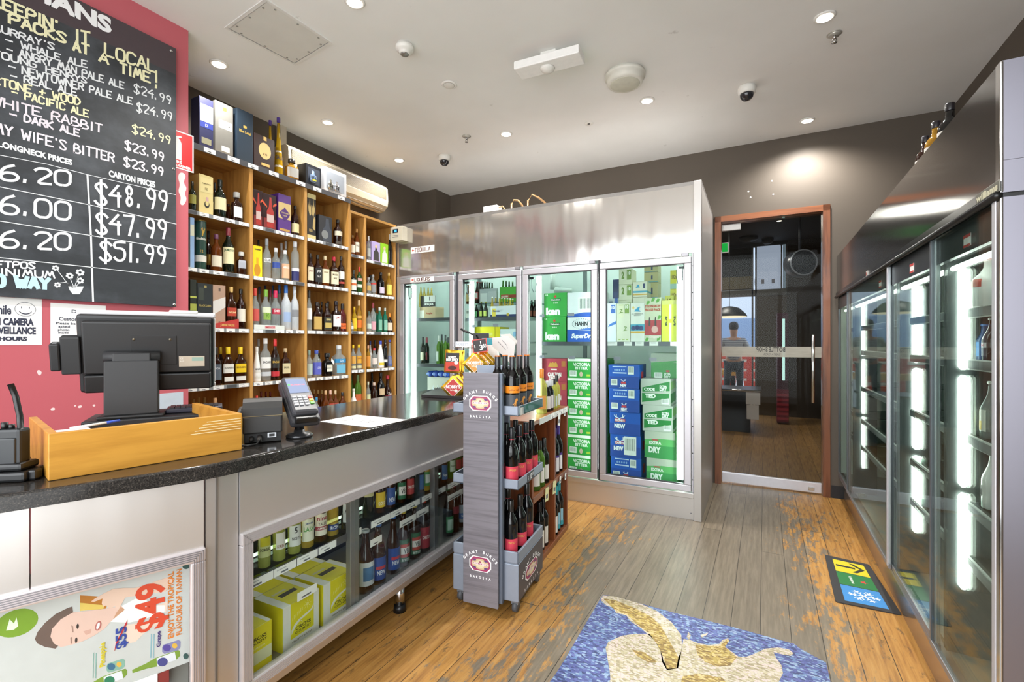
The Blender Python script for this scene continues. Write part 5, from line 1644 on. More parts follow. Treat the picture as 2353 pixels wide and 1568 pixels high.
# card terminal on swivel stalk
e = at_z(688, 1004, HCNT)
t = thing('card_terminal', 'dark grey card payment terminal tilted on swivel post', 'card terminal', (e.x, e.y, TZ), math.radians(66))
mb = MB(); mb.lathe([(.05, 0), (.052, .006), (.045, .014), (.022, .018), (.02, .03)], mat('#4a4a4c', .25, .7), 28); mb.build('round_base', t)
mb = MB(); mb.cyl((0, 0, .025), (0, 0, .085), .018, BLACK, 16); mb.cyl((-.02, 0, .085), (.02, 0, .085), .014, BLACK, 14); mb.build('swivel_post', t)
TT = Matrix.Translation((.0, .0, .135)) @ Matrix.Rotation(math.radians(30), 4, 'X') @ Matrix.Scale(1.25, 4)
mb = MB(M=TT); mb.box(-.045, .045, -.10, .12, -.02, .012, mat('#2e2e31', .4), .01); mb.build('holder', t)
mb = MB(M=TT); mb.box(-.040, .040, -.085, .115, .010, .034, mat('#3a3a3e', .35), .01); bd = mb.build('terminal_body', t)
mb = MB(M=TT); mb.box(-.030, .030, .015, .095, .0345, .0355, glow('#b9c6e8', .75)); scn = mb.build('screen', bd)
mb = MB(M=TT)
put_text(mb, 'st.george', mat('#d86a7a', .6, var=0), -.02, .056, .044, .010, y=0, bold=.02, f=lambda p: (p[0], p[2], .036)); mb.prism(ell(-.025, .06, .004, .006, 10), 0, .0002, mat('#58a86a', .6), M=Matrix(((1, 0, 0, 0), (0, 0, 1, 0), (0, 1, 0, .0361), (0, 0, 0, 1)))); mb.build('lettering', scn)
mb = MB(M=TT)
for i in range(3):
    for j in range(4):
        mb.box(-.028 + i * .0155, -.016 + i * .0155, -.055 + j * .0135, -.046 + j * .0135, .034, .0375, mat('#8d8d90', .4))
for j, hx in enumerate(('#5ab03a', '#e0c02a', '#d04a3a')):
    mb.box(.020, .032, -.05 + j * .0155, -.04 + j * .0155, .034, .0375, mat(hx, .4))
mb.build('key', bd)
mb = MB(M=TT); mb.box(-.034, .034, -.104, -.082, .0, .02, BLACK, .004); mb.build('card_slot', t)
# two-way radio in its charger
w0 = at_z(36, 1112, HCNT)
w0 = at_z(28, 1102, HCNT)
t = thing('two_way_radio', 'black two-way radio with stubby antenna sitting in charger', 'radio', (w0.x, w0.y, TZ + .02), math.radians(40))
mb = MB(); mb.box(-.032, .032, -.02, .022, 0.01, .125, mat('#15181b', .3), .008); mb.box(-.024, .024, -.026, -.018, .02, .1, mat('#1d2023', .3), .004); mb.build('body', t)
mb = MB(); mb.tube([(.02, 0, .12), (.018, 0, .16), (.008, 0, .215), (-.004, 0, .25)], .0075, BLACK, 10); mb.build('antenna', t)
mb = MB(); mb.cyl((-.018, 0, .122), (-.018, 0, .142), .008, BLACK, 12); mb.cyl((-.001, 0, .122), (-.001, 0, .136), .007, BLACK, 12); mb.build('knob', t)
t = thing('radio_charger', 'black charging cradle holding the two-way radio', 'charger', (w0.x, w0.y, TZ), math.radians(40))
mb = MB(); mb.box(-.06, .06, -.045, .05, 0, .028, mat('#111214', .35), .008); mb.box(-.045, .045, -.034, .036, .028, .05, mat('#111214', .35), .008); mb.box(.055, .075, -.03, .0, .0, .03, mat('#111214', .35), .006); mb.build('cradle', t)
w1 = at_z(-10, 1085, HCNT)
t = thing('two_way_radio', 'second black radio further back, mostly outside the picture', 'radio', (w1.x - .02, w1.y - .06, TZ), math.radians(40))
mb = MB(); mb.box(-.03, .03, -.02, .022, 0, .135, mat('#16191c', .3), .008); mb.build('body', t)
mb = MB(); mb.cyl((.012, 0, .135), (.012, 0, .152), .008, BLACK, 12); mb.build('knob', t)
# paper sheet on the counter
c4 = [at_z(u, v, TZ + .0006) for u, v in ((735, 969), (853, 983), (936, 965), (820, 953.5))]
t = thing('counter_notice', 'white printed sheet lying flat on the granite top', 'sheet', (0, 0, 0))
mb = MB(); mb.add([tuple(p) for p in c4] + [(p.x, p.y, p.z - .0005) for p in c4], [(0, 1, 2, 3), (7, 6, 5, 4), (0, 4, 5, 1), (1, 5, 6, 2), (2, 6, 7, 3), (3, 7, 4, 0)], PAPER); s = mb.build('sheet', t)
mb = MB()
g = lambda a, b: tuple(c4[0] + (c4[3] - c4[0]) * a + (c4[1] - c4[0]) * (1 - b) + Vector((0, 0, .0004)))
gf = lambda p: g(p[0], p[2])
put_text(mb, 'bag of ice', INK, .5, .72, .5, .05, f=gf, align='c', bold=.01)
o1, i1 = ell(.52, .40, .38, .19, 30), ell(.52, .40, .372, .185, 30)
for k in range(30):
    j = (k + 1) % 30
    mb.add([g(*o1[k]), g(*o1[j]), g(*i1[j]), g(*i1[k])], [(0, 1, 2, 3)], INK)
for tx, zz, ww in (('a', .51, .04), ('BOTTLE', .44, .34), ('of', .37, .08), ('SPIRITS', .30, .36)):
    put_text(mb, tx, INK, .52, zz, ww, .045, f=gf, align='c', bold=.01)
mb.build('lettering', s)
# ---------------------------------------------------------------- beer in the glazed counter
GRP.clear()
GRP.update({'bottle': 'beers in the counter display', 'box': 'wine casks in the counter display', 'snack packet': 'snack packets on the wire hanger'})
def disp(row, z, d, where, group=None):
    u, vb, wp, style, body, cap, L, T, desc, hh = row
    p = PK.hit(u, vb, d)
    r = px_r(p, u, wp)
    return bottle('beer_bottle', desc + ', ' + where, 'bottle', (p.x, p.y, z + .0006), PK.a + math.radians(-22), style, r, hh, body, cap, L, T)


SZ = SHELF_Z
UPS = 'upper counter shelf'
for row in (
    (607, 1310, 30, 'beer', 'paleyel', '#c8c83a', [(.18, .5, '#d6dc9a', 70), (.36, .5, '#d8cf2a', 50)], [('SOMERS', '#4a4a2a', .28, .05, 100)], 'pale cider bottle with yellow lemon label', .23),
    (641.5, 1295, 30, 'beer', 'paleyel', '#d8d8d8', [(.2, .48, '#ece8e0', 45)], [('KIRIN', '#8a4a30', .23, .05, 62)], 'pale cider bottle with round white label', .23),
    (676, 1280, 31, 'beer', 'paleyel', '#b9bcbe', [(.14, .5, '#e6e6e2', 60)], [('5', '#3a3a3a', .37, .1, 26), ('NIGHT', '#3a3a3a', .25, .05, 70)], 'pale cider bottle with large numeral five', .23),
    (706, 1262, 31, 'beer', 'cbeer', '#d0cdb8', [(.12, .52, '#e8e6cf', 68)], [('LASH', '#5aa04a', .30, .08, 95), ('James', '#4a5a8a', .43, .04, 70)], 'ale bottle with cream and green label', .23),
    (736, 1248, 31, 'beer', 'brn', '#5a3020', [(.12, .52, '#e8e0cc', 68), (.22, .29, '#a84a52', 69)], [('nine', '#a8384a', .40, .08, 92), ('TALES', '#5a4a44', .31, .05, 70), ('AMBER', '#f0e6dc', .235, .035, 84)], 'brown amber ale bottle with cream and red label', .23),
    (764, 1232, 28, 'beer', 'cbeer', '#c08a2a', [(.1, .22, '#2c3f7a', 70)], [('IRON', '#eceef2', .13, .06, 90)], 'clear golden lager bottle with navy label', .23),
    (797, 1218, 28, 'beer', 'blk', '#c8c8c8', [(.14, .5, '#c9ccca', 62)], [('Asahi', '#1c1c1c', .32, .08, 85)], 'black lager bottle with silver label', .23),
    (846, 1205, 26, 'beer', 'dkg', '#d8c890', [(.44, .75, '#d8cf9a', 70)], [], 'dark bottle with gold neck foil', .24),
    (872, 1190, 27, 'stubby', 'brn', '#e8c81e', [(.14, .5, '#e8c22a', 66)], [('GOLD', '#f6efd0', .2, .08, 70)], 'yellow-capped stubby with yellow label', .21),
    (896.5, 1180, 24, 'stubby', 'brn', '#3f70b8', [(.08, .5, '#3a5aa0', 68)], [('NEW', '#f0f0f4', .16, .1, 72)], 'blue-capped stubby with blue label', .21),
    (921, 1165, 24, 'stubby', 'brn', '#c8ccd0', [(.1, .52, '#2f6a48', 66), (.2, .42, '#e6e0da', 50)], [('VB', '#1c1c1c', .24, .12, 48)], 'green-labelled bitter stubby', .21),
    (941, 1155, 22, 'stubby', 'brn', '#c8402c', [(.12, .52, '#b03a3a', 62)], [('CARLTON', '#f2e6e0', .28, .07, 92)], 'red-capped stubby with red label', .21),
    (955, 1147, 19, 'stubby', 'dkg', '#5a9ac8', [], [], 'dark stubby with pale blue cap', .21),
    (966, 1143, 17, 'stubby', 'brn', '#9a9ca0', [(.1, .5, '#2f5f9a', 66)], [], 'stubby with narrow blue label', .21),
    (979, 1135, 20, 'stubby', 'cbeer', '#b9bcbe', [(.14, .52, '#2f8a4a', 60), (.22, .45, '#dfe6df', 38)], [], 'stubby with round green and white label', .21),
    (994.5, 1126, 19, 'stubby', 'cbeer', '#b9bcbe', [(.12, .40, '#2c8040', 64)], [('DRY', '#f2f4f2', .2, .1, 62)], 'stubby with green dry label', .21),
    (1020, 1110, 17, 'stubby', 'brn', '#9a9ca0', [(.08, .5, '#3a6aa0', 66)], [('Super', '#f0f2f6', .18, .07, 80)], 'stubby with pale blue oval label', .21),
    (1037, 1100, 19, 'beer', 'hgr', '#5a9a3a', [(.2, .5, '#d5e6d0', 50)], [('Heine', '#2a5a2a', .33, .05, 64)], 'bright green bottle with white label, first', .23),
    (1051, 1092, 18, 'beer', 'hgr', '#5a9a3a', [(.2, .45, '#b83a3a', 50)], [], 'bright green bottle with red label', .23),
    (1063, 1086, 17, 'beer', 'grn', '#8a8a8a', [(.2, .45, '#c84a4a', 50)], [], 'green bottle by the wine stand edge', .23)):
    disp(row, SZ, .125, UPS)
LOWS = 'lower counter shelf'
for row in (
    (840, 1380, 40, 'beer', 'brn', '#b8bcc0', [(.12, .5, '#d8dce0', 68), (.2, .42, '#4a7aa8', 40)], [], 'big beer bottle with white and blue label', .295),
    (868.5, 1366, 37, 'beer', 'brn', '#3f70b8', [(.08, .46, '#2f4f9a', 72), (.26, .31, '#c83a44', 40)], [('NEW', '#f0f0f4', .17, .07, 62)], 'big beer bottle with blue label, first of two', .295),
    (903, 1346, 32, 'beer', 'brn', '#3f70b8', [(.08, .46, '#2f4f9a', 72), (.26, .31, '#c83a44', 40)], [('NEW', '#f0f0f4', .17, .07, 62)], 'big beer bottle with blue label, second of two', .295),
    (926.5, 1332, 30, 'beer', 'brn', '#c8b04a', [(.1, .5, '#2f6a48', 66), (.18, .42, '#c2453a', 52), (.24, .36, '#e8e2dc', 50)], [('VB', '#1c1c1c', .25, .09, 44), ('BITTER', '#e8ece8', .115, .04, 80)], 'big bitter bottle with green label, first of two', .295),
    (952.5, 1318, 28, 'beer', 'brn', '#c8b04a', [(.1, .5, '#2f6a48', 66), (.18, .42, '#c2453a', 52), (.24, .36, '#e8e2dc', 50)], [('VB', '#1c1c1c', .25, .09, 44), ('BITTER', '#e8ece8', .115, .04, 80)], 'big bitter bottle with green label, second of two', .295),
    (974, 1302, 27, 'beer', 'dka', '#c8402c', [(.1, .5, '#a8303c', 62)], [('CARLTON', '#f2e6e0', .28, .06, 88)], 'red-capped big bottle with red label, first', .295),
    (995, 1290, 24, 'beer', 'dka', '#8a2c24', [(.1, .5, '#a8303c', 62)], [('CARL', '#f2e6e0', .28, .06, 60)], 'red-capped big bottle with red label, second', .295),
    (1030, 1268, 24, 'beer', 'blk', '#3a6a3a', [(.08, .42, '#2f7a4a', 55), (.14, .36, '#b8d0c0', 40)], [], 'big dark bottle with green oval label', .295),
    (1044, 1258, 22, 'beer', 'dka', '#7a2a34', [(.4, .55, '#8a2a3a', 70)], [], 'big dark bottle with maroon label', .295),
    (1061, 1250, 22, 'beer', 'dka', '#4a8ab8', [(.12, .5, '#a8b0bc', 66), (.2, .32, '#2f6ab0', 67)], [('Super', '#eef0f4', .24, .05, 80)], 'big bottle with silver and blue label', .295)):
    disp(row, .191, .135, LOWS)


# yellow wine casks
def cask(x0, x1, d, dp, z, h, desc, full=True):
    YL, WL = '#d8cc1c', '#dcdcd2'

    def art(mb, w, h, y):
        wm, lm = mat('#dedccc', .6), mat('#e2da7a', .6)
        mb.prism([(w * a, h * b) for a, b in [(.22, .40), (.30, .50), (.42, .56), (.60, .60), (.76, .63), (.84, .72), (.80, .60), (.62, .55), (.46, .52), (.36, .46), (.28, .38), (.22, .30)]], y, y + .0004, wm)
        for a, b in zip(ell(.46, .46, .06, .045, 14, -1.2, 3.4), ell(.46, .46, .06, .045, 14, -1.2, 3.4)[1:]):
            mb.add([(a[0] * w, y, a[1] * h), (a[0] * w * .985, y, a[1] * h * .985), (b[0] * w * .985, y, b[1] * h * .985), (b[0] * w, y, b[1] * h)], [(0, 1, 2, 3)], wm)
        for k in range(8):
            an = k * PI / 4
            mb.prism([(w * .66 + math.cos(an + s * .16) * w * r, h * .80 + math.sin(an + s * .16) * w * r) for s, r in ((-1, .06), (0, .12), (1, .06))], y, y + .0004, lm)
        mb.prism([(w * .66 + a, h * .8 + b) for a, b in ell(0, 0, w * .04, w * .04, 12)], y, y + .0004, lm)
        for k in range(7):
            mb.box(w * (.24 + k * .045), w * (.255 + k * .045), y, y + .0004, h * (.60 + .02 * k), h * (.67 + .02 * k + .02 * (k % 2)), lm)
    p = PK.world(x0, d, z)
    t = carton('wine_cask', desc, 'box', p, PK.a, x1 - x0, dp, h, mat(WL, .5), [(0.2, .84, .20, 1.0, YL)] if full else [(0, 1, 0, 1, YL), (0, 1, .22, .48, '#d8d4a8')],
               [('CROSS', '#3c3a1a', .54, .345, .42, .075), ('COUNTRY', '#3c3a1a', .54, .265, .44, .055), ('FRUITY LEXIA', '#6a675a', .52, .10, .56, .04)] if full else [('CROSS', '#3c3a1a', .5, .72, .62, .075), ('COUNTRY', '#3c3a1a', .5, .64, .64, .055), ('FRUITY LEXIA', '#e8e4a8', .5, .54, .5, .035)],
               extra=art if full else None, side=[(0, 1, 0, 1, YL)])
    mb = MB(); mb.box((x1 - x0) * .2, (x1 - x0) * .84, 0.001, dp - .001, h, h + .0006, mat(YL, .5)); mb.box((x1 - x0) * .3, (x1 - x0) * .74, dp * .42, dp * .58, h + .0004, h + .001, mat('#2a2a24', .6)); mb.box((x1 - x0) * .25, (x1 - x0) * .6, dp * .66, dp * .74, h + .0004, h + .001, mat('#cfc994', .6)); mb.build('carry_handle', t)
    return t


ck = .17
zc = .191
cask(PK.loc(560, 1400, .075)[0], PK.loc(624, 1400, .075)[0], .075, .15, zc, ck, 'yellow wine cask turned to its text side, first inside counter glass', False)
cask(PK.loc(650, 1400, .085)[0], PK.loc(733, 1400, .085)[0], .085, .17, zc, ck + .005, 'yellow and white wine cask in the middle of front line')
cask(PK.loc(743, 1400, .085)[0], PK.loc(819, 1400, .085)[0], .085, .17, zc, ck + .003, 'yellow and white wine cask beside the grey mullion')
cask(PK.loc(590, 1400, .26)[0], PK.loc(668, 1400, .26)[0], .265, .17, zc, ck, 'yellow wine cask in rear line behind first two')
cask(PK.loc(675, 1400, .26)[0], PK.loc(750, 1400, .26)[0], .265, .17, zc, ck, 'yellow wine cask in rear line behind middle one')

# ---------------------------------------------------------------- poster in the till counter window
XP = .085


def q5(zx, zy, d=XP):
    return PLc.loc(zx / 5.006, 1280 + zy / 5.006, d)


px1, pzt = q5(2178, 60); _, pzb = q5(2168, 1215)
t = thing('poster', 'white beer poster mounted sideways behind the till counter glass', 'poster', (PLc.o.x, PLc.o.y, 0), PLc.a)
mb = MB(); mb.box(px1 - .78, px1, XP + .001, XP + .004, pzb, pzt, mat('#cbc9c8', .6)); sh_ = mb.build('sheet', t)
mb = MB()


def pp(pts, hx, lay=1, m=None):
    mb.prism([q5(*p) for p in pts], XP + .001 - lay * .0003, XP + .001, m or mat(hx, .65, var=.05))


def pe(cx, cy, rx, ry, rot, n=26):
    c, s = math.cos(rot), math.sin(rot)
    return [(cx + rx * math.cos(a) * c - ry * math.sin(a) * s, cy + rx * math.cos(a) * s + ry * math.sin(a) * c) for a in [2 * PI * k / n for k in range(n)]]


pp(pe(190, 765, 260, 150, -.35), '#7ea02c'); pp([(70, 850), (110, 720), (160, 770), (190, 700), (210, 800), (160, 840)], '#e6ead8', 2)
pp([(920, 445), (1100, 455), (1250, 480), (1220, 600), (920, 625)], '#b8742a'); pp([(920, 530), (1200, 560), (1190, 600), (920, 625)], '#e2c062', 2)
pp([(830, 575), (780, 590), (640, 660), (520, 760), (430, 870), (400, 950), (430, 1000), (520, 1040), (640, 1060), (690, 1000), (660, 860), (720, 760), (840, 640)], '#6e5850', 2)
pp([(840, 640), (1000, 625), (1200, 600), (1400, 570), (1435, 610), (1350, 680), (1270, 750), (1200, 830), (1080, 910), (960, 970), (820, 1015), (700, 1040), (620, 1000), (580, 920), (600, 830), (700, 720)], '#e3bdb0', 3)
pp([(1390, 575), (1435, 610), (1300, 720), (1340, 640)], '#c99678', 4)
pp([(1400, 570), (1640, 440), (1700, 520), (1560, 560), (1900, 560), (1890, 640), (1650, 720), (1480, 760), (1270, 750), (1350, 680), (1435, 610)], '#efedeb', 3)
pp([(1050, 515), (1080, 490), (1180, 430), (1300, 370), (1420, 360), (1560, 360), (1740, 300), (1950, 230), (2010, 260), (1900, 400), (1620, 440), (1440, 470), (1390, 560), (1360, 620), (1320, 570), (1280, 590), (1250, 590), (1220, 560), (1190, 575), (1170, 540), (1180, 480), (1080, 520)], '#e6c2b0', 4)
pp([(1440, 790), (1560, 770), (1900, 700), (1910, 640), (1800, 560), (1930, 520), (1900, 720), (1700, 850), (1640, 900), (1560, 980), (1460, 1000)], '#ebcfc0', 2)
pp(pe(1130, 795, 32, 58, .35), '#b86a64', 5); pp(pe(1128, 795, 16, 42, .35), '#f2eeea', 6)
pp(pe(893, 800, 14, 30, .1), '#3c302c', 5); pp(pe(876, 960, 14, 30, .1), '#3c302c', 5)
pp([(820, 790), (838, 800), (845, 870), (832, 870)], '#a88478', 5); pp([(808, 930), (826, 925), (828, 1000), (812, 1000)], '#a88478', 5); pp([(960, 860), (1050, 830), (1040, 880), (990, 900)], '#d5a698', 5)
for cx, cy, hx in ((1970, 1035, '#8a86b0'), (1330, 1250, '#8ab0a0')):
    pp([(cx - 105, cy + 10), (cx - 90, cy - 20), (cx + 80, cy - 75), (cx + 108, cy - 60), (cx + 105, cy + 10), (cx + 80, cy + 40), (cx - 80, cy + 85), (cx - 105, cy + 60)], hx, 2)
    pp(pe(cx - 50, cy + 15, 46, 40, 0), '#3f6a8a' if cx < 1900 else '#5a4a9a', 3); pp(pe(cx + 40, cy - 10, 30, 30, 0), '#e0b04a', 3)
for cx, cy in ((1900, 1180), (1290, 1395)):
    pp([(cx - 380, cy + 125), (cx - 375, cy + 160), (cx - 200, cy + 105), (cx - 100, cy + 85), (cx + 130, cy + 5), (cx + 170, cy - 40), (cx + 168, cy - 90), (cx + 150, cy - 105), (cx - 120, cy - 10), (cx - 220, cy + 50)], '#7f9a3a', 3)
    pp([(cx - 100, cy - 10), (cx + 110, cy - 85), (cx + 130, cy + 5), (cx - 90, cy + 80)], '#e2e0e8', 4); pp(pe(cx - 30, cy + 30, 60, 50, -.3), '#4a4a8a' if cx > 1800 else '#2f7a5a', 5)
pp(pe(2138, 108, 40, 34, 0), '#3f5c58', 6); pp(pe(2138, 1145, 30, 32, 0), '#3f5c58', 6)
pp([(1315, 1085), (1330, 1000), (1465, 725), (1460, 770), (1380, 930)], '#c22c34', 7)
for x in (1735, 1765): pp([(x, 890), (x + 14, 888), (x + 6, 1165), (x - 8, 1165)], '#8fb0bc', 2)
for x in (1070, 1100): pp([(x, 1110), (x + 12, 1108), (x + 6, 1400), (x - 6, 1400)], '#8fb0a8', 2)
mb.build('printed_picture', sh_)
mb = MB()


def side_text(s, xb, ya, ye, xt, hx, bold=.03, lay=7):
    """Reads upward: from (xb, ya) to (xb, ye); letter tops at xt."""
    (xa, za), (xe, ze) = q5(xb, ya), q5(xb, ye)
    h = abs(q5(xt, ya)[0] - xa)
    put_text(mb, s, mat(hx, .6, var=.03), 0, 0, ze - za, h, bold=bold, f=lambda p: (xa - p[2], XP + .001 - lay * .0003, za + p[0]))


side_text('$49', 1880, 800, 262, 1565, '#d8492c', .03); side_text('ENJOY THE TROPICAL', 1995, 925, 165, 1930, '#dd7a1e', .02); side_text('FLAVOURS OF TAIWAN', 2088, 890, 135, 2028, '#dd7a1e', .02)
side_text('$55', 1450, 1035, 790, 1330, '#34479a', .03); side_text('Grape', 1845, 1030, 850, 1800, '#4a3a7a', .03); side_text('Pineapple', 1205, 1255, 980, 1145, '#d8c21e', .03)
mb.build('lettering', sh_)
t = thing('price_slip', 'white price slip and maroon tag hung under the sideways poster', 'ticket', (PLc.o.x, PLc.o.y, 0), PLc.a)
mb = MB(); a_, b_ = q5(1500, 1400), q5(1812, 1335); mb.box(a_[0], b_[0], XP - .002, XP - .001, b_[1] - .06, b_[1], PAPER); mb.build('slip', t)
mb = MB(); a_, b_ = q5(1812, 1330), q5(1945, 1300); mb.box(a_[0], b_[0], XP + .0, XP + .001, b_[1] - .05, b_[1], mat('#8a3430', .5)); mb.build('maroon_tag', t)

# ---------------------------------------------------------------- wheeled wine stand
GRP['bottle'] = 'wines on the wheeled stand'
sd = math.radians(6.53)
PSt = Plane((-1.104, 2.113), sd)          # near corner of the bin; local x runs back to the counter (negative)
t = thing('wine_stand', 'wheeled grey wine display stand with dark timber-look front board', 'display stand', (PSt.o.x, PSt.o.y, 0), sd)
GRY = mat('#8c95a4', .4, .3)
GRY2 = mat('#7d8694', .4, .3)
LAM = wood('grey_timber_laminate', '#77737a', '#5e5a60', axis=0, stretch=30, scale=2.6, rough=.45, coat=.05)
WS, DS = -.378, .40
mb = MB(); mb.box(WS, 0, 0, DS, .07, .262, GRY, .004); mb.box(WS + .004, -.004, .004, DS - .004, .262, .268, GRY2)
for a in ((WS, 0, 0, .012), (WS, 0, DS - .012, DS), (WS, WS + .012, 0, DS), (-.012, 0, 0, DS)):
    mb.box(a[0], a[1], a[2], a[3], .268, .325, GRY, .003)
mb.box(WS + .012, -.012, .012, DS - .012, .262, .2695, mat('#1c1c20', .5)); mb.build('bin', t)
TR = [(.645, .05), (1.022, .05)]
for z, hh in TR:
    mb = MB(); mb.box(WS, 0, 0, DS, z, z + .006, mat('#1f1f24', .5))
    for a in ((WS, 0, 0, .008), (WS, 0, DS - .008, DS), (WS, WS + .008, 0, DS), (-.008, 0, 0, DS)):
        mb.box(a[0], a[1], a[2], a[3], z, z + hh, GRY, .002)
    mb.build('tray', t)
mb = MB(); mb.box(WS / 2 - .105, WS / 2 + .095, -.045, -.028, .04, 1.243, LAM, .004); fb = mb.build('front_board', t)
mb = MB(); mb.box(WS / 2 - .10, WS / 2 + .112, -.028, -.001, .06, 1.24, mat('#5d6674', .4, .3), .003); mb.box(WS / 2 - .14, WS / 2 + .06, DS * .5 - .01, DS * .5 + .01, .3, 1.27, GRY, .003); mb.build('spine', t)


def crest(mb, fx, w, h):
    oc = lambda k: [(-.5 * k + .16, -.5 * k * .62), (.5 * k - .16, -.5 * k * .62), (.5 * k, -.5 * k * .62 + .16), (.5 * k, .5 * k * .62 - .16), (.5 * k - .16, .5 * k * .62), (-.5 * k + .16, .5 * k * .62), (-.5 * k, .5 * k * .62 - .16), (-.5 * k, -.5 * k * .62 + .16)]

    def pol(p, lay, hx):
        mb.add([fx(a * w, b * h, lay) for a, b in p], [tuple(range(len(p)))], mat(hx, .45, var=.04))
    pol(oc(1.0), 1, '#ece8e6'); pol(oc(.90), 2, '#9c3a62'); pol([(a, b) for a, b in ell(0, 0, .40, .22, 24)], 3, '#c9b08a'); pol(ell(0, 0, .20, .17, 20), 4, '#d8cba8')
    for sx_, sz_ in ((-1, 1), (1, 1), (-1, -1), (1, -1)):
        for k in range(4): pol(ell(sx_ * (.30 - .03 * k), sz_ * (.14 + .02 * (k % 2)), .035, .03, 8), 5, '#6a4a82')
    pol([(-.34, -.03), (.34, -.03), (.34, .05), (-.34, .05)], 5, '#e4d4d4')
    for k in range(9): pol([(-.30 + k * .07, -.01), (-.27 + k * .07, -.01), (-.27 + k * .07, .035), (-.30 + k * .07, .035)], 6, '#9c3a62')
    pol([(-.06, .06), (.06, .06), (0, .14)], 6, '#9c3a62')


def arc_text(mb, s, m, fx, R, a0, a1, size):
    for i, c in enumerate(s):
        if c == ' ':
            continue
        a = a0 + (a1 - a0) * i / (len(s) - 1)
        vs, fs, w = text_geo(c, .03)
        ca, sa = math.cos(a - PI / 2), math.sin(a - PI / 2)
        out = []
        for x, y in vs:
            X, Y = (x - w / 2) * size, y * size
            out.append(fx(R * math.cos(a) + X * ca - Y * sa, R * math.sin(a) + X * sa + Y * ca, 1))
        mb.add(out, fs, m)


LW = mat('#eeeef0', .5, var=0)
for zc_ in (1.085, .255):
    f1 = lambda a, b, l, zc_=zc_: (WS / 2 - .005 + a, -.0455 - l * .00025, zc_ + b)
    mb = MB(); crest(mb, f1, .125, .125); cr_ = mb.build('winery_crest', fb)
    mb = MB(); arc_text(mb, 'GRANT BURGE', LW, lambda a, b, l: f1(a, b - .055, l), .112, math.radians(140), math.radians(40), .014)
    for i, c in enumerate('BAROSSA'): put_text(mb, c, LW, *(WS / 2 - .005 - .054 + i * .018, zc_ - .075), None, .0115, y=-.046, bold=.03, align='c')
    mb.build('lettering', fb)
f2 = lambda a, b, l: (.0005 + l * .00025, .20 + a, .165 + b)
mb = MB(); mb.box(0, .0004, .006, DS - .006, .072, .262, mat('#4a464a', .45)); sp_ = mb.build('side_print', t)
mb = MB(); crest(mb, lambda a, b, l: (.0008 + l * .00025, .20 + a, .160 + b), .20, .125); mb.build('winery_crest', sp_)
mb = MB(); arc_text(mb, 'GRANT BURGE', LW, lambda a, b, l: (.0012, .20 + a * 1.35, .095 + b), .118, math.radians(142), math.radians(38), .018)
for i, c in enumerate('BAROSSA'): put_text(mb, c, LW, 0, .084, None, .014, bold=.03, f=lambda p, i=i: (.0012, .20 - .105 + i * .034 + p[0], p[2]), align='c')
mb.build('lettering', sp_)
for x, y in ((-.03, .035), (WS + .03, .035), (-.03, DS - .035), (WS + .03, DS - .035)):
    mb = MB(); mb.cyl((x - .012, y + .008, .03), (x + .012, y + .008, .03), .03, mat('#4c4e52', .5), 20); mb.box(x - .018, x + .018, y - .012, y + .012, .045, .07, mat('#6a6c70', .4)); mb.build('caster', t)
a_ = (-.28)
mb = MB(); mb.box(.0005, .0012, .03, .075, 1.024, 1.062, PAPER); mb.box(.0005, .0012, .02, .39, 1.026, 1.07, pane('#dfe8ea', gloss=.4)); mb.build('price_ticket', t)
mb = MB(); mb.box(.0005, .0014, .13, .24, .648, .694, mat('#3c3c40', .5)); pt = mb.build('price_ticket', t)
mb = MB(); put_text(mb, '10', mat('#e6e6e6', .6, var=0), .175, .655, .03, .03, bold=.03, f=lambda p: (.0018, p[0] - .004, p[2])); put_text(mb, '00', mat('#e6e6e6', .6, var=0), .21, .667, .022, .018, f=lambda p: (.0018, p[0], p[2])); put_text(mb, '$', mat('#e6e6e6', .6, var=0), .14, .66, .01, .018, f=lambda p: (.0018, p[0], p[2])); mb.build('lettering', pt)


def wine_at(u, vbase, z, r, h, body, cap, L, T, label, name='wine_bottle', turn=25, band=None, group=None, pt_=None):
    p = pt_ or at_z(u, vbase, z)
    return bottle(name, label, 'bottle', (p.x, p.y, z + .0008), math.radians(turn), 'wine', r, h, body, cap, L, T, group=group, band=band)


def wl(i, y):
    return PSt.world(i, y, 0)


def roo(t, r, h):
    """small leaping animal mark on a label"""
    mb = MB()
    pts = [(-.5, .10), (-.2, .16), (0, .34), (.2, .42), (.42, .40), (.5, .30), (.38, .30), (.22, .26), (.16, .12), (.2, 0), (.08, 0), (.02, .14), (-.1, 0), (-.2, .02), (-.06, .2), (-.25, .10)]
    vs = []
    for a, b in pts:
        an = -PI / 2 + a * .9 + .15
        vs.append((r * 1.025 * math.cos(an), r * 1.025 * math.sin(an), h * (.12 + b * .36)))
    mb.add(vs, [tuple(range(len(vs)))], mat('#d8923c', .4))
    lab = [c for c in t.children if c.name.startswith('label')][0]
    mb.build('animal_mark', lab)


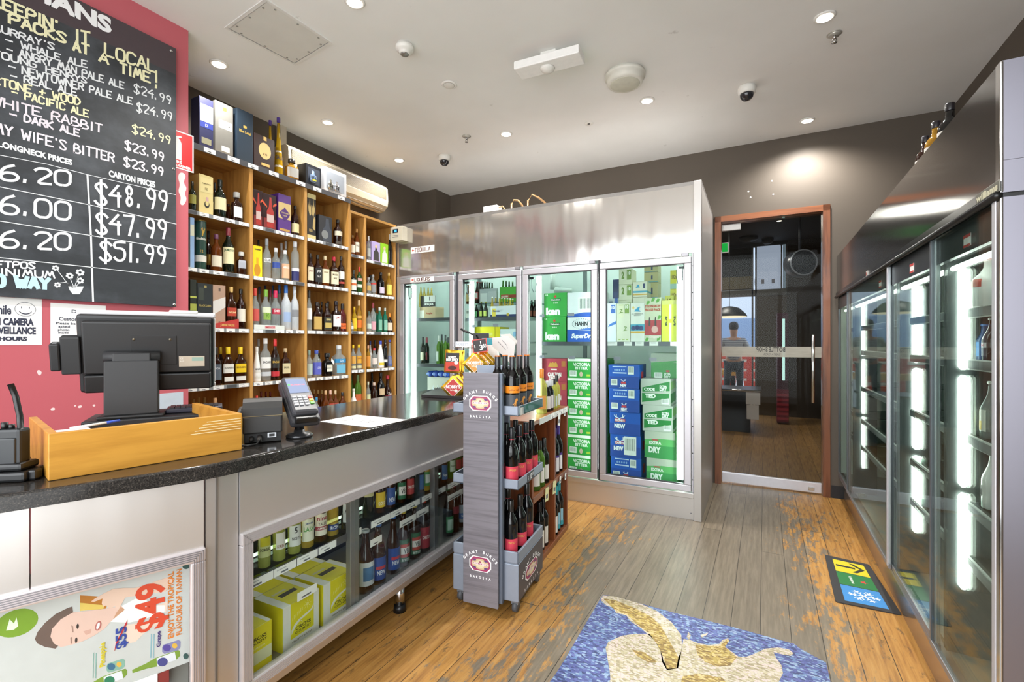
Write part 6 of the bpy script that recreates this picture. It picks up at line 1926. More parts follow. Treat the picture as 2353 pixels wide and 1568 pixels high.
YT = [(.08, .33, '#43484f', 80), (.36, .48, '#ea8a1c', 80)]
yh, yr = .300, .038
for (x, y), lb in (((-.055, .055), 'front corner shiraz with orange band, top tray of wine stand'), ((-.055, .165), 'second shiraz along the outer edge, top tray of wine stand'), ((-.055, .275), 'third shiraz along the outer edge, top tray of wine stand'),
                   ((-.138, .052), 'shiraz half behind the front board, top tray of wine stand'), ((-.14, .16), 'shiraz in inner line, top tray of wine stand')):
    t = wine_at(0, 0, 1.028, yr, yh, 'blk', '#26282c', YT, [('[yellow tail]', '#8a4a10', .40, .03, 85)], 'orange-topped ' + lb, turn=42, pt_=wl(x, y), band=(.985, 1.003, '#e07a1c'))
    roo(t, yr, yh)
WB = [(.10, .34, '#cf3c50', 62)]
for (x, y), lb in (((-.062, .06), 'front corner'), ((-.05, .145), 'second along outer edge'), ((-.045, .235), 'third along outer edge'), ((-.045, .33), 'fourth along outer edge'), ((-.155, .085), 'behind the front corner one'), ((-.225, .05), 'nearest the front board'),
                   ((-.14, .18), 'middle of inner line'), ((-.215, .15), 'deep in inner line'), ((-.13, .29), 'far end of inner line')):
    wine_at(0, 0, .651, .037, .30, 'blk', '#15151a', WB, [('WOLF', '#c9a04a', .26, .035, 60)], 'red-labelled red wine bottle, ' + lb + ', middle tray of stand', turn=38, pt_=wl(x, y), band=(.72, .80, '#cf3c50'))
for (x, y), lb, bd in (((-.07, .07), 'front corner', None), ((-.055, .17), 'second along outer edge', None), ((-.06, .29), 'third along outer edge', 1), ((-.145, .085), 'behind the front corner one', None), ((-.216, .05), 'nearest the front board', None),
                       ((-.14, .20), 'middle of inner line', 1), ((-.215, .16), 'deep in inner line', 1), ((-.205, .27), 'far end of inner line', None)):
    wine_at(0, 0, .2705, .037, .295 if bd is None else .325, 'blk', '#1a1816', WB, [('WOLF', '#c9a04a', .26, .035, 60)], 'red-labelled red wine bottle, ' + lb + ', bottom bin of stand', turn=38, pt_=wl(x, y), band=(.72, .80, '#cf3c50') if bd else (.76, .775, '#b8923c'))

GRP['bottle'] = 'wines in the timber rack'
# ---------------------------------------------------------------- low timber wine rack behind the stand
ra = math.atan2(3.30 - 2.757, -1.305 + 1.254)
PRk = Plane((-1.306, 3.302), ra + PI)       # front looks +X; local x runs back toward the viewer... kept negative
RW = wood('redwood_rack', '#8a4a26', '#5c2c16', axis=2, stretch=10, scale=2.2, rough=.35)
RWH = wood('redwood_rack_board', '#8a5232', '#5f3219', axis=0, stretch=10, scale=2.2, rough=.35)
PRk = Plane((-1.306, 3.302), ra)
rk = thing('wine_rack', 'low reddish timber wine rack with two tiers behind the wheeled stand', 'rack', (PRk.o.x, PRk.o.y, 0), ra)
L0_, DR = -.76, .27
for x in (L0_, -.32, -.022):
    mb = MB(); mb.box(x, x + .022, 0, DR, 0.0, .90, RW, .002); mb.build('side_panel', rk)
mb = MB(); mb.box(L0_, .002, DR, DR + .01, 0, .9, RW); mb.build('back_panel', rk)
for z in (.03, .45):
    mb = MB(); mb.box(L0_ + .022, -.022, 0.002, DR, z - .018, z, RWH); mb.box(L0_, 0, -.006, .002, z - .032, z + .006, RWH, .002); mb.build('shelf', rk)
mb = MB(); mb.box(L0_, .004, -.008, DR + .01, .895, .92, RWH, .003); tb_ = mb.build('top_board', rk)
mb = MB(); mb.box(L0_ + .1, -.03, -.012, -.008, .885, .922, mat('#c3c6c2', .35)); mb.build('price_rail', tb_)
for k in range(4):
    ticket(tb_, -.14 - k * .1, -.06 - k * .1, -.0135, .888, .919)
PY = mat('#d9d3a0', .7)
for x, z, w, h, m, r in ((-.10, .44, .035, .045, PAPER, .1), (-.23, .45, .035, .045, PAPER, .1), (-.36, .455, .07, .085, PY, .12), (-.52, .455, .065, .085, PY, .1), (-.12, .905, .035, .04, PAPER, .15), (-.25, .905, .05, .09, PAPER, .2)):
    mb = MB(M=Matrix.Translation((x, -.014, z)) @ Matrix.Rotation(r, 4, 'Y')); mb.box(-w / 2, w / 2, 0, .0012, -h, 0, m); mb.box(-w * .3, w * .25, -.0005, 0, -h * .8, -h * .5, TINY); mb.build('hanging_ticket', rk)


def rk_b(x, y, z, h, r, body, cap, L, label, T=(), turn=20, band=None):
    p = PRk.world(x, y, 0)
    return wine_at(0, 0, z, r, h, body, cap, L, T, label, turn=turn, pt_=p, band=band)


for x, c, h_, y in ((-.215, '#c22a7a', .315, .045), (-.14, '#2fb0b8', .32, .05), (-.065, '#2fb0b8', .335, .05), (-.255, '#2fa0a8', .32, .19)):
    n = {-.215: 'pink-capped', -.14: 'turquoise-capped, first,', -.065: 'turquoise-capped, second,', -.255: 'turquoise-capped rear'}[x]
    rk_b(x, y, .031, h_, .036, 'blk', c, [(.06, .42, '#e8e6e4', 62)] if c == '#c22a7a' else [(.06, .16, '#3aa0b0', 70), (.16, .42, '#8cc0d4', 62)], n + ' wine bottle on lower shelf of timber rack')
rk_b(-.26, .11, .031, .30, .036, 'dkg', '#15151a', [(.06, .42, '#eceae6', 62)], 'dark bottle with white wreath label by rack divider')
rk_b(-.40, .055, .031, .31, .037, 'blk', '#17171a', [(.06, .42, '#e6e4dc', 62)], 'black-capped bottle in lower near compartment of rack')
rk_b(-.48, .055, .031, .31, .037, 'blk', '#17171a', [(.06, .42, '#e6e4dc', 62)], 'bottle half hidden by stand bin, lower near compartment of rack')
for x, h_ in ((-.245, .315), (-.165, .325), (-.085, .335)):
    n = {-.245: 'first', -.165: 'middle', -.085: 'last'}[x]
    rk_b(x, .05, .451, h_, .036, 'blk', '#4a2f86', [(.06, .36, '#e9e6ea', 62), (.36, .41, '#4a2f86', 62)], n + ' purple-capped bottle on upper shelf of timber rack')
for x in (-.40, -.49, -.58):
    n = {-.40: 'nearest the divider', -.49: 'second from the divider', -.58: 'third from the divider'}[x]
    rk_b(x, .05, .451, .30, .037, 'dkg' if x == -.4 else 'lgrn', '#1a1a1a', [(.1, .42, '#e6e2da', 62)], 'pale-labelled green bottle, ' + n + ', upper near compartment')
for x, h_, b, c, L, n in ((-.32, .21, 'blk', '#c8ccd2', [(.08, .5, '#ddd8d8', 62)], 'first silver-capped'), (-.255, .215, 'blk', '#c8ccd2', [(.08, .5, '#ddd8d8', 62)], 'second silver-capped'), (-.215, .21, 'paleyel', '#d0d2d0', [(.08, .5, '#ddd8d8', 50)], 'pale silver-capped'),
                          (-.16, .215, 'paleyel', '#17171a', [(.08, .42, '#c2cccc', 55)], 'first black-capped pale'), (-.10, .235, 'paleyel', '#17171a', [(.08, .42, '#d8dada', 55)], 'second black-capped pale')):
    rk_b(x, .055, .921, h_, .027, b, c, L, n + ' small wine bottle on top of timber rack')
rk_b(-.42, .06, .921, .30, .037, 'paleyel', '#e08a2a', [(.1, .4, '#e0a050', 55)], 'pale green bottle with orange label behind top tray')

# ---------------------------------------------------------------- counter end: snack display, gift bag, folder
FOIL = mat('#c79a2c', .2, .85, var=.15, scale=60)
FOILR = mat('#b8302a', .3)


def bag(mb, w, h, m, M, n=10, bulge=.012):
    """pillow packet in local xz, centre at origin"""
    vs, fs = [], []
    for s_ in (-1, 1):
        for i in range(n + 1):
            for j in range(n + 1):
                a, b = i / n, j / n
                e = (math.sin(PI * a) * math.sin(PI * b)) ** .6 if 0 < i < n and 0 < j < n else 0
                vs.append(((a - .5) * w, s_ * bulge * e + (.001 * math.sin(23 * a) if e else 0), (b - .5) * h))
    o = (n + 1) ** 2
    for i in range(n):
        for j in range(n):
            q = i * (n + 1) + j
            fs.append((q, q + n + 1, q + n + 2, q + 1)); fs.append((q + o, q + 1 + o, q + n + 2 + o, q + n + 1 + o))
    mb.add(vs, fs, m, True, M)


na = math.radians(24)


def snack(u, v, size, rot, face, txt, sub, label, y=2.70, hx2='#c9382e', dpt=0.0):
    p = Plane((-1.92, 2.66), na).hit(u, v, dpt)
    t = thing('snack_packet', label, 'snack packet', p, na)
    R = Matrix.Rotation(rot, 4, 'Y')
    mb = MB(); bag(mb, size, size, FOIL, R); mb.build('foil_packet', t)
    mb = MB(); k = size * .36
    q = [R @ Vector(c) for c in ((-k, -.0135, -k), (k, -.0135, -k), (k, -.0135, k), (-k, -.0135, k))]
    mb.add(q, [(0, 1, 2, 3)], mat('#e8e2d8', .4)); k *= .93
    q = [R @ Vector(c) for c in ((-k, -.014, -k), (k, -.014, -k), (k, -.014, k), (-k, -.014, k))]
    mb.add(q, [(0, 1, 2, 3)], mat(face, .4)); mb.lathe([(.001, -.001), (size * .09, 0), (.001, .001)], mat('#e6e0d8', .4), 14, smooth=False, M=Matrix.Translation((size * .16, -.0145, -size * .17)) @ Matrix.Rotation(PI / 2, 4, 'X')); fp = mb.build('front_print', t)
    mb = MB(); put_text(mb, txt, mat('#f6f4f0', .5, var=0), 0, -.004, size * .78, size * .16, y=-.0155, bold=.05, align='c')
    if sub: put_text(mb, sub, mat('#f6f0e0', .5, var=0), -size * .02, -size * .16, size * .3, size * .07, y=-.0155, bold=.02, align='c')
    mb.build('lettering', fp)
    return t


snack(1042, 891, .128, PI / 4, '#c22c2a', "NOBBY'S", 'Salted', 'red diamond-hung peanut packet at front of snack rack')
snack(1052, 888, .128, PI / 4, '#c22c2a', "NOBBY'S", None, 'red peanut packet hung second behind front one', dpt=.04)
snack(1060, 886, .128, PI / 4, '#c22c2a', "NOBBY'S", None, 'red peanut packet hung last behind front one', dpt=.08)
snack(1091, 836, .125, PI / 4, '#d8942c', "NOBBY'S", 'Salted', 'orange diamond-hung nut packet at upper peg')
snack(1106, 835, .125, PI / 4, '#d8942c', "NOBBY'S", None, 'orange nut packet hung second on upper peg', dpt=.05)
snack(1114, 832, .125, PI / 4, '#d8942c', "NOBBY'S", None, 'orange nut packet hung last on upper peg', dpt=.09)
snack(1082, 893, .10, 0, '#c8403a', "BBQ", None, 'red nut packet tucked behind the timber-look board', dpt=.02)
for k, lb in ((0, 'black and red beef jerky packet hanging in front'), (1, 'second jerky packet hanging behind the front one')):
    p = Plane((-1.92, 2.66), na).hit(1041 + 6 * k, 831, .03 * k)
    t = thing('snack_packet', lb, 'snack packet', p, na - .15)
    mb = MB(); bag(mb, .125, .16, FOIL, Matrix.Rotation(.06, 4, 'Y')); mb.build('foil_packet', t)
    if k == 0:
        mb = MB(); mb.box(-.048, .05, -.0138, -.0132, -.002, .06, mat('#1a1416', .4)); mb.box(-.05, .05, -.0138, -.0132, -.068, -.002, mat('#c83a22', .4)); mb.prism(ell(.0, -.045, .032, .015, 14), -.0142, -.0136, mat('#4a1c14', .5)); mb.lathe([(.001, -.001), (.014, 0), (.001, .001)], mat('#e6e0d8', .4), 14, smooth=False, M=Matrix.Translation((.028, -.0145, -.008)) @ Matrix.Rotation(PI / 2, 4, 'X')); fp = mb.build('front_print', t)
        mb = MB(); put_text(mb, "NOBBY'S", mat('#f6f4f0', .5, var=0), 0, .024, .06, .013, y=-.0145, bold=.05, align='c'); put_text(mb, 'BEEF JERKY', mat('#f6f4f0', .5, var=0), 0, .005, .09, .016, y=-.0145, bold=.05, align='c'); mb.build('lettering', fp)
pb = Plane((-1.92, 2.66), na)
b0 = pb.hit(1062, 880, .05); 
t = thing('snack_rack', 'wire snack hanger with grey header plate on the counter end', 'rack', (b0.x, b0.y, TZ), na)
mb = MB(); mb.box(-.09, .11, -.07, .09, 0, .006, mat('#9a9ca0', .3, .8), .002); mb.build('base_plate', t)
mb = MB()
mb.tube([(0, .06, 0), (0, .06, .40)], .004, CHROME); mb.tube([(-.09, .06, .20), (.12, .06, .20)], .003, CHROME); mb.tube([(-.06, .06, .35), (.08, .06, .35)], .003, CHROME)
for x, z in ((-.05, .20), (-.055, .355), (.07, .355)): mb.tube([(x, .06, z), (x, -.06, z - .004)], .0022, CHROME)
mb.build('wire_frame', t)
h0 = pb.loc(1065, 793, .05); h1 = pb.loc(1106, 778, .05)
mb = MB(); mb.box(-.06, .045, .052, .057, .355, .395, mat('#a9abb0', .35, .6), .004); hp = mb.build('header_plate', t)
mb = MB(); put_text(mb, "NOBBY'S", mat('#8f9196', .4, .6, var=0), -.008, .365, .09, .02, y=.051, bold=.04, align='c'); mb.build('lettering', hp)
c0_ = pb.hit(1103, 796, -.02)
t = thing('price_card', 'black price card with red border clipped to the snack hanger', 'price card', c0_, na)
Rt = Matrix.Rotation(-.12, 4, 'Y')
mb = MB(M=Rt); mb.box(-.052, .05, 0, .0015, -.042, .05, mat('#d84a44', .5)); mb.box(-.046, .044, -.0006, 0, -.036, .044, mat('#2c2426', .5)); cd = mb.build('card', t)
mb = MB(M=Rt); put_text(mb, '3', WHITE, -.004, -.026, .022, .036, y=-.0012, bold=.03); put_text(mb, '50', WHITE, .019, -.012, .024, .024, y=-.0012, bold=.03); put_text(mb, '$', WHITE, -.04, -.006, .008, .018, y=-.0012); put_text(mb, '1', WHITE, .004, .016, .006, .02, y=-.0012); mb.build('lettering', cd)
# gift bag on the counter end
g0 = at_z(1120, 893, HCNT)
t = thing('gift_bag', 'tall white paper gift bag standing behind the snack packets', 'bag', (-1.826, 2.958, TZ), na)
BGM = mat('#d9d6d2', .6)
mb = MB(); mb.box(-.10, .10, -.05, .07, 0, .37, BGM, .002); mb.box(-.095, .095, -.045, .065, .365, .3705, mat('#6a6662', .8)); mb.build('bag_body', t)
mb = MB(); mb.box(-.02, .10, -.03, .0, .37, .42, mat('#2a8a9a', .5), .004); mb.box(.0, .06, .0, .03, .37, .43, mat('#a8744a', .6), .004); mb.build('tissue', t)
t = thing('black_camera_strap', 'black boxy gadget with strap poking out of the gift bag', 'gadget', (-1.866, 2.948, TZ + .372), na)
mb = MB(); mb.box(-.05, .07, -.02, .03, 0.001, .085, mat('#18181a', .5), .006); mb.build('case', t)
mb = MB(); mb.tube([(-.05, 0, .075), (-.08, -.01, .09), (-.11, -.01, .10), (-.14, 0, .115)], .008, BLACK); mb.tube([(-.02, -.025, .07), (-.0, -.03, .02), (.02, -.06, -.03), (.03, -.065, -.06)], .006, BLACK); mb.build('strap', t)
t = thing('folded_receipts', 'crumpled white paper slips leaning out of the gift bag corner', 'papers', (-1.683, 3.0, TZ + .375), na)
mb = MB(M=Matrix.Rotation(-.35, 4, 'Y') @ Matrix.Rotation(.25, 4, 'X'))
mb.prism([(-.02, -.09), (.0, -.17), (.085, .0), (.05, .06), (-.06, .09), (-.08, .03)], -.065, -.063, PAPER); mb.prism([(.04, -.06), (.1, .0), (.07, .07), (.0, .09)], -.055, -.053, mat('#e6e2dc', .7)); mb.tube([(-.03, -.066, .05), (-.01, -.066, .0), (.0, -.066, -.03)], .0012, INK); mb.tube([(.0, -.066, .05), (.02, -.066, .0), (.015, -.066, -.02)], .0012, INK); mb.build('slip', t)
# black folder at the far end
c4 = [at_z(u, v, HCNT + .02) for u, v in ((968, 907), (1062, 912), (1100, 898), (1003, 893))]
t = thing('black_folder', 'flat black padded folder lying at the far counter end', 'folder', (0, 0, 0))
mb = MB(); vs = [tuple(p) for p in c4] + [(p.x, p.y, TZ + .001) for p in c4]
mb.add(vs, [(0, 1, 2, 3), (7, 6, 5, 4), (0, 4, 5, 1), (1, 5, 6, 2), (2, 6, 7, 3), (3, 7, 4, 0)], mat('#2b2a2b', .4)); mb.build('cover', t)
p = at_z(1008, 892, HCNT + .03)
t = thing('spiral_cord', 'coiled black cord resting on the black folder', 'cord', (p.x, p.y, HCNT + .0285), na)
mb = MB(); mb.tube([(-.04 + k * .0025, .007 * math.cos(k * 1.2), .007 * math.sin(k * 1.2)) for k in range(48)], .0022, BLACK, 6); mb.build('coil', t)
# ---------------------------------------------------------------- walk-in cooler along the back wall
ck_ = thing('display_cooler', 'long stainless walk-in cooler with four glazed doors along back wall', 'cooler', (PC.o.x, PC.o.y, 0), PC.a)
CX0, CX1, CZ = -3.492, -.432, 2.665
CD = 1.12
CASE = mat('#dfe8e6', .35, var=.03, scale=4)
mb = MB(); mb.box(CX0, CX1, 0, .035, 2.105, CZ, steel('cooler_header_steel', '#c9c5c0', axis=2, rough=.15, wav=.007)); mb.build('header_panel', ck_)
mb = MB(); mb.box(CX0, CX1, 0, CD, CZ - .03, CZ, STEEL); mb.build('top_panel', ck_)
mb = MB(); mb.box(CX1 - .03, CX1, .0, CD, 0, CZ - .001, STEELV); mb.box(CX1 - .056, CX1, -.012, .0, 0, CZ, STEELV, .003); mb.build('side_panel', ck_)
mb = MB(); mb.box(CX0, CX0 + .05, 0, .035, 0, 2.105, STEELV); mb.box(CX0, CX0 + .03, .035, CD, 0, CZ - .03, STEELV); mb.build('side_panel', ck_)
mb = MB(); mb.box(CX0, CX1 - .056, .012, .035, 0, .17, STEEL); mb.box(CX0, CX1 - .056, -.004, .035, .17, .212, STEEL, .004); mb.cyl((CX1 - .08, .011, .05), (CX1 - .08, .013, .05), .006, ALUD, 8); mb.build('base_plinth', ck_)
mb = MB(); mb.box(CX0 + .03, CX1 - .03, CD - .03, CD, .2, 2.5, CASE); mb.box(CX0 + .03, CX1 - .03, .035, CD - .03, 2.48, 2.5, CASE); mb.box(CX0 + .03, CX0 + .034, .035, CD - .03, .2, 2.5, CASE); mb.box(CX1 - .034, CX1 - .03, .035, CD - .03, .2, 2.5, CASE)
mb.box(CX0 + .03, CX1 - .03, .035, CD - .03, .19, .2, mat('#a9b4b2', .4)); mb.build('inner_lining', ck_)
DOORS = [(-3.432, -2.738), (-2.688, -1.988), (-1.974, -1.264), (-1.240, -.506)]
CGL = pane('#edf5f3', gloss=.5)
GASK = mat('#2c2c30', .5)
for i, (a, b) in enumerate(DOORS):
    mb = MB(); frame(mb, a, b, -.022, .012, .226, 2.075, .052, ALU, .005); d = mb.build('glass_door', ck_)
    mb = MB(); frame(mb, a + .05, b - .05, -.016, .010, .276, 2.025, .008, GASK, 0); mb.build('gasket', d)
    mb = MB(); mb.box(a + .054, b - .054, -.006, 0, .28, 2.02, CGL); mb.build('glass_pane', d)
    mb = MB(); mb.box(a + .005, b - .07, -.018, .008, 2.080, 2.104, ALU, .003); mb.box(b - .07, b - .02, -.02, .008, 2.078, 2.106, ALUD, .003); mb.build('hinge_rail', d)
    sgn = 1 if i < 3 else -1
    hx = (a + .075) if i < 3 else (b - .075)
    mb = MB(); mb.box(hx - .022, hx + .022, .012, .035, 1.985, 2.005, BLACK); mb.tube([(hx - sgn * .005, .03, 1.985), (hx - sgn * .004, .035, 1.90), (hx + sgn * .012, .035, 1.865), (hx + sgn * .035, .035, 1.875), (hx + sgn * .04, .035, 1.93), (hx + sgn * .04, .03, 1.985)], .004, mat('#5a6468', .5)); mb.build('door_cable', d)
for x0, x1 in ((CX0 + .05, -3.432), (-2.738, -2.688), (-1.988, -1.974), (-1.264, -1.240), (-.506, CX1 - .056)):
    mb = MB(); mb.box(x0, x1, .012, .045, .2, 2.105, GASK if x1 - x0 < .045 else mat('#4a4a50', .4)); mb.build('mullion', ck_)
mb = MB(); mb.box(-.500, -.492, -.004, .012, .22, 2.1, ALU)
for k in range(9): mb.cyl((-.497, -.006, .32 + k * .21), (-.497, -.003, .32 + k * .21), .004, BLACK, 6)
mb.build('screw_strip', ck_)
TUBE = glow('#f3fff8', 16.0)
for x, z0_, z1_ in ((-3.335, .3, 2.0), (-2.60, .3, 2.0), (-1.86, .3, 2.0), (-.60, .3, 2.0), (-1.30, .3, 2.0)):
    mb = MB(); mb.cyl((x, .075, z0_), (x, .075, z1_), .016, TUBE, 12); mb.box(x - .03, x + .03, .092, .1, z0_ - .02, z1_ + .02, WHITE); mb.build('lamp_or_fill_tube', ck_)
for x0, x1 in ((-3.4, -2.1), (-1.9, -.6)):
    mb = MB(); mb.cyl((x0, .7, 2.44), (x1, .7, 2.44), .018, TUBE, 10); mb.build('lamp_or_fill_tube', ck_)  # out-of-sight ceiling tubes added to brighten the cooler lining
S34 = PC.loc(1480, 786, .13)[1]
S1a, S1b, S2a = PC.loc(980, 731.5, .12)[1], PC.loc(980, 836, .12)[1], PC.loc(1120, 730, .12)[1]
SHM = mat('#b9c4c6', .35, .3)
for a, b, z, nm in ((CX0 + .12, -2.72, S1a, 1), (CX0 + .12, -2.72, S1b, 1), (-2.66, -2.0, S2a, 1), (-1.84, -1.27, S34, 1), (-1.225, -.62, S34, 1), (-2.66, -2.0, S2a - .36, 1)):
    mb = MB(); mb.box(a, b, .10, .62, z - .018, z - .0005, SHM); s = mb.build('shelf', ck_)
    mb = MB(); mb.box(a, b, .096, .10, z - .034, z + .001, mat('#4b4f56', .4)); mb.build('price_rail', s)
for u0, u1, s_ in ((1392, 1418, 0), (1433, 1452, 0), (1459, 1479, 0), (1492, 1512, 0), (1540, 1561, 0)):
    mb = MB(); mb.box(PC.loc(u0, 790, .09)[0], PC.loc(u1, 790, .09)[0], .094, .0955, S34 - .033, S34, PAPER); mb.box(PC.loc(u0 + 3, 790, .09)[0], PC.loc(u1 - 5, 790, .09)[0], .0935, .094, S34 - .012, S34 - .006, TINY); mb.build('price_ticket', ck_)
for u, v in ((1085, 750), (1139, 748), (1140, 700), (1244, 726), (1312, 723), (1244, 820), (1314, 822), (1418, 824), (1500, 826)):
    x, z = PC.loc(u, v, .07)
    mb = MB(); mb.box(x - .03, x + .03, .07, .073, z - .014, z + .014, mat('#9a97a4', .5)); mb.build('price_ticket', ck_)
for x in (-3.17, -2.88, -1.62, -1.50):
    mb = MB(); mb.box(x, x + .035, .66, .69, .2, 2.4, mat('#8d979b', .4, .4)); mb.build('shelf_post', ck_)
# things fixed on or standing on the cooler
t = thing('thermostat_box', 'small beige thermostat box with blue display on cooler header end', 'controller', PC.world(PC.loc(906, 540)[0] + .02, -.001, PC.loc(925, 557)[1]), PC.a)
bw_ = .165
mb = MB(); mb.box(0, bw_, -.085, 0, 0, .15, mat('#d2cbb8', .45), .004); bx = mb.build('case', t)
mb = MB(); mb.box(.035, .105, -.0865, -.085, .085, .125, mat('#101826', .3)); mb.box(.055, .09, -.0872, -.0864, .092, .118, glow('#4aa8f0', 1.4)); mb.box(.03, .11, -.0858, -.085, .055, .060, TINY); mb.box(.03, .11, -.0858, -.085, .04, .044, TINY); mb.build('display', t)
for nm, u0, v0, u1, v1, tx, hx, lb in (('handwritten_sign', 944, 577, 998, 570, 'TEQUILA', '#6a3a34', 'white tape strip pointing left to tequila on cooler header'), ('handwritten_sign', 946, 644, 1000, 641, 'LIQUEURS', '#5a2f28', 'white tape strip pointing left to liqueurs on first door frame')):
    (xa, za), (xb, zb2) = PC.loc(u0, v0, -.003), PC.loc(u1, v1, -.003)
    yy = -.002 if 'header' in lb else -.0235
    t = thing(nm, lb, 'sign', PC.world(xa, yy, (za + zb2) / 2), PC.a)
    w_ = xb - xa; h = .066 if 'header' in lb else .05
    mb = MB(M=Matrix.Rotation(-math.atan2(zb2 - za, w_) * .6, 4, 'Y')); mb.box(0, w_, -.001, 0, -h / 2, h / 2, PAPER); st_ = mb.build('tape', t)
    mb = MB(M=Matrix.Rotation(-math.atan2(zb2 - za, w_) * .6, 4, 'Y')); put_chalk(mb, tx, mat(hx, .7), lambda x, z: (w_ * .17 + x, -.0016, -h * .3 + z), h * .6, w_ * .66, .006)
    mb.add([(w_ * .04, -.0016, 0), (w_ * .1, -.0016, -h * .24), (w_ * .1, -.0016, h * .24)], [(0, 1, 2)], mat('#c8402c', .7)); mb.box(w_ * .1, w_ * .145, -.0016, -.0012, -.004, .004, mat('#c8402c', .7)); mb.build('lettering', st_)
x, z = PC.loc(1109, 482, .05)
t = thing('junction_box', 'white junction box lying on top of the cooler', 'box', PC.world(x, .06, CZ + .001), PC.a)
mb = MB(); mb.box(0, .155, 0, .1, 0, .075, mat('#dcdad4', .5), .004); mb.build('case', t)
COP = mat('#8a6a44', .4, .4)
for x0, pts, lb in ((0, [(.15, .05, .06), (.20, .05, .062), (.22, .05, .03), (.225, .06, .004)], 'short tan cable leaving the white junction box'),
                    (.30, [(0, .04, .006), (0, .04, .07), (.02, .05, .105), (.06, .06, .10), (.1, .07, .05), (.11, .08, .008)], 'looped tan cable on top of cooler'), (.47, [(0, .05, .006), (.0, .05, .08), (.04, .06, .135), (.1, .07, .10), (.16, .08, .05), (.18, .09, .009)], 'tallest looped brown cable on top of cooler')):
    t = thing('cable', lb, 'cable', PC.world(x + x0, .05, CZ + .001), PC.a)
    mb = MB(); mb.tube(pts, .010 if x0 else .007, COP); mb.build('cable_run', t)


# --- stock in the cooler
GRP.clear()
GRP.update({'bottle': 'bottles in the walk-in cooler', 'box': 'cartons in the walk-in cooler', 'carrier': 'bottle carriers in the walk-in cooler'})
def cb(u0, u1, vt, vb, dp, m, rects, texts, desc, d=.13, z=None, name='beer_carton', side=None, top=None, extra=None, turn=0.0):
    x0, _ = PC.loc(u0, 780, d); x1, _ = PC.loc(u1, 780, d)
    zt_ = PC.loc((u0 + u1) / 2, vt, d)[1]
    zb_ = z if z is not None else PC.loc((u0 + u1) / 2, vb, d)[1]
    return carton(name, desc, 'box', PC.world(x0, d, zb_ + .0006), PC.a + turn, x1 - x0, dp, zt_ - zb_ - .0016, m, rects, texts, side=side, top=top, extra=extra, ch=.003)


CF = .2006
BAR = '#e8eae4'


def bars(x0, x1, z0, z1):
    def f(mb, w, h, y):
        mb.box(x0 * w, x1 * w, y, y + .0003, z0 * h, z1 * h, mat('#eceee8', .5))
        n = 11
        for k in range(n):
            a = x0 + (x1 - x0) * (.08 + .84 * k / n)
            mb.box(a * w, (a + (x1 - x0) * .84 / n * (.3 + .35 * ((k * 7) % 3) / 2)) * w, y - .0003, y, (z0 + (z1 - z0) * .25) * h, (z0 + (z1 - z0) * .9) * h, mat('#77807a', .6))
    return f


GRN, GRND = '#2f9a3c', '#24803a'
VBT = [824.4, 870, 913.8, 957.7, 1001.6, 1048, 1090]
ORD = ['topmost', 'second', 'third', 'fourth', 'fifth', 'lowest']
for i in range(6):
    last = i == 5
    vm = PC.loc(1350, VBT[i + 1], .13)[1]
    cb(1304, 1393, VBT[i], VBT[i + 1], .27, mat(GRN, .45), [(0, 1, .86, 1, '#e6ece2'), (0, 1, 0, .42, '#2a9238')],
       [('VICTORIA', '#eef2ea', .37, .62, .44, .16, .03), ('BITTER', '#eef2ea', .37, .44, .33, .14, .03)], ORD[i] + ' green bitter carton in the cooler stack behind third door', z=CF if last else None,
       extra=lambda mb, w, h, y: (bars(.06, .24, .08, .38)(mb, w, h, y), mb.prism([(w * a, h * b) for a, b in ell(.36, .2, .045, .13, 14)], y, y + .0003, mat('#c8a89a', .5)), mb.box(.5 * w, .6 * w, y, y + .0003, .1 * h, .2 * h, mat('#a8b83a', .5))))
for i, (vt, vb) in enumerate(((824.4, 877), (877, 930), (930, 983), (983, 1036), (1036, 1090))):
    cb(1243, 1302.5, vt, vb, .27, mat('#b23a4c', .45), [(0, 1, 0, .46, '#a83448')],
       [('CARLTON', '#f2eaea', .53, .22, .52, .17, .05), ('DRAUGHT', '#f2eaea', .53, .10, .40, .09, .04)], ORD[i] + ' red draught carton in the stack behind third door', z=CF if i == 4 else None,
       extra=lambda mb, w, h, y: (mb.prism([(w * a, h * b) for a, b in [(.28, .64), (.5, .62), (.66, .64), (.64, .78), (.58, .86), (.52, .80), (.46, .86), (.4, .80), (.36, .84)]], y, y + .0003, mat('#cf9a4a', .4, .3)),
                                  mb.prism([(w * a, h * b) for a, b in [(.8, .66), (.95, .66), (.95, .9), (.8, .9)]], y, y + .0003, mat('#b8743a', .5)), mb.box(.38 * w, .62 * w, y, y + .0003, .5 * h, .56 * h, mat('#e6dede', .5))))
star = [(.5 + (.085 if k % 2 == 0 else .035) * math.cos(PI / 2 + k * PI / 5), .85 + (.085 if k % 2 == 0 else .035) * math.sin(PI / 2 + k * PI / 5)) for k in range(10)]
for i, (vt, vb) in enumerate(((673.2, 728.5), (728.5, 785))):
    cb(1250 - i * 2, 1302.5 - i * 2, vt, vb, .27, mat('#2f9a3c', .4), [(star, '#c8282c'), (.30, .74, .66, .76, '#1c5a2c')],
       [('Heineken', '#eef2ea', .52, .685, .38, .06, .04), ('ken', '#f4f6f2', .40, .10, .62, .27, .06), ('4.6', '#eef2ea', .12, .90, .12, .06)], ('upper' if i == 0 else 'lower') + ' green star lager carton on shelf behind third door', z=S34 if i else None,
       extra=lambda mb, w, h, y: [mb.prism([(w * a, h * b) for a, b in ell(.44 + .07 * k, .58, .03, .03, 10)], y, y + .0003, mat('#b8c8b4', .5)) for k in range(3)])
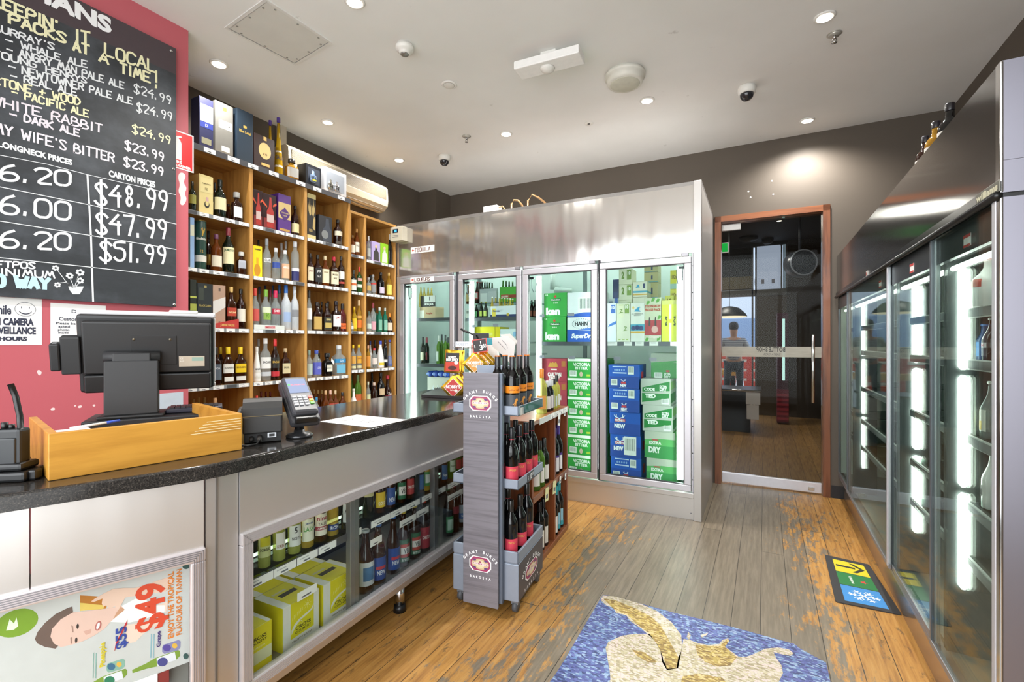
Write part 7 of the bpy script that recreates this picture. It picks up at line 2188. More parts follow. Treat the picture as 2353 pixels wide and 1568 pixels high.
for i, (vt, vb) in enumerate(((671, 728.5), (728.5, 785))):
    cb(1303.5, 1386, vt, vb, .2, mat('#dfe2e6', .4), [([(0, 0), (1, 0), (1, .42), (0, .50)] if i else [(0, 0), (1, 0), (1, .3), (0, .08)], '#2458b8'), ([(.3, .5), (1, .44), (1, .62)], '#3a6cc8')],
       [('SuperDry', '#f0f2f6', .42, .16, .62, .17, .05, .25), ('HAHN', '#2a2c34', .40, .66, .36, .15, .05)] if i else [('Dry', '#f0f2f6', .85, .12, .2, .12, .05, .2)], ('lower' if i else 'upper') + ' white and blue lager carton on shelf behind third door', z=S34 if i else None,
       extra=(lambda mb, w, h, y: [mb.box(w * (.40 + .25 * math.cos(a)) - .004, w * (.40 + .25 * math.cos(a)) + .004, y, y + .0003, h * (.73 + .2 * math.sin(a)) - .004, h * (.73 + .2 * math.sin(a)) + .004, mat('#8a9098', .5)) for a in [k * PI / 12 for k in range(24)]]) if i else bars(.3, .72, .18, .8))
# door four, upper shelf
cb(1392, 1415.7, 697, 0, .2, mat('#e6ebf0', .4), [(.5, .92, .74, .96, '#3a6cc8'), ([(.2, .38), (1, .46), (1, .54), (.4, .46)], '#3f7ad0')], [('10', '#eef2f6', .71, .85, .3, .07, .05)], 'white and blue upright ten pack at the door frame, fourth cooler door', z=S34)
two = lambda mb, w, h, y: (mb.prism([(w * a, h * b) for a, b in [(.16, .64), (.52, .64), (.52, .95), (.16, .95)]], y, y + .0003, mat('#e4e2c0', .5)),) and [mb.prism([(w * (a + dx), h * b + dz * h) for a, b in [(.0, .0), (.3, .02), (.3, .035), (.12, .04), (.26, .085), (.24, .115), (.08, .12), (.02, .1), (.18, .095), (.16, .08)]], y - .0004, y, mat('#6a8a2a', .5)) for dx, dz in ((.18, .74), (.5, .28))]
cb(1417, 1448, 697.5, 0, .2, mat('#dddcc6', .45), [(.6, .92, .74, .97, '#7a9a3a'), (.16, .5, .93, .97, '#b0b850'), (.14, .3, .05, .075, '#9ab04a'), (.42, .6, .05, .075, '#9ab04a'), (.7, .86, .05, .075, '#9ab04a')], [('10', '#f0f2e6', .76, .87, .24, .075, .05)], 'cream upright ten pack with green twos, fourth cooler door', z=S34, extra=two)
wave = lambda mb, w, h, y: (mb.prism([(w * a, h * b) for a, b in [(.24, .78), (.74, .77), (.62, .82), (.66, .88), (.76, .87), (.66, .90), (.5, .88), (.36, .83)]], y, y + .0003, mat('#3a9ac8', .5)), mb.prism([(w * a, h * b) for a, b in ell(.2, .88, .08, .035, 12)], y, y + .0003, mat('#e8c46a', .5)),
                            [mb.prism([(w * a, h * b) for a, b in ell(.2 + .28 * k, .35 + .015 * (k == 1), .16, .06, 14)], y - .0002, y, mat('#24386e', .5)) for k in range(3)])
cb(1449, 1481, 696, 0, .2, mat('#e2e2da', .45), [(0, 1, .28, .45, '#3a9ab8'), (0, 1, .22, .27, '#d8a83a')], [('SUMMER', '#9a9a94', .5, .70, .86, .035, .02), ('BRIGHT', '#5a5a58', .5, .665, .5, .02, .02)], 'white upright ten pack with blue wave, fourth cooler door', z=S34, extra=wave)
leaf = lambda mb, w, h, y: ([mb.prism([(w * (a + dx), h * (b + dz)) for a, b in [(0, 0), (.16, .02), (.24, .08), (.1, .1), (.02, .06)]], y, y + .0003, mat('#5aa03a', .5)) for dx, dz in ((.02, .0), (.74, .02), (.4, .9), (.7, .88), (.1, .84), (.78, .5))],
                           [mb.prism([(w * a, h * b) for a, b in [(c - .06, .36), (c + .06, .36), (c + .06, .46), (c + .025, .56), (c - .025, .56), (c - .06, .46)]], y - .0003, y, mat('#3a2a26', .4)) for c in (.3, .66)], mb.prism([(w * a, h * b) for a, b in ell(.62, .28, .2, .08, 16)], y - .0004, y, mat('#d8a8a0', .5)))
cb(1481.5, 1519, 684, 0, .2, mat('#c9cdb0', .45), [(0, 1, .15, .49, '#b03038'), (.03, .24, .2, .44, '#a02630')], [('STRONGBOW', '#b8482e', .5, .78, .98, .055, .05), ('FRIDGE PACK', '#b8482e', .5, .70, .98, .055, .05), ('Original', '#f0e2d8', .58, .09, .6, .05, .04)], 'cider fridge pack with red panel and leaves, fourth cooler door', z=S34, extra=leaf)
hnd = lambda mb, w, h, y: ([mb.prism([(w * (.5 + s * a), h * b) for a, b in [(.15, .4), (.27, .38), (.29, .44), (.20, .5), (.29, .56), (.27, .62), (.15, .6), (.22, .56), (.16, .5), (.22, .44)]], y - .0004, y, mat('#3c4a1e', .5)) for s in (1, -1)], mb.prism([(w * a, h * b) for a, b in ell(.5, .5, .1, .05, 14)], y - .0006, y, mat('#e0dc2a', .5)))
cb(1520, 1561.6, 690, 0, .2, mat('#d9dc3a', .45), [(.43, .55, 0, 1, '#e8e8d8'), (0, .95, .9, 1, '#d2d070')], [], 'bright yellow citrus carton with dark handle holes, fourth cooler door', z=S34, extra=hnd)
d2 = .36
b10 = PC.loc(1437, 786, .13)[1]
zz = S34
for i, (vt, vb) in enumerate(((690, 752), (654, 690), (618, 654))):
    cb(1422, 1453, vt, vb, .16, mat('#dddcc0', .45), [(.6, .92, .3, .94, '#7a9a3a'), (.1, .5, .3, .9, '#e6e4cc')], [('10', '#eef2e2', .76, .62, .22, .2, .05), ('2', '#6a8a2a', .3, .4, .2, .4, .06)], ['third', 'middle', 'topmost'][i] + ' cream ten pack in rear pile with green twos', d=d2, z=zz if i == 0 else None)
for i, (vt, vb) in enumerate(((683, 752), (647, 683))):
    cb(1454, 1487, vt, vb, .18, mat('#dedbc8', .45), [(0, 1, .12, .2, '#d8a83a'), (0, 1, .28, .4, '#4aa0c0'), ([(.2, .6), (.5, .62), (.42, .8), (.34, .8)], '#3a9ac8'), (.72, .84, .56, .86, '#2a3a6a')], [], ['lower', 'upper'][i] + ' wave ten pack piled at the rear of fourth door', d=d2, z=zz if i == 0 else None, side=[(0, 1, .28, .4, '#4aa0c0')])
d3 = .58
for i, (vt, vb) in enumerate(((688, 752), (650, 688), (626, 650), (608, 626))):
    cb(1480, 1512, vt, vb, .16, mat('#c6bc8e', .45), [(.5, .62, .3, .7, '#2a3a6a'), (0, 1, .05, .12, '#4aa0c0')], [], ['lowest', 'third', 'second', 'topmost'][i] + ' tan can pack in the deepest pile, fourth door', d=d3, z=zz if i == 0 else None)
for i, (vt, vb) in enumerate(((702, 752), (664, 702), (621, 664))):
    cb(1540, 1564, vt, vb, .16, mat('#dcd23a', .45), [(0, 1, .0, .28, '#9ab8b0')], [('10x', '#7a6a1e', .45, .55, .6, .2, .03)], ['lower', 'middle', 'upper'][i] + ' yellow ten pack piled at rear by right lamp', d=.42, z=zz if i == 0 else None)
cb(1528, 1548, 679, 0, .06, mat('#d8d25a', .45), [(0, 1, 0, .6, '#c8c43a')], [('10', '#7a6a1e', .5, .85, .5, .08, .03)], 'pale yellow box just behind the citrus carton', d=.345, z=zz, name='beer_carton')
cb(1395, 1421, 686, 0, .12, mat('#e2e6ec', .45), [(.1, .5, .9, .94, '#8a98b0'), (.66, .95, .86, 1, '#3a6cc8')], [], 'white and blue pack behind the front one at left frame', d=.345, z=zz)
cb(1411, 1422, 642, 0, .14, mat('#26386a', .45), [(.1, .9, .3, .8, '#3a4f8a')], [], 'tall dark navy pack in rear corner, fourth cooler door', d=.40, z=zz + .0) if False else None
cb(1408, 1421.5, 642, 0, .10, mat('#26386a', .45), [(.1, .9, .5, .8, '#3a4f8a')], [], 'tall dark navy pack in rear corner, fourth cooler door', d=.50, z=zz)
# door four, lower stacks
deer = lambda cx, cz, s: (lambda mb, w, h, y: [mb.prism([(w * (cx + q * a * s), h * (cz + b * s * 1.3)) for a, b in [(.0, .0), (.10, .10), (.30, .16), (.42, .34), (.36, .34), (.28, .24), (.26, .40), (.2, .40), (.2, .2), (.08, .16), (0, .08)]], y, y + .0003, mat('#dfe6f0', .5)) for q in (1, -1)])
TV = [838.6, 893, 947.7, 1000, 1052, 1104]
for i in range(5):
    new = i in (2, 3)
    ex = (lambda mb, w, h, y: deer(.33, .66, .45)(mb, w, h, y)) if i == 2 else (lambda mb, w, h, y: (deer(.33, .66, .45)(mb, w, h, y), bars(.46, .86, .12, .94)(mb, w, h, y - .001))) if i == 3 else (lambda mb, w, h, y: (bars(.08, .30, .12, .38)(mb, w, h, y), deer(.5, .28, .22)(mb, w, h, y), bars(.64, .84, .60, .94)(mb, w, h, y), mb.box(.36 * w, .62 * w, y, y + .0003, .02 * h, .03 * h, mat('#dfe6f0', .5)), mb.box(.42 * w, .58 * w, y - .0003, y, .2 * h, .28 * h, mat('#c83a40', .5)), [mb.prism([(w * a, h * b) for a, b in ell(.22 + .075 * k, .78, .026, .05, 10)], y, y + .0003, mat('#8fb0e0', .5)) for k in range(5)], mb.box(.14 * w, .6 * w, y, y + .0003, .9 * h, .94 * h, mat('#c8d8f0', .5)), mb.box(.14 * w, .6 * w, y, y + .0003, .63 * h, .68 * h, mat('#c8d8f0', .5))))
    tx = [('TOOHEYS', '#f2f2f4', .34, .585, .32, .09, .05), ('NEW', '#f2f4f8', .34, .30, .36, .17, .06)] if i == 2 else [('TOOHEYS', '#f2f2f4', .30, .585, .3, .09, .05), ('NEW', '#f2f4f8', .28, .30, .32, .17, .06)] if i == 3 else [('NEW', '#f2f4f8', .5, .07, .2, .11, .05)]
    cb(1398 + i * 1.4, 1468.5 + i * 1.2, TV[i], TV[i + 1], .27, mat('#2458b4', .4), [(0, 1, 0, .5, '#24489c')] + ([(.17, .52, .56, .70, '#c83a40')] if new else []), tx, ORD[i] + ' blue lager carton in the stack behind fourth door', z=CF if i == 4 else None, extra=ex, side=[(.3, .6, .3, .7, '#c83a40')], turn=-.02 if i < 2 else 0)
TE = [871, 932, 992.6, 1055, 1116]
for i in range(4):
    ted = i < 2
    x0, x1 = (1472 + i * 4.5, 1541 + i * 5)
    ex = (lambda mb, w, h, y: bars(.70, .95, .06, .26)(mb, w, h, y)) if ted else None
    cb(x0, x1, TE[i], TE[i + 1], .27, mat('#b9bdb2' if ted else '#5fae62', .45), [([(.06, .5), (.97, .56), (.97, .92), (.06, .66)], GRND), ([(.05, .10), (.6, .2), (.95, .3), (.95, .45), (.05, .45)], GRND)] if ted else [(0, 1, 0, .48, '#3f9450'), ([(0, 1), (0, .68), (.5, .74), (1, .74), (1, 1)], '#b9bfae'), (.26, .46, .665, .71, '#c04a50')],
       [('CODE', '#eef2ea', .30, .55, .36, .10, .06), ('EXTRA', '#eef2ea', .76, .68, .24, .08, .05), ('DRY', '#eef2ea', .76, .56, .24, .11, .06), ('TED', '#eef2ea', .33, .28, .36, .14, .06)] if ted else [('EXTRA', '#eef2ea', .36, .53, .40, .10, .05), ('DRY', '#eef2ea', .34, .22, .40, .20, .06)],
       ORD[i] + (' silver and green dry lager carton in right stack' if ted else ' pale green dry lager carton in right stack') + ', fourth door', z=CF if i == 3 else None, extra=ex, side=[(0, 1, .1, .45, GRND), (0, 1, .6, .9, '#8ab86a')] if ted else None)
zt_ = PC.loc(1507, 871, .13)[1]
cb(1496, 1561, 812, 866, .27, mat('#3f8f48', .45), [(0, 1, .62, 1, '#a9b0a0'), ([(0, .5), (1, .66), (1, .72), (0, .62)], '#4a9a52'), (.54, .66, .24, .32, '#c04a50')], [('EXTRA', '#e2ece0', .58, .12, .24, .09, .05), ('DRY', '#e2ece0', .58, .0, .24, .1, .05)], 'green and silver carton set back on top of right stack', d=.24, z=zt_, extra=bars(.12, .4, .0, .22))
# rear green carton stack glimpsed at the left frame of door four
# door two stock
def cbot(u, vt, wp, style, body, cap, L, desc, z, d, T=(), nm='beer_bottle', grp=None):
    p = PC.hit(u, vt, d)
    r = px_r(p, u, wp)
    return bottle(nm, desc, 'bottle', (p.x, p.y, z + .0008), PC.a - .2, style, r, p.z - z, body, cap, L, T, seg=14, group=grp)


SU = PC.loc(1090, 698.5, .30)[1]
mb = MB(); mb.box(-2.62, -2.03, .24, .62, SU - .016, SU - .0005, pane('#c8d8d6', gloss=.5)); mb.build('shelf', ck_)
cbot(1075.8, 655, 9, 'beer', 'amb', '#b8903a', [(.14, .5, '#d8b878', 60)], 'amber ale bottle at the lamp side, upper shelf of second door', SU, .30)
for u, k in ((1086, 'first'), (1097, 'second')): cbot(u, 648, 11, 'beer', 'dka', '#a8303a', [(.2, .52, '#b83a44', 60), (.24, .48, '#e8e6e2', 45)], k + ' dark bottle with red-ringed white label, upper shelf of second door', SU, .30)
for u, k in ((1103, 'first'), (1107, 'second')): cbot(u, 649, 9, 'beer', 'dka', '#a8303a', [], k + ' red-capped bottle standing behind ringed-label pair', SU, .38)
for i, u in enumerate((1108.5, 1114, 1119, 1125, 1131)): cbot(u, 647 + i * .6, 9, 'beer', 'dkg' if i < 2 else 'grn', '#dcdcd8', [], ['first', 'second', 'third', 'fourth', 'last'][i] + ' white-foiled bottle in the grey carrier', SU + .004, .33 + .06 * (i // 2))


def carrier(u0, u1, vt, z, d, dp, hx, rects, texts, desc, vb=None):
    x0, x1 = PC.loc(u0, 780, d)[0], PC.loc(u1, 780, d)[0]
    h = PC.loc((u0 + u1) / 2, vt, d)[1] - z
    return carton('bottle_carrier', desc, 'carrier', PC.world(x0, d, z + .0006), PC.a, x1 - x0, dp, h, mat(hx, .5), rects, texts)


carrier(1101.7, 1141, 664, SU, .27, .03, '#b4b9bc', [(.06, .46, .12, .7, '#dfe2e2'), (.52, .96, .12, .8, '#c6cacc')], [], 'grey cardboard carrier holding white-foiled bottles')
for i, u in enumerate((1156, 1163, 1170, 1178)): cbot(u, 644 + i, 9, 'beer', 'hgr' if i == 0 else 'grn', '#c8d8c0', [], ['first', 'second', 'third', 'last'][i] + ' green bottle in the bright green carrier', SU + .004, .40)
carrier(1148, 1188, 659, SU, .30, .04, '#4fa83a', [(.08, .52, .28, .5, '#b0402e'), (.56, .98, .28, .48, '#9a382a')], [('COOPERS', '#f0e8d8', .30, .33, .38, .10, .05)], 'bright green cardboard bottle carrier')
for i, u in enumerate((1085, 1095)): cbot(u, 700, 10, 'beer', 'dkg', '#3a8a4a', [(.1, .5, '#6ab07a', 58)], ['first', 'second'][i] + ' dark bottle with mint green label, lower shelf of second door', S2a, .16)
for i, u in enumerate((1106, 1116)): cbot(u, 694, 10, 'beer', 'dkg', '#c8c83a', [(.1, .42, '#b8c45a', 58)], ['first', 'second'][i] + ' dark bottle with lime label, lower shelf of second door', S2a, .16)
cb(1070, 1079, 710, 0, .1, mat('#d8dcd2', .5), [(.2, .8, .5, .8, '#8a9088')], [], 'small pale carton at the lamp, lower shelf of second door', d=.16, z=S2a)
for i, u in enumerate((1131, 1139, 1148, 1153, 1160, 1166, 1172, 1178)): cbot(u, 683 + i * .6, 8.5, 'beer', 'cbeer', '#e6e6e0', [], ['first', 'second', 'third', 'fourth', 'fifth', 'sixth', 'seventh', 'last'][i] + ' pale lager bottle in the white and navy tray', S2a + .003, .19 + .07 * (i % 2))
cb(1127, 1188, 703, 0, .012, mat('#d8dce2', .45), [(0, 1, 0, .25, '#2c3560'), (.06, .2, .1, .8, '#e2c84a'), (.62, .7, .1, .35, '#c8a83a')], [('Corona', '#3a4480', .22, .5, .26, .16, .04)], 'white and navy lager tray on lower shelf of second door', d=.145, z=S2a, name='bottle_tray')
S2b = S2a - .36
zy = PC.loc(1110, 786, .14)[1]
mb = MB(); mb.box(-2.58, -2.01, .12, .6, zy - .016, zy - .0006, SHM); mb.build('shelf', ck_)
cb(1087, 1137, 751, 0, .2, mat('#e6d92a', .45), [(.1, .9, .4, .6, '#ece27a')], [], 'wide bright yellow carton behind second cooler door', d=.14, z=zy)
cb(1138, 1148.5, 751, 0, .2, mat('#e9d51e', .45), [], [], 'narrow bright yellow carton beside the wide one', d=.14, z=zy)
cb(1149, 1189, 756, 0, .2, mat('#d6e2e4', .45), [(ell(.85, .6, .12, .2, 16), '#8ab4d8')], [], 'white carton with round blue seal behind second door', d=.14, z=zy)
# door one stock
cb(964, 1000, 705, 0, .16, mat('#bca684', .55), [(.02, .3, .05, .7, '#e2ded6')], [('Apple', '#a8503a', .62, .35, .4, .16, .03)], 'brown kraft six pack carton on top shelf of first door', d=.14, z=S1a)
zc2 = PC.loc(982, 705, .14)[1]
for i, u in enumerate((967, 975, 984, 991.5)): cbot(u, 659 + i * .6, 8.5, 'beer', 'cbeer', '#dcdcd4', [], ['first', 'second', 'third', 'fourth'][i] + ' pale-necked bottle in the black and white carrier', zc2 + .001, .17)
carrier(966, 1000, 680, zc2, .145, .006, '#2a2a2c', [(.28, 1, .4, 1, '#d6d6d4'), (.60, .66, .55, .9, '#3a3a3c')], [('IRON JACK', '#e8e8e6', .6, .14, .6, .16, .05)], 'black and white bottle carrier on the kraft carton')
cbot(972, 775, 12, 'wine', 'dkg', '#1f2228', [(.12, .42, '#d8d4bc', 60)], 'dark wine bottle with cream label, middle shelf of first door', S1b, .15, nm='wine_bottle')
cbot(980.5, 776, 12, 'wine', 'dkg', '#b84a5c', [(.12, .42, '#a83a4c', 60)], 'dark wine bottle with pink capsule and label, middle shelf', S1b, .23, nm='wine_bottle')
for i, (u, v) in enumerate(((1008, 772), (1015, 769), (1023.5, 770), (1030, 776), (1037, 777))): cbot(u, v, 11, 'wine', 'lgrn', '#20242a' if i else '#c8ccc8', [(.1, .44, '#d6dcd8', 40)] if i == 0 else [], ['first', 'second', 'third', 'fourth', 'last'][i] + ' pale green white-wine bottle, middle shelf of first door', S1b, .16 + .05 * (i % 2), nm='wine_bottle')
zw = PC.loc(1000, 867, .16)[1]
cb(982, 1046, 867, 0, .25, mat('#d6d6cc', .5), [(.55, .68, .7, .92, '#8a9ab8')], [('TOOHEYS', '#8a98b0', .32, .62, .4, .08, .04)], 'white deer-logo carton under the blue bottles', d=.16, z=CF, extra=deer(.3, .74, .3))
for i, u in enumerate((992, 1005, 1018, 1030)):
    p = PC.hit(u, 861, .2)
    t = thing('water_bottle', ['first', 'second', 'third', 'last'][i] + ' blue bottle lying flat on the white carton', 'bottle', (p.x, p.y - .05, zw + .034), PC.a)
    M_ = Matrix.Rotation(-PI / 2, 4, 'X')
    mb = MB(); mb.lathe([(.02, 0), (.03, .01), (.032, .14), (.02, .18), (.014, .2)], mat('#2f4fb4', .2), 14, M=M_); mb.build('bottle_body', t)
    mb = MB(); mb.lathe([(.016, -.02), (.017, 0)], mat('#7f9ae0', .3), 12, M=M_); mb.build('cap', t)
# bottles and a white cylinder seen deep behind door three
for i, u in enumerate((1222, 1229)): cbot(u, 690, 8, 'wine', 'dka', '#1c1c1c', [(.1, .4, '#b8604a', 50)], ['first', 'second'][i] + ' dark wine bottle deep at left of third door', PC.loc(1225, 731, .5)[1], .5, nm='wine_bottle')
mb = MB(); mb.box(-1.98, -1.86, .42, .6, PC.loc(1225, 731, .5)[1] - .016, PC.loc(1225, 731, .5)[1] - .0006, SHM); mb.build('shelf', ck_)
t = thing('drain_fitting', 'white plastic pipe fitting on rear wall inside third door', 'pipe', PC.world(PC.loc(1270, 655, .9)[0], .9, PC.loc(1270, 655, .9)[1]), PC.a)
mb = MB(); mb.cyl((0, 0, -.05), (0, 0, .14), .03, mat('#e6ebe8', .4), 14); mb.cyl((.03, 0, -.06), (.22, 0, -.08), .035, mat('#d8e0de', .4), 14, .03); mb.cyl((0, 0, 0), (0, .19, 0), .02, mat('#e6ebe8', .4), 10); mb.build('pipe', t)
# ---------------------------------------------------------------- sliding-door cooler on the right
GRP.clear()
GRP['bottle'] = 'drinks in the sliding-door cooler'
rf = thing('sliding_door_cooler', 'tall dark steel cooler with sliding glass doors along right wall', 'cooler', (PR.o.x, PR.o.y, 0), PR.a)
RXE = PR.o.y - 1.75            # near end, local x
RT_, RB = 2.165, 1.795
yy = lambda u: PR.o.y - at_x(u, 800, .567).y
DRKS = steel('dark_polished_steel', '#65615e', axis=0, rough=.13, streak=.05)
ENDS = steel('end_panel_steel', '#8a8892', axis=2, rough=.36)
mb = MB(); mb.box(0, RXE - .004, 0, .03, RB + .045, RT_, DRKS); mb.box(0, RXE - .006, -.006, .03, RB + .012, RB + .045, mat('#3c3b3c', .25, .8)); mb.cyl((.01, -.008, RB + .006), (RXE, -.008, RB + .006), .011, BLACK, 8); mb.build('header_panel', rf)
mb = MB(); mb.box(0, RXE - .031, .031, .775, RT_ - .02, RT_ - .0005, DRKS); mb.build('top_panel', rf)
mb = MB(); mb.box(RXE - .03, RXE, .0, .775, RB + .10, RT_, ENDS); mb.box(RXE - .03, RXE, .0, .775, RB + .012, RB + .099, ENDS); mb.box(RXE - .028, RXE - .003, .004, .775, .0, RB, ENDS); mb.box(RXE - .026, RXE - .006, .004, .775, RB, RB + .012, BLACK); mb.box(RXE - .03, RXE, -.004, .004, .0, RB, CHROME, .003); mb.box(RXE - .03, RXE + .001, -.004, .004, RB + .012, RT_, CHROME, .003); mb.build('end_panel', rf)
mb = MB(); mb.box(0, RXE - .03, .055, .075, 0, .2, steel('plinth_steel', '#b0a090', axis=0, rough=.22)); mb.box(0, RXE - .03, .012, .075, .2, .222, ALUD, .003); mb.build('base_plinth', rf)
LIN = mat('#e6ebe2', .4, var=.03)
mb = MB(); mb.box(0, RXE - .03, .755, .77, .2, RT_ - .03, LIN); mb.box(0, RXE - .03, .05, .755, .222, .24, mat('#9a9c98', .4, .4)); mb.box(0, RXE - .03, .03, .755, RB + .0, RB + .015, LIN); mb.box(0, .02, .03, .755, .24, RB, LIN); mb.build('inner_lining', rf)
# fixed dark head rail and sliding doors
mb = MB(); mb.box(0, RXE - .03, .012, .03, RB - .10, RB, mat('#4c5054', .3, .6)); mb.build('head_rail', rf)
STL = [0.02, yy(1947), yy(2041), yy(2141), RXE - .035]
RGL = pane('#eef5f2', gloss=.45)
for i in range(4):
    a, b = STL[i] - .02, STL[i + 1] + .02
    o = 0.0 if i % 2 else .014
    mb = MB(); mb.box(a, b, o, o + .006, .235, RB - .004, RGL); d = mb.build('sliding_door', rf)
    mb = MB(); mb.box(b - .034, b - .01, o - .006, o + .010, .235, RB - .002, ALU, .003); mb.build('stile', d)
    mb = MB(); mb.box(a, a + .016, o - .002, o + .010, .235, RB - .002, mat('#6c7076', .35, .6)); mb.build('stile', d)
    mb = MB(); mb.box(a, b, o - .003, o + .009, .226, .250, ALUD, .002); mb.build('bottom_rail', d)
for i, u in enumerate((2212, 2088, 2017)):
    x = yy(u)
    mb = MB(); mb.box(x - .03, x + .03, .0105, .012, RB - .085, RB - .045, PAPER); mb.box(x - .03, x + .03, .0095, .0105, RB - .055, RB - .045, mat('#c8403a', .5)); mb.box(x - .03, x + .03, .0095, .0105, RB - .085, RB - .077, mat('#c8403a', .5)); mb.build('door_sticker', rf)
# rounded lamp slots on dark dividers between the doors
DIV = mat('#5a5f60', .4, .5)
GLW = glow('#f6fff4', 15.0)


def rounded(x0, x1, z0, z1, r, n=5):
    pts = []
    for cx, cz, a in ((x1 - r, z0 + r, -PI / 2), (x1 - r, z1 - r, 0), (x0 + r, z1 - r, PI / 2), (x0 + r, z0 + r, PI)):
        pts += [(cx + r * math.cos(a + k * PI / 2 / n), cz + r * math.sin(a + k * PI / 2 / n)) for k in range(n + 1)]
    return pts


for li, (x, us, segs) in enumerate(((STL[3] + .03, (2200, 2222, 2240), ((617, 850), (862, 1117), (1131, 1350))), (STL[2] + .03, (2095, 2115, 2127), ((657, 834), (846, 1032), (1046, 1222))), (STL[1] + .03, (1980, 1987, 1993), ((700, 818), (826, 950), (958, 1075))))):
    Y = PR.o.y - x
    X0, Xm, X1 = [(EYE + ray(u, 800) * (Y / ray(u, 800).y)).x - PR.o.x for u in us]
    mb = MB(); mb.box(x - .03, x, .035, X1 + .06, .24, RB, DIV); dv = mb.build('divider', rf)
    for v0, v1 in segs:
        r_ = ray(us[0], v0); z1_ = (EYE + r_ * (Y / r_.y)).z
        r_ = ray(us[0], v1); z0_ = max((EYE + r_ * (Y / r_.y)).z, .26)
        T_ = Matrix(((0, -1, 0, x + .0), (1, 0, 0, 0), (0, 0, 1, 0), (0, 0, 0, 1)))
        mb = MB(M=T_); mb.prism(rounded(X0, Xm, z0_, z1_, .018), -.014, -.001, GLW); mb.prism(rounded(Xm + .002, X1, z0_, z1_, .014), -.010, -.001, mat('#cfd8ce', .2, .0)); mb.build('lamp', dv)
mb = MB(); mb.cyl((.08, .055, RB - .12), (RXE - .1, .055, RB - .12), .010, glow('#f6fff4', 6.0), 8); mb.build('lamp_or_fill_tube', rf)  # extra tube added to lift the light inside the bays
# wire shelves in each bay
sh_z = []
for v in (696, 836, 1043, 1229, 1379):
    p = at_x(2290, v, .62); sh_z.append(p.z)
sh_z = [z for z in sh_z if z > .28]
bays = [(STL[0] + .03, STL[1] - .02), (STL[1] + .05, STL[2] - .02), (STL[2] + .05, STL[3] - .02), (STL[3] + .05, RXE - .04)]
for bi, (a, b) in enumerate(bays):
    for z in sh_z:
        mb = MB(); mb.box(a, b, .09, .74, z - .006, z - .0005, pane('#c4d2cc', gloss=.6)); s = mb.build('shelf', rf)
        mb = MB(); mb.box(a, b, .082, .09, z - .034, z + .004, mat('#dfe2dd', .35)); mb.box(a, b, .078, .082, z - .030, z, mat('#6b7072', .35, .4)); mb.build('price_rail', s)
# header badge and small sticker
t = thing('maker_badge', 'small raised lettering badge at near end of dark cooler header', 'badge', (PR.o.x, PR.o.y, 0), PR.a)
xb0, xb1 = yy(2243), yy(2298)
xb0 = PR.o.y - at_x(2244, 468, .56).y; xb1 = PR.o.y - at_x(2299, 440, .56).y
mb = MB(); mb.box(xb0, xb1, -.0095, -.0062, RB + .014, RB + .046, mat('#6b6a60', .4, .5), .002); pl_ = mb.build('plate', t)
mb = MB(); put_text(mb, 'williams', mat('#d8d4b8', .4, .4), (xb0 + xb1) / 2, RB + .021, (xb1 - xb0) * .9, .019, y=-.0102, bold=.04, align='c'); mb.build('lettering', pl_)
x = PR.o.y - at_x(1994, 630, .56).y
t = thing('latch_plate', 'tiny pale latch plate on lower edge of dark cooler header', 'latch', (PR.o.x, PR.o.y, 0), PR.a)
mb = MB(); mb.box(x - .02, x + .02, -.013, -.0065, RB + .012, RB + .045, mat('#b9b5ae', .4)); mb.box(x - .012, x, -.0145, -.013, RB + .018, RB + .038, mat('#8a3a30', .5)); mb.build('plate', t)


def rgood(u, v, z, d):
    """spot inside the near bay at depth d behind the glass"""
    p = at_x(u, v, PR.o.x + d)
    return (p.x, p.y, z + .0008)


nb_ = sh_z
x_, y_, _ = rgood(2283, 660, nb_[0], .12)
bottle('juice_jug', 'white plastic jug with red printing on top shelf of near bay', 'bottle', (x_, y_, nb_[0] + .001), -1.9, 'stubby', .055, .17, 'wht', '#c8403a', [(.4, .56, '#c85a50', 60)])
for (u, z, r, h, st, body, cap, L, T, lb) in (
    (2264, nb_[1], .026, .13, 'stubby', 'blu', '#4a7ac0', [(.1, .5, '#4a8ac8', 60), (.2, .4, '#d8a83a', 30)], [], 'blue pouch-like bottle on second shelf of near bay'),
    (2283, nb_[1], .03, .15, 'beer', 'blk', '#b8b8b8', [(.1, .5, '#2a2426', 65), (.3, .42, '#e8e6e6', 62)], [('SMIRN', '#c83a40', .33, .06, 85)], 'black bottle with white and red label on second shelf'),
    (2283, nb_[2], .035, .2, 'beer', 'clr', '#d8dcd8', [(.12, .5, '#e6e4da', 65), (.14, .3, '#e2c23a', 40)], [], 'clear bottle with white and yellow label on third shelf'),
    (2252, nb_[2], .03, .2, 'beer', 'clr', '#d0d4d0', [], [], 'clear bottle with silver cap deeper on third shelf'),
    (2285, nb_[3], .034, .2, 'beer', 'wht', '#e2e4e0', [(.2, .4, '#3a3c40', 30)], [], 'white bottle with black spot on fourth shelf')):
    x_, y_, _ = rgood(u, 800, z, .14)
    bottle('drink_bottle', lb, 'bottle', (x_, y_, z + .001), -2.0, st, r, h, body, cap, L, T)
x_, y_, _ = rgood(2283, 800, nb_[-1], .14)
carton('drink_carton', 'blue and white carton on lowest shelf of near bay', 'box', (x_, y_, nb_[-1] + .001), PR.a, .07, .08, .17, mat('#dde2e6', .5), [(.1, .9, .1, .55, '#3a5a98')], [('XO', '#3a4a7a', .5, .66, .6, .16, .04)])
GRP['bottle'] = 'display wines on the sliding-door cooler'
GRP['glass'] = 'wine glasses on the sliding-door cooler'
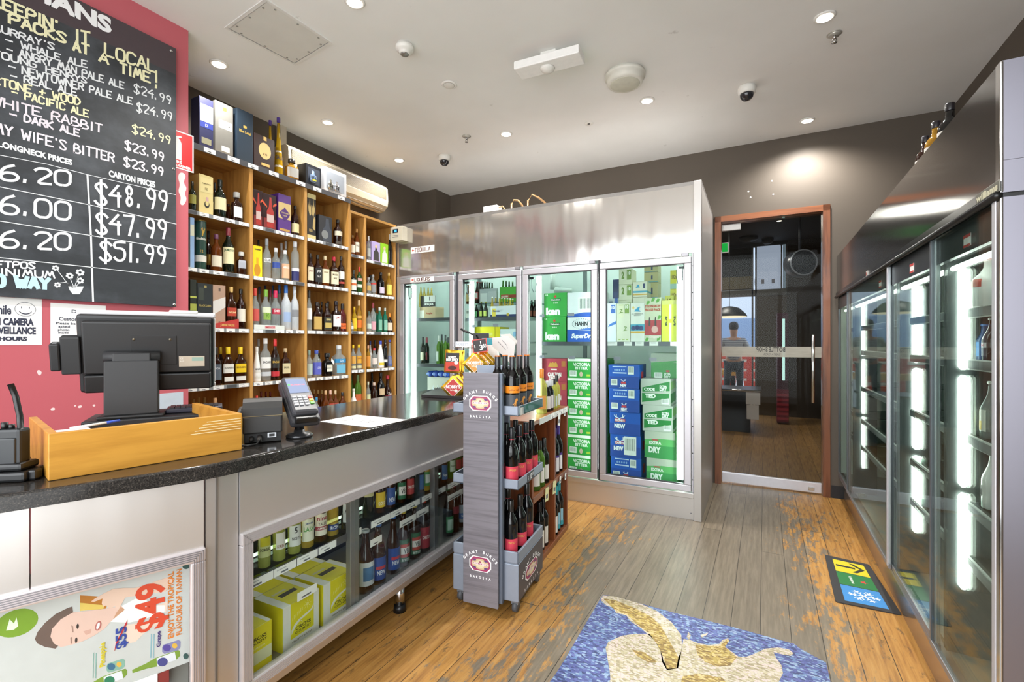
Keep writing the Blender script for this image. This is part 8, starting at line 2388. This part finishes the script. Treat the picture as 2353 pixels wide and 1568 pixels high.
# wine and glasses displayed on top of the cooler
for (u, vt, r, h, bd, lb, cp) in ((2183, 238, .041, .25, 'blk', 'nearest dark wine bottle on top of the sliding-door cooler', '#17141a'), (2151, 280, .041, .245, 'gold', 'golden wine bottle on top of the sliding-door cooler', '#1c1820'), (2126.5, 314, .039, .245, 'dka', 'furthest dark wine bottle on top of the sliding-door cooler', '#1c1820')):
    # height fixed; find where the top meets the sight line
    zt_ = RT_ + h
    p = at_z(u, vt, zt_)
    bottle('wine_bottle', lb, 'bottle', (p.x, p.y, RT_ + .0004), -1.9, 'round', r, h, bd, cp, [(.08, .52, '#d9d4cc', 65)])
for (u, vt, lb) in ((2168, 296, 'wine glass standing between the two nearest display bottles'), (2136, 330, 'wine glass standing behind the golden display bottle')):
    p = at_z(u, vt, RT_ + .2)
    t = thing('wine_glass', lb, 'glass', (p.x + .07, p.y, RT_ + .0004), 0)
    mb = MB(); mb.lathe([(.032, 0), (.03, .004), (.005, .012), (.004, .09), (.02, .105), (.036, .14), (.035, .17), (.028, .2)], bglass('#d8dcd8', .35, .03, '#f4f6f4'), 18); mb.build('glass_bowl', t)
p = at_z(1943, 562, RT_ + .03)
t = thing('small_box', 'tiny cream box at far end on top of sliding-door cooler', 'box', (p.x + .1, min(p.y, 4.9), RT_ + .0004), 0)
mb = MB(); mb.box(-.04, .04, -.04, .04, 0, .05, mat('#d8d2c0', .5), .003); mb.build('case', t)

GRP.clear()
GRP['cone'] = 'reflected bollard cones'
# ---------------------------------------------------------------- door-glass reflections, built as a made-up room beyond
YB0, YB1 = 5.30, 10.2
XL, XR = -2.4, 1.55
mb = MB(); mb.box(XL, XR, 5.08, 18, -.08, -.001, floor_mat(worn=False, name='standin_floor')); struct('floor_standin', mb)
DKW = mat('#2b2723', .6)
mb = MB(); mb.box(XL, XR, 5.30, YB1 + .2, CEIL, CEIL + .1, mat('#4a4d52', .7)); struct('ceiling_standin', mb)
mb = MB(); mb.box(XL - .1, XL, 5.2, YB1, 0, CEIL, DKW); struct('wall_standin_left', mb)


def brick():
    m, N, L = new_mat('dark_brick')
    o = N.new('ShaderNodeOutputMaterial'); b = N.new('ShaderNodeBsdfPrincipled'); b.inputs['Roughness'].default_value = .6
    t = N.new('ShaderNodeTexCoord'); mp = N.new('ShaderNodeMapping'); mp.inputs['Rotation'].default_value = (PI / 2, 0, PI / 2)
    L.new(t.outputs['Object'], mp.inputs['Vector'])
    k = N.new('ShaderNodeTexBrick'); k.inputs['Color1'].default_value = lin('#4a2f2a'); k.inputs['Color2'].default_value = lin('#33241f'); k.inputs['Mortar'].default_value = lin('#8a857c'); k.inputs['Scale'].default_value = 4.0
    L.new(mp.outputs[0], k.inputs['Vector']); L.new(k.outputs[0], b.inputs['Base Color']); L.new(b.outputs[0], o.inputs[0])
    return m


mb = MB(); mb.box(1.0, 1.1, 5.6, YB1, 0, 1.35, brick()); mb.box(1.0, 1.1, 5.6, YB1, 1.35, CEIL, DKW); struct('wall_standin_right', mb)
PF = Plane((0, YB1), 0)
xl = lambda u: PF.loc(u, 780)[0]
zl = lambda v: PF.loc(1700, v)[1]
FRM = mat('#5a564e', .5)
mb = MB()
xa, xb = xl(1600), xl(1729)
ztop = zl(570); zmid = zl(668); zd = zl(682)
mb.box(XL, xa, 0, .12, 0, CEIL, DKW); mb.box(xl(1808), 1.2, 0, .12, 0, CEIL, mat('#3c3227', .6)); mb.box(xb + .05, xl(1808), 0, .12, 0, zmid, mat('#4c3f2e', .6)); mb.box(xa, xl(1808), 0, .12, ztop, CEIL, DKW)
for u in (1727, 1735, 1794, 1806): mb.box(xl(u), xl(u + 4), -.02, .12, 0 if u < 1736 else zmid, ztop, FRM)
mb.box(xa, xl(1808), -.02, .12, zmid, zd, FRM); mb.box(xa, xb, .05, .09, zmid, zmid + .03, mat('#c8ccd0', .5))
mb.box(xa, xl(1727), .02, .06, zl(596 + 40), ztop, mat('#14120f', .6)); mb.box(xa, xl(1727), .02, .06, zmid + .03, zl(636), mat('#5a4a18', .5))
struct('wall_standin_end', mb, (0, YB1, 0), 0)
mb = MB(); mb.box(xl(1737), xl(1793), .03, .05, zd, ztop, glow('#c6cbd6', 1.0)); mb.box(xl(1799), xl(1806), .03, .05, zmid, ztop, glow('#aebcc0', .5))  # glowing panes stand in for shopfront transoms reflected in the door
for cu in (1752, 1776):
    mb.prism([(a, b) for a, b in ell(xl(cu), zl(650), .14, .2, 18)], .024, .029, glow('#d8dce6', .9)); mb.box(xl(cu) - .02, xl(cu) + .03, .022, .024, zl(655), zl(645), mat('#8a8a96', .6))
struct('window_standin', mb, (0, YB1, 0), 0)
# reflected street with an added backdrop, built beyond the made-up room
mb = MB(); mb.box(-6, 3, 17.6, 17.8, 2.2, 6, mat('#cfd6e2', .8)); mb.box(-6, 3, 17.55, 17.7, 1.2, 2.2, mat('#7f96b8', .8)); mb.box(-6, 3, 17.5, 17.7, 0, 1.2, mat('#a89a8c', .8)); struct('street_backdrop', mb)
t = thing('road_barrier', 'red plastic road barrier reflected from the street, built beyond glass door', 'barrier', (-1.6, 13.2, 0))
mb = MB()
for k in range(4): mb.box(-1.2, 1.6, 0, .12, .25 + k * .24, .42 + k * .24, mat('#b8402e', .5), .02)
mb.build('rail', t); mb = MB()
for x in (-1.0, 0, 1.2): mb.box(x, x + .12, -.02, .14, 0, 1.25, mat('#a8362a', .5), .02)
mb.build('post', t)
for i, u in enumerate((1700, 1722)):
    p = at_z(u, 918, 0); p = EYE + ray(u, 918) * (12.4 / ray(u, 918).y); p.x += .25 * i
    t = thing('traffic_cone', ['first', 'second'][i] + ' white bollard cone reflected from the street, built beyond glass door', 'cone', (p.x, 12.4, 0))
    mb = MB(); mb.lathe([(.2, 0), (.2, .03), (.13, .04), (.05, .75), (.03, .78)], mat('#d8dce0', .5), 16); mb.build('cone_body', t)
t = thing('timber_beam', 'orange-brown timber bench rail in the reflected street behind the person', 'bench', (-1.05, 12.0, 0))
mb = MB(); mb.box(-.5, .55, 0, .2, .62, .76, mat('#b8842e', .5), .02); mb.build('seat_rail', t); mb = MB(); mb.box(-.4, -.3, .02, .16, 0, .62, BLACK); mb.box(.35, .45, .02, .16, 0, .62, BLACK); mb.build('leg', t)
# pendant, exit sign, downlight, fan duct and bar table
p = EYE + ray(1676, 728) * (8.6 / ray(1676, 728).y)
t = thing('pendant_lamp', 'black shallow pendant lamp with glowing rim, reflected in glass door', 'pendant lamp', p)
mb = MB(); mb.lathe([(.27, 0), (.25, .04), (.15, .14), (.04, .17)], mat('#121212', .4), 28); mb.build('lamp_shade', t)
mb = MB(); mb.lathe([(.02, -.012), (.25, -.01), (.265, .006)], glow('#ffe6b8', 2.2), 24); mb.build('diffuser', t)
mb = MB(); mb.cyl((0, 0, .17), (0, 0, CEIL - p.z), .006, BLACK, 6); mb.build('cord', t)
for q, w_ in (((.1, 6.8, CEIL - .02), 50), ((-.9, 8.6, CEIL - .02), 50)):
    add_area('bar_fill_light', q, .5, .5, (0, 0, 0), w_, (1, .88, .72))  # fill lights added to brighten the dark room, no fitting built
pe_ = Plane((0, 7.6), 0)
x0, z0_ = pe_.loc(1640, 581); x1, z1_ = pe_.loc(1672, 559)
t = thing('exit_sign', 'reflected green exit sign at left edge, built beyond the glass door', 'exit sign', (0, 7.6, 0))
mb = MB(); mb.box(x0 - .01, x1 + .012, 0, .06, z0_ - .012, z1_ + .012, mat('#d8dcd8', .4)); mb.cyl(((x0 + x1) / 2, .03, z1_), ((x0 + x1) / 2, .03, CEIL), .008, WHITE, 6); mb.build('housing', t)
mb = MB(); mb.box(x0, x1, -.003, .0, z0_, z1_, glow('#22c84a', 1.3)); mb.build('sign_face', t)
p = at_z(1791, 508, CEIL - .004)
t = thing('downlight', 'small lit downlight in the dark ceiling beyond glass door', 'downlight', (p.x, p.y, CEIL))
mb = MB(); mb.lathe([(.05, -.004), (.055, 0)], mat('#8a8a88', .4), 18); mb.build('trim_ring', t); mb = MB(); mb.lathe([(.01, -.008), (.036, -.006)], glow('#ffe8c4', 14), 16); mb.build('lamp', t)
for u, v, r, h, nm, lb in ((1720, 545, .16, .08, 'ceiling_vent', 'dark round ceiling vent beyond the glass door'), (1764, 548, .1, .1, 'dome_camera', 'dark dome camera on ceiling beyond the glass door')):
    p = at_z(u, v, CEIL)
    p.y = min(p.y, 9.9)
    t = thing(nm, lb, nm.replace('_', ' '), (p.x, p.y, CEIL))
    mb = MB(); mb.lathe([(r * .6, -h), (r * .95, -h * .6), (r, 0)], mat('#2e2d2b', .5), 20); mb.build('housing', t)
p = EYE + ray(1838, 606) * (8.4 / ray(1838, 606).y)
t = thing('drum_fan', 'round dark drum fan mounted high beyond the glass door', 'fan', p, .4)
mb = MB(); Mx = Matrix.Rotation(PI / 2, 4, 'X')
mb.lathe([(.18, -.12), (.2, -.1), (.2, .1), (.18, .12)], mat('#2a2d34', .3), 32, M=Mx, cap=False); mb.lathe([(.02, .08), (.18, .1)], mat('#1c1d22', .9), 32, M=Mx); mb.build('drum', t)
mb = MB(); mb.lathe([(.18, .122), (.195, .13), (.2, .115)], mat('#aab0b8', .3, .5), 32, M=Mx, cap=False); mb.tube([(0, 0, .19), (0, 0, CEIL - p.z)], .02, mat('#33363c', .4)); mb.build('rim', t)
pt_ = Plane((0, 8.0), 0)
xa_, za_ = pt_.loc(1640, 893); xb_, _ = pt_.loc(1748, 893)
t = thing('bar_table', 'high dark bar table with metal edge beyond the glass door', 'table', (0, 8.0, 0))
mb = MB(); mb.box(xa_, xb_, 0, .7, za_ - .03, za_, mat('#4a4642', .3), .004); mb.cyl((xa_, -.01, za_ - .012), (xb_, -.01, za_ - .012), .016, CHROME, 8); mb.build('table_top', t)
mb = MB(); mb.box(xa_ + .1, xb_ - .15, .12, .6, 0, za_ - .03, mat('#4c565e', .5)); mb.build('pedestal', t)
xs, zs_ = pt_.loc(1714, 901); xs2, zs2 = pt_.loc(1747, 965)
t = thing('taped_papers', 'two white paper sheets taped on the bar table front', 'papers', (0, 7.985, 0))
mb = MB(); mb.box(xs, xs2, 0, .002, pt_.loc(1730, 930)[1], zs_, PAPER); mb.box(xs + .01, xs2 - .02, 0, .002, zs2, pt_.loc(1730, 931)[1], PAPER); mb.build('sheet', t)
# tall drinks fridge and railing further in
t = thing('slim_drinks_fridge', 'slim red drinks fridge with white light beyond the glass door', 'fridge', (.28, 9.2, 0))
xa_, xb_ = [(EYE + ray(u, 780) * (9.2 / ray(u, 780).y)).x for u in (1785, 1812)]
mb = MB(); mb.box(xa_ - .28, xb_ - .28, 0, .4, .02, 1.9, mat('#4a1c22', .3), .01); mb.box(xa_ - .28 - .002, xb_ - .28 + .002, -.01, 0, .05, .6, mat('#7a2430', .4))
for k in range(6): mb.box(xa_ - .28, xb_ - .28, -.016, -.01, .08 + k * .08, .12 + k * .08, mat('#a83a44', .4))
mb.build('cabinet', t); mb = MB(); mb.box(xa_ - .28 + .08, xa_ - .28 + .12, -.012, 0, .75, 1.8, glow('#d8ffe8', 1.6)); mb.build('lamp', t)
# ---------------------------------------------------------------- reflected person, built as a figure beyond the door
def person():
    p = at_z(1686, 924, 0.0)
    k = 11.0 / p.y
    fx = (EYE + ray(1686, 780) * (11.0 / ray(1686, 780).y)).x
    t = thing('person', 'reflected person in grey striped top and dark trousers, built beyond glass door', 'person', (fx, 11.0, 0), .05)
    V = [(0, 0, .96), (0, .0, 1.15), (0, .01, 1.38), (0, 0, 1.50), (0, -.01, 1.62), (0, -.01, 1.74), (.19, 0, 1.44), (.30, -.06, 1.20), (.22, -.26, 1.16), (-.19, 0, 1.44), (-.30, -.06, 1.20), (-.22, -.26, 1.16),
         (.11, 0, .90), (.12, -.01, .50), (.13, .03, .09), (.14, -.11, .05), (-.11, 0, .90), (-.13, -.01, .50), (-.15, .03, .09), (-.17, -.11, .05)]
    E = [(0, 1), (1, 2), (2, 3), (3, 4), (4, 5), (2, 6), (6, 7), (7, 8), (2, 9), (9, 10), (10, 11), (0, 12), (12, 13), (13, 14), (14, 15), (0, 16), (16, 17), (17, 18), (18, 19)]
    R = [.15, .15, .17, .052, .088, .08, .075, .055, .04, .075, .055, .04, .10, .07, .05, .042, .10, .07, .05, .042]

    def skin(name, keep, rad, m, parent):
        idx = {v: i for i, v in enumerate(keep)}
        me = bpy.data.meshes.new(name)
        me.from_pydata([V[i] for i in keep], [(idx[a], idx[b]) for a, b in E if a in idx and b in idx], [])
        me.materials.append(m)
        o = bpy.data.objects.new(name, me); COL.objects.link(o); o.parent = parent
        s = o.modifiers.new('skin', 'SKIN'); s.use_smooth_shade = True
        for i, v in enumerate(keep):
            me.skin_vertices[0].data[i].radius = (R[v] * rad[0], R[v] * rad[1])
        me.skin_vertices[0].data[0].use_root = True
        u = o.modifiers.new('sub', 'SUBSURF'); u.levels = u.render_levels = 2
        return o
    body = skin('body', list(range(20)), (1, .8), mat('#b58a70', .6), t)
    top = skin('striped_top', [0, 1, 2, 6, 9, 7, 10], (1.14, 1.0), stripes(), t)
    skin('trousers', [0, 12, 13, 14, 16, 17, 18], (1.1, .95), mat('#20242c', .7), t)
    mb = MB(); mb.lathe([(.02, -.02), (.085, .02), (.098, .08), (.08, .15), (.03, .18)], mat('#2a221c', .7), 16, M=Matrix.Translation((0, -.005, 1.66))); mb.build('hair', t)
    mb = MB()
    for s in (1, -1):
        for k in range(4): mb.tube([(s * .215 + k * .012 - .018, -.29, 1.165), (s * .20 + k * .012 - .018, -.33, 1.165), (s * .19 + k * .012 - .018, -.35, 1.15)], .008, mat('#b58a70', .6), 6)
        mb.tube([(s * .20, -.26, 1.18), (s * .165, -.29, 1.19)], .009, mat('#b58a70', .6), 6)
    mb.build('finger', t)
    mb = MB(); mb.box(.10, .19, -.2, .08, 0, .06, BLACK, .02); mb.box(-.22, -.12, -.2, .08, 0, .06, BLACK, .02); mb.build('shoe', t)


def stripes():
    m, N, L = new_mat('striped_knit')
    o = N.new('ShaderNodeOutputMaterial'); b = N.new('ShaderNodeBsdfPrincipled'); b.inputs['Roughness'].default_value = .8
    mp = mapping(N, L, (1, 1, 1)); w = N.new('ShaderNodeTexWave'); w.bands_direction = 'Z'; w.inputs['Scale'].default_value = 7
    L.new(mp.outputs[0], w.inputs['Vector']); r = ramp(N, [(.4, '#6a6a72'), (.6, '#a9a8a8')]); L.new(w.outputs['Fac'], r.inputs[0]); L.new(r.outputs[0], b.inputs['Base Color']); L.new(b.outputs[0], o.inputs[0])
    return m


person()

# ---------------------------------------------------------------- floor graphics
def mosaic(name, stops, sc=105):
    m, N, L = new_mat(name)
    o = N.new('ShaderNodeOutputMaterial'); b = N.new('ShaderNodeBsdfPrincipled'); b.inputs['Roughness'].default_value = .5
    mp = mapping(N, L, (.62, 1.3, 1), rot=(0, 0, -.12))
    v = N.new('ShaderNodeTexVoronoi'); v.inputs['Scale'].default_value = sc; v.inputs['Randomness'].default_value = .75
    L.new(mp.outputs[0], v.inputs['Vector'])
    sp = N.new('ShaderNodeSeparateColor'); L.new(v.outputs['Color'], sp.inputs[0])
    r = ramp(N, stops); L.new(sp.outputs[0], r.inputs[0])
    v2 = N.new('ShaderNodeTexVoronoi'); v2.feature = 'DISTANCE_TO_EDGE'; v2.inputs['Scale'].default_value = sc; v2.inputs['Randomness'].default_value = .75
    L.new(mp.outputs[0], v2.inputs['Vector'])
    r2 = ramp(N, [(.0, .55), (.06, 1.0)]); L.new(v2.outputs['Distance'], r2.inputs[0])
    n = noise(N, L, mp, 2.5, 3); r3 = ramp(N, [(.3, .85), (.7, 1.12)]); L.new(n.outputs['Fac'], r3.inputs[0])
    c = mixc(N, L, 1.0, mixc(N, L, 1.0, r.outputs[0], r2.outputs[0], 'MULTIPLY'), r3.outputs[0], 'MULTIPLY')
    L.new(c, b.inputs['Base Color']); L.new(b.outputs[0], o.inputs[0])
    return m


def flat(mb, pts, z0, z1, m):
    """pixel outline laid on the floor"""
    P_ = [at_z(u, v, 0) for u, v in pts]
    n = len(P_)
    a = sum(P_[i].x * P_[(i + 1) % n].y - P_[(i + 1) % n].x * P_[i].y for i in range(n))
    if a < 0:
        P_ = P_[::-1]
    vs = [(p.x, p.y, z1) for p in P_] + [(p.x, p.y, z0) for p in P_]
    mb.add(vs, [tuple(range(n)), tuple(reversed(range(n, 2 * n)))] + [(i, i + n, (i + 1) % n + n, (i + 1) % n) for i in range(n)], m)


Z8 = lambda x, y: (1240 + x / 2.736, 1220 + y / 2.736)
t = thing('floor_decal', 'large worn blue mosaic floor decal with pale splash figure on the timber floor', 'floor decal', (0, 0, 0))
mb = MB()
c0, c1 = at_z(1380, 1368, 0), at_z(1862, 1503, 0)
out = [Z8(*p) for p in ((400, 404), (440, 412), (640, 462), (850, 520), (1020, 560), (1210, 608), (1400, 660), (1600, 715), (1640, 745), (1800, 832), (1812, 880), (1850, 1060), (1890, 1300), (-330, 1300), (-60, 1120), (100, 905), (160, 810), (300, 570), (385, 425))]
flat(mb, out, .0004, .002, mosaic('blue_mosaic', [(.0, '#2c3560'), (.3, '#444f88'), (.55, '#585c98'), (.75, '#5c7aa4'), (.92, '#8a9fba')])); dec = mb.build('decal_sheet', t)
CRM2 = mosaic('cream_mosaic', [(.0, '#8f8264'), (.4, '#b3a888'), (.7, '#c2b8a8'), (.95, '#c8b4b0')], 115)
YEL2 = mosaic('ochre_mosaic', [(.0, '#6f5426'), (.4, '#957836'), (.7, '#b09a4c'), (.95, '#c8b07a')], 115)
mb = MB()
flat(mb, [Z8(*p) for p in ((384, 440), (398, 410), (470, 416), (640, 464), (740, 510), (830, 580), (890, 660), (896, 740), (884, 800), (870, 870), (800, 880), (770, 830), (760, 760), (720, 690), (640, 620), (570, 572), (545, 536), (480, 520), (465, 490), (420, 472))], .0021, .0025, CRM2)
flat(mb, [Z8(*p) for p in ((415, 740), (430, 705), (480, 680), (520, 664), (600, 652), (690, 652), (735, 700), (765, 760), (780, 830), (840, 870), (890, 760), (905, 685), (940, 690), (1000, 712), (1060, 722), (1130, 716), (1150, 690), (1186, 680), (1190, 700), (1158, 728), (1250, 795), (1290, 800), (1340, 782), (1420, 745), (1500, 738), (1570, 752), (1596, 775), (1578, 790), (1530, 782), (1470, 768), (1484, 800), (1520, 850), (1530, 900), (1500, 960), (1420, 1100), (1300, 1300), (330, 1300), (400, 1060), (445, 940), (440, 880), (425, 800))], .0021, .0025, CRM2)
flat(mb, [Z8(*p) for p in ((935, 640), (950, 660), (940, 690), (925, 670))], .0021, .0025, CRM2); flat(mb, [Z8(*p) for p in ((1010, 660), (1060, 645), (1050, 660), (1020, 675))], .0021, .0025, CRM2)
mb.build('pale_figure', dec)
mb = MB()
flat(mb, [Z8(*p) for p in ((400, 430), (470, 440), (600, 490), (700, 545), (760, 600), (800, 670), (840, 740), (872, 800), (860, 870), (800, 872), (778, 800), (740, 720), (690, 650), (610, 590), (560, 540), (470, 500))], .0026, .003, YEL2)
flat(mb, [Z8(*p) for p in ((980, 720), (1060, 730), (1130, 728), (1185, 684), (1190, 698), (1165, 735), (1240, 800), (1200, 850), (1120, 860), (1040, 830), (990, 780))], .0026, .003, YEL2)
flat(mb, [Z8(*p) for p in ((900, 920), (1000, 905), (1150, 930), (1200, 1000), (1100, 1080), (950, 1060), (880, 980))], .0026, .003, YEL2); flat(mb, [Z8(*p) for p in ((580, 750), (660, 770), (740, 830), (690, 835), (610, 790))], .0026, .003, YEL2)
mb.build('ochre_figure', dec)
# beer mat with arrow and snowflake
t = thing('floor_mat', 'black floor mat with yellow arrow, green and blue snowflake panels', 'mat', (0, 0, 0))
cor = [at_z(u, v, 0) for u, v in ((1895, 1277), (1997, 1300), (2073, 1416), (1920, 1385))]
O_, EX, EY = cor[0], cor[1] - cor[0], cor[3] - cor[0]
OM = lambda a, b, z: tuple(O_ + EX * a * (1 - b) + (cor[2] - cor[3]) * a * b + EY * b + Vector((0, 0, z)))
mb = MB(); fr_ = [(0.02, 0), (.98, 0), (1, .02), (1, .98), (.98, 1), (.02, 1), (0, .98), (0, .02)]
vs = [OM(a, b, .006) for a, b in fr_] + [OM(a, b, .0005) for a, b in fr_]
n = 8
mb.add(vs, [tuple(reversed(range(n))), tuple(range(n, 2 * n))] + [(i, (i + 1) % n, (i + 1) % n + n, i + n) for i in range(n)], mat('#333233', .8, var=.15, scale=200)); mt = mb.build('rubber_base', t)
mb = MB()


def mquad(pts, z, hx):
    mb.add([OM(a, b, z) for a, b in pts][::-1], [tuple(range(len(pts)))], mat(hx, .7, var=.1, scale=150))


A0, A1 = .16, .84
mquad([(A0, .07), (A1, .07), (A1, .35), (A0, .35)], .0063, '#d2be1e'); mquad([(A0, .36), (A1, .36), (A1, .63), (A0, .63)], .0063, '#23713a'); mquad([(A0, .64), (A1, .64), (A1, .95), (A0, .95)], .0063, '#3a82c0')
mb.build('colour_panel', mt)
mb = MB()
mquad([(.20, .185), (.60, .185), (.60, .225), (.20, .225)], .0066, '#2a2a1c'); mquad([(.50, .10), (.60, .10), (.80, .205), (.60, .31), (.50, .31), (.70, .205)], .0066, '#2a2a1c')
mb.build('arrow', mt)
mb = MB()
cx_, cz_ = .52, .795
asp = EY.length / EX.length
for k in range(6):
    a = k * PI / 3
    dx, dy = math.cos(a), math.sin(a)
    def seg(p, q, w):
        l = math.hypot(q[0] - p[0], q[1] - p[1]); nx, ny = -(q[1] - p[1]) / l * w, (q[0] - p[0]) / l * w
        pts = [(p[0] + nx, p[1] + ny), (p[0] - nx, p[1] - ny), (q[0] - nx, q[1] - ny), (q[0] + nx, q[1] + ny)]
        mquad([(cx_ + x * .27, cz_ + y * .27 / asp) for x, y in pts], .0066, '#e2eaf2')
    seg((0, 0), (dx, dy), .05)
    for f in (.45, .72):
        for s in (1, -1):
            b2 = a + s * PI / 3.2
            seg((dx * f, dy * f), (dx * f + math.cos(b2) * .32, dy * f + math.sin(b2) * .32), .045)
mb.build('snowflake', mt)
mb = MB()
put_text(mb, 'Heineken', mat('#e2e8e0', .7), .5, 0, None, .07, f=lambda p: OM(.44 - (p[2]) * .9 / 1.0, .385 + (p[0] - .5 + .28) * .40 , .0066) if True else None, align='c', bold=.02)
mquad([(.64 + (.085 if k % 2 == 0 else .035) * math.cos(k * PI / 5), .50 + (.085 if k % 2 == 0 else .035) * math.sin(k * PI / 5) / asp) for k in range(10)], .0066, '#c83a34')
mb.build('lettering', mt)
